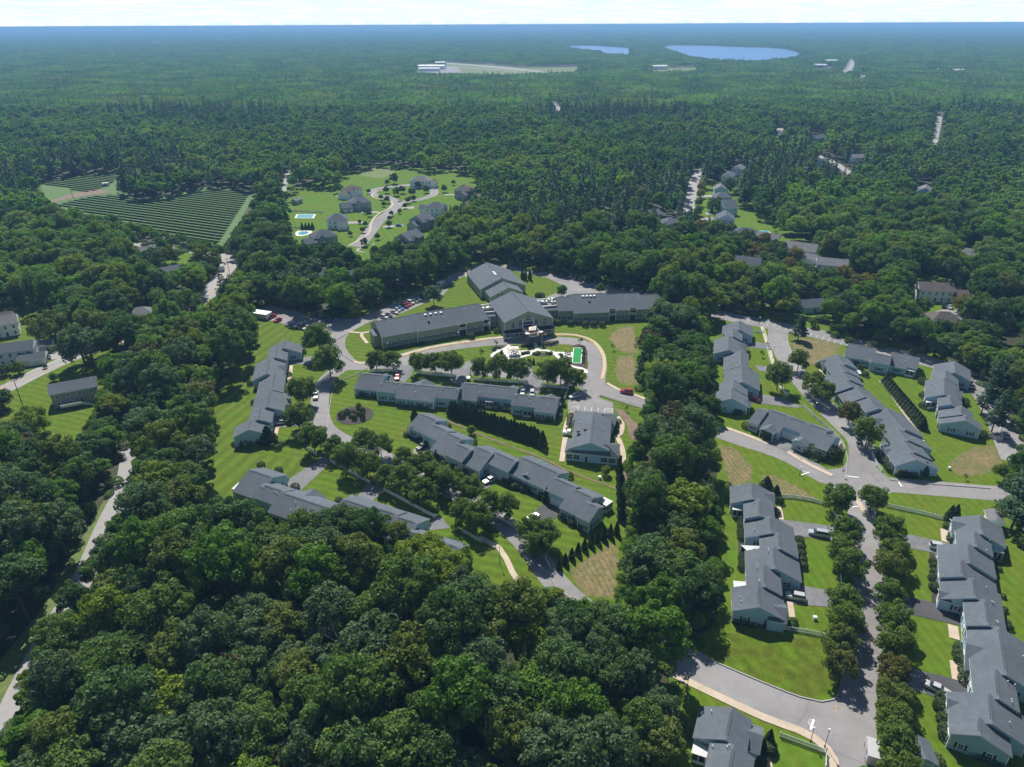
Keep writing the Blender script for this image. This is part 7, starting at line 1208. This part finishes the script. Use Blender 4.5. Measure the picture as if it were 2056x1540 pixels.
pine_at(2030, 1062, 1.15, 'big dark pine cut by the right edge beside the white shed'); pine_at(2062, 1090, 1.2, 'second big pine at the right edge, nearest the viewer'); pine_at(2048, 1020, 1.0, 'third big pine at the right edge, farthest back'); pine_at(1602, 683, 1.05, 'dark conical fir standing in the upper street junction', None, True)
for i, (x, y, s) in enumerate(((1985, 800, .85), (1970, 830, .7), (1990, 868, .8), (2005, 845, .7), (2002, 788, .8))): pine_at(x, y, s, '%s loose pine in the group right of the tan SUV cottages' % nth(i), 'pines right of the tan SUV cottages')
for i, (x, y, s) in enumerate(((605, 622, 1.15), (585, 612, 1.05), (628, 615, 1.05), (560, 605, 1.0), (455, 612, .95), (470, 618, .9))): pine_at(x, y, s, '%s tall pine behind the left parking lot' % nth(i), 'pines behind the left parking lot')

# ================================================================= THE WOODS
XY0 = np.array([[t[0], t[1], t[2]] for t in TREES]); DISC = np.array(CLEARDISC)
CLEAR += HOUSEPX
RP = np.array(ROADPTS)
def on_road(P):
    b = np.zeros(len(P), bool)
    for x, y in RP: b |= (P[:, 0] - x) ** 2 + (P[:, 1] - y) ** 2 < 18.0
    return b
def clear_px(P):                                  # pixel positions -> is the land there open in the photo
    r = np.zeros(len(P), bool)
    for q in CLEAR:
        xs = [a[0] for a in q]; ys = [a[1] for a in q]; m_ = (P[:, 0] > min(xs)) & (P[:, 0] < max(xs)) & (P[:, 1] > min(ys)) & (P[:, 1] < max(ys))
        if m_.any(): r[m_] |= inpoly(P[m_], q)
    return r
def blocked(X, Y, R, H):
    b = np.zeros(len(X), bool)
    for dx, z in ((0, .02), (0, .55), (0, .97), (-.5, .9), (.5, .9), (-.95, .62), (.95, .62), (-.55, .4), (.55, .4)): px, _ = projn(np.stack([X + dx * R, Y, z * H], 1)); b |= clear_px(px)
    return b
def wedge(y0, y1, sp, margin=25):
    yy = np.arange(y0, y1, sp); out = []
    for i, y in enumerate(yy):
        hw = y * .86 + 60 + margin; xs = np.arange(-hw, hw, sp) + (i % 2) * sp / 2; out.append(np.stack([xs, np.full(len(xs), y)], 1))
    P = np.vstack(out); P += NR.uniform(-.38, .38, P.shape) * sp
    px, w = projn(np.column_stack([P, np.full(len(P), 8.0)])); return P[(px[:, 0] > -130) & (px[:, 0] < 2186) & (px[:, 1] < 1760)]
def near_other(P, R, A, f):
    b = np.zeros(len(P), bool)
    for x, y, r in A: b |= (P[:, 0] - x) ** 2 + (P[:, 1] - y) ** 2 < (f * (r + R)) ** 2
    return b
SCAL = 1.0
def plant(P, scales, Rb, Hb):
    """keep every candidate at the largest of the given sizes that does not hide open land"""
    left = ~on_road(P) if P[:, 1].min() < 600 else np.ones(len(P), bool); S_ = np.zeros(len(P))
    for s in scales:
        i = np.where(left)[0]
        if not len(i): break
        f = NR.uniform(.74, 1.3, len(i)) * s; b = blocked(P[i, 0], P[i, 1], Rb * f, Hb * f) | near_other(P[i], Rb * f, XY0, .62)
        for x, y, r in DISC: b |= (P[i, 0] - x) ** 2 + (P[i, 1] - y) ** 2 < (r + Rb * f * .55) ** 2
        ok = i[~b]; S_[ok] = f[~b]; left[ok] = False
    k = S_ > 0; return P[k], S_[k]
def stand(P):                                      # slow change of species over the land
    return np.sin(P[:, 0] * .011 + 1.3 * np.sin(P[:, 1] * .006)) + np.sin(P[:, 1] * .0137 + .9 * np.sin(P[:, 0] * .008 + 2)) + NR.normal(scale=.55, size=len(P))
PA = wedge(58, 470, 7.6)
A_, SA = plant(PA, (1.05, .76, .55, .38), 5.0, 13.0)
for sp_, scs in ((5.2, (.8, .6, .42)), (4.0, (.5, .36, .27))):              # younger trees fill the gaps between the crowns
    PF = wedge(58, 470, sp_); F_, SF = plant(PF, scs, 5.0, 13.0); gap = np.ones(len(F_), bool); kx = {}
    for (x, y), r in zip(A_, SA * 5): kx.setdefault((int(x // 14), int(y // 14)), []).append((x, y, r))
    for i, ((x, y), r) in enumerate(zip(F_, SF * 5)):
        c_ = (int(x // 14), int(y // 14))
        for a in (-1, 0, 1):
            for b in (-1, 0, 1):
                for (u, v, q) in kx.get((c_[0] + a, c_[1] + b), ()):
                    if (u - x) ** 2 + (v - y) ** 2 < (.68 * (q + r)) ** 2: gap[i] = False
        if gap[i]: kx.setdefault(c_, []).append((x, y, r))
    A_ = np.vstack([A_, F_[gap]]); SA = np.concatenate([SA, SF[gap]])
px_, dep = projn(np.column_stack([A_, 9.0 * SA])); vis = (px_[:, 0] > -20) & (px_[:, 0] < 2076) & (px_[:, 1] > 0) & (px_[:, 1] < 1575)
size = SA * 5 / dep; size[~vis] = 0; pineA = (stand(A_) > 1.25) & (A_[:, 1] > 230)
N_IND = 290 - sum(1 for o in bpy.data.objects if o.type == 'EMPTY' and o.get('category') == 'tree') + 130
order = np.argsort(-size); ind = np.zeros(len(A_), bool); ind[order[:N_IND]] = True; ind &= vis
names = ['dark green', 'mid green', 'grey-green', 'olive green', 'bright green', 'yellow-green', 'brownish']
st = stand(A_)
def area(x, y):
    if x < 420 and y < 960: return 'in the left wood'
    if x < 300: return 'beside the lower left road'
    if 1225 < x < 1475 and y < 1300: return 'in the central wood strip'
    if x > 1475: return 'in the right hand wood'
    if y > 1000: return 'in the bottom wood'
    return 'behind the main building'
used_labels = set(); GW = {}
for i in np.where(ind)[0]:
    x, y = px_[i]; r = RNG.random(); k = 0 if r < .28 else 1 if r < .54 else 2 if r < .73 else 3 if r < .84 else 4 if r < .93 else 5 if r < .985 else 6
    s = SA[i]; big_ = 'broad' if s > 1.02 else 'full' if s > .8 else 'medium' if s > .55 else 'small'; nm = names[k]; ar = area(x, y); lab = '%s %s tree %s, %d%% across and %d%% down the photo' % (big_, nm, ar, round(max(0, min(100, x / 20.56))), round(max(0, min(100, y / 15.4))))
    if lab in used_labels: lab = lab.replace(' tree ', ' broadleaf ')
    if lab in used_labels: lab = lab.replace(' broadleaf ', ' leafy tree ')
    used_labels.add(lab); tree_at('broadleaf_tree', lab, 'tree', A_[i, 0], A_[i, 1], RNG.choice(BROAD), s, TINT[nm], 'wood trees ' + ar, sz=s * RNG.uniform(.82, 1.32))
for i, (x, y, h) in enumerate(((700, 1330, .9), (880, 1210, .8), (690, 1530, .9), (500, 1530, .9), (2030, 590, 1.2))):
    p = W(x, y, 9 * h); o = thing('dead_tree', ('bare grey dead tree in the bottom wood, %d%% across and %d%% down the photo' if i < 4 else 'bare dead tree in the right hand wood, %d%% across and %d%% down the photo') % (round(x / 20.56), round(y / 15.4)), 'tree', (p.x, p.y, 0), 'dead trees', i); o.scale = (h, h, h); add('bare_branches', SNAG, o)

# the rest of the wood: one object, its trees set out on points
protoc = bpy.data.collections.new('wood_shapes'); PN = []
def proto(me): o = bpy.data.objects.new('shape_%02d' % len(PN), me); protoc.objects.link(o); PN.append(o); return len(PN) - 1
def copy_mat(me, m): c = me.copy(); c.materials.clear(); c.materials.append(m); return c
LA = [proto(copy_mat(b[0], M['leaf_stuff'])) for b in BROAD]; LP = [proto(copy_mat(b[0], M['pine_stuff'])) for b in PINE]
LB = [proto(broad('crown', 5, 13, 30, 34, .66, M['leaf_mid'], asp=(.85, 1.0, .75)[i % 3])) for i in range(5)]; LBP = [proto(pine('crown', 4.4, 18.5, 13, 16, .8, M['pine_stuff'])) for i in range(3)]
def card_crown(R, H, off, n, pn):
    if pn:
        u = NR.uniform(0, 1, n) ** 1.3; a = NR.uniform(0, 6.283, n); q = R * .8 * (1.05 - u) * NR.uniform(.4, 1.1, n); C = np.stack([np.cos(a) * q + off[0], np.sin(a) * q + off[1], H * 1.35 * (.3 + .7 * u)], 1); return C, np.stack([np.cos(a), np.sin(a), np.full(n, .8)], 1) + NR.normal(scale=.5, size=(n, 3))
    C, N = broad_pts(R, H, max(3, n // 8), 8, low=-.3); k = NR.permutation(len(C))[:n]; return C[k] + np.array([*off, 0]), N[k]
def card_tile(sz, sp, n, leaf, R, H, m):
    Cs, Ns, Ls = [], [], []; k = int(round(sz / sp))
    for a in range(k):
        for b in range(k):
            o = ((a + .5) * sp - sz / 2 + NR.uniform(-.35, .35) * sp, (b + .5) * sp - sz / 2 + NR.uniform(-.35, .35) * sp); f = NR.uniform(.68, 1.3); C, N = card_crown(R * f, H * f ** .6, o, n, NR.uniform() < .08); Cs.append(C); Ns.append(N); Ls.append(NR.uniform(leaf * .7, leaf * 1.25, len(C)))
    return proto(leaf_mesh('canopy', np.vstack(Cs), np.vstack(Ns), np.concatenate(Ls), m))
LC = [proto(leaf_mesh('crown', *card_crown(5, 13, (0, 0), 110, False), NR.uniform(.8, 1.4, 110)[:110], M['leaf_mid'])) for i in range(5)]
TC = [card_tile(36, 9, 110, 1.05, 5.4, 13, M['leaf_mid']) for _ in range(5)]; TD = [card_tile(150, 10, 22, 2.4, 5.8, 13, M['leaf_far']) for _ in range(4)]; TE = [card_tile(320, 16, 12, 4.6, 9.5, 14, M['leaf_far']) for _ in range(3)]
PT, IX, SC, RO = [], [], [], []
def put(P, S_, idx, z=0.0, sz=None):
    n = len(P); PT.append(np.column_stack([P, np.full(n, z)])); IX.append(np.asarray(idx)); s = np.asarray(S_) if np.ndim(S_) else np.full(n, S_); SC.append(np.column_stack([s, s, s * (NR.uniform(.85, 1.25, n) if sz is None else sz)])); RO.append(np.column_stack([np.zeros(n), np.zeros(n), NR.uniform(0, 6.283, n)]))
k = ~ind; put(A_[k], SA[k], np.where(pineA[k], NR.choice(LP, k.sum()), NR.choice(LA, k.sum())))
B2, SB = plant(wedge(470, 1120, 8.2), (1.0, .7, .45), 5.0, 13.0); pn = stand(B2) > 1.55; put(B2, SB, np.where(pn, NR.choice(LBP, len(B2)), NR.choice(LB, len(B2))))
T0 = wedge(1120, 5300, 36); T0 = np.round(T0 / 36) * 36; T0 = np.unique(T0, axis=0); cnt = np.zeros(len(T0), int)
for dx in (-16, 0, 16):
    for dy in (-16, 0, 16):
        for z in (1, 11): px, _ = projn(np.column_stack([T0 + (dx, dy), np.full(len(T0), z)])); cnt += clear_px(px)
for x, y, r in DISC: cnt += ((T0[:, 0] - x) ** 2 + (T0[:, 1] - y) ** 2 < (r + 26) ** 2)
full = T0[cnt == 0]; put(full, 1.0, NR.choice(TC, len(full)), sz=1.0); RO[-1][:, 2] = NR.integers(0, 4, len(full)) * math.pi / 2
part = T0[cnt > 0]; cand = np.vstack([part + (dx, dy) for dx in (-13, -4, 5, 14) for dy in (-13, -4, 5, 14)]) + NR.uniform(-3, 3, (len(part) * 16, 2))
C2, SC2 = plant(cand, (1.0, .6), 5.0, 13.0); put(C2, SC2, NR.choice(LC, len(C2)))
DD = np.unique(np.round(wedge(5300, 8000, 150) / 150) * 150, axis=0); px, _ = projn(np.column_stack([DD, np.full(len(DD), 4)])); DD = DD[~clear_px(px)]; put(DD, 1.0, NR.choice(TD, len(DD)), sz=1.0); RO[-1][:, 2] = NR.integers(0, 4, len(DD)) * math.pi / 2
EE = np.unique(np.round(wedge(8000, 17500, 320) / 320) * 320, axis=0); put(EE, 1.0, NR.choice(TE, len(EE)), sz=1.0); RO[-1][:, 2] = NR.integers(0, 4, len(EE)) * math.pi / 2
PT = np.vstack(PT); IX = np.concatenate(IX); SC = np.vstack(SC); RO = np.vstack(RO)
def scatter(name, PT, IX, SC, RO, coll):
    me = bpy.data.meshes.new(name); me.vertices.add(len(PT)); me.vertices.foreach_set('co', PT.astype(np.float32).ravel())
    for nm, ty, arr in (('pick', 'INT', IX.astype(np.int32)), ('size', 'FLOAT_VECTOR', SC.astype(np.float32)), ('turn', 'FLOAT_VECTOR', RO.astype(np.float32))):
        at = me.attributes.new(nm, ty, 'POINT'); at.data.foreach_set('value' if ty == 'INT' else 'vector', arr.ravel())
    ob = bpy.data.objects.new(name, me); COL.objects.link(ob); g = bpy.data.node_groups.new(name + '_nodes', 'GeometryNodeTree'); g.interface.new_socket('Geometry', in_out='INPUT', socket_type='NodeSocketGeometry'); g.interface.new_socket('Geometry', in_out='OUTPUT', socket_type='NodeSocketGeometry')
    gi = g.nodes.new('NodeGroupInput'); go = g.nodes.new('NodeGroupOutput'); ip = g.nodes.new('GeometryNodeInstanceOnPoints'); ci = g.nodes.new('GeometryNodeCollectionInfo'); ci.inputs['Collection'].default_value = coll; ci.inputs['Separate Children'].default_value = True; ci.inputs['Reset Children'].default_value = True
    ip.inputs['Pick Instance'].default_value = True
    for nm, ty, so in (('pick', 'INT', 'Instance Index'), ('size', 'FLOAT_VECTOR', 'Scale'), ('turn', 'FLOAT_VECTOR', 'Rotation')):
        na = g.nodes.new('GeometryNodeInputNamedAttribute'); na.data_type = ty; na.inputs['Name'].default_value = nm; g.links.new(na.outputs['Attribute'], ip.inputs[so])
    g.links.new(gi.outputs[0], ip.inputs['Points']); g.links.new(ci.outputs[0], ip.inputs['Instance']); g.links.new(ip.outputs[0], go.inputs[0])
    md = ob.modifiers.new('scatter', 'NODES'); md.node_group = g; ob['kind'] = 'stuff'; return ob
scatter('wood', PT, IX, SC, RO, protoc)
# undergrowth along the near wood floor and edges
bc = bpy.data.collections.new('brush_shapes'); bo = [bpy.data.objects.new('brush_%d' % i, copy_mat(BUSH[i], M['leaf_stuff'])) for i in range(2)]
for o in bo: bc.objects.link(o)
U_ = wedge(60, 430, 6.0); b = blocked(U_[:, 0], U_[:, 1], np.full(len(U_), 1.5), np.full(len(U_), 2.2))
for x, y, r in DISC: b |= (U_[:, 0] - x) ** 2 + (U_[:, 1] - y) ** 2 < (r + 2) ** 2
U_ = U_[~b]; n = len(U_); scatter('undergrowth', np.column_stack([U_, np.zeros(n)]), NR.integers(0, 2, n), np.column_stack([NR.uniform(1, 2.6, n), NR.uniform(1, 2.6, n), NR.uniform(.8, 2.0, n)]), np.column_stack([np.zeros(n), np.zeros(n), NR.uniform(0, 6.28, n)]), bc)
print('WOOD', len(PT), 'individual', int(ind.sum()), 'under', n)

# ================================================================= THE AIR
mb = MB(); mb.box((0, 13000, 59.75), (40400, 27800, 122.5), M['trim']); hz = mb.build('haze'); hz['kind'] = 'stuff'
hm = bpy.data.materials.new('haze_air'); hm.use_nodes = True; ht = hm.node_tree; ht.nodes.clear(); ho = ht.nodes.new('ShaderNodeOutputMaterial'); hv = ht.nodes.new('ShaderNodeVolumePrincipled')
hv.inputs['Color'].default_value = (.3, .6, 1.0, 1); hv.inputs['Density'].default_value = 1.5e-4; hv.inputs['Anisotropy'].default_value = 0.0
ht.links.new(hv.outputs[0], ho.inputs['Volume']); hz.data.materials.clear(); hz.data.materials.append(hm)
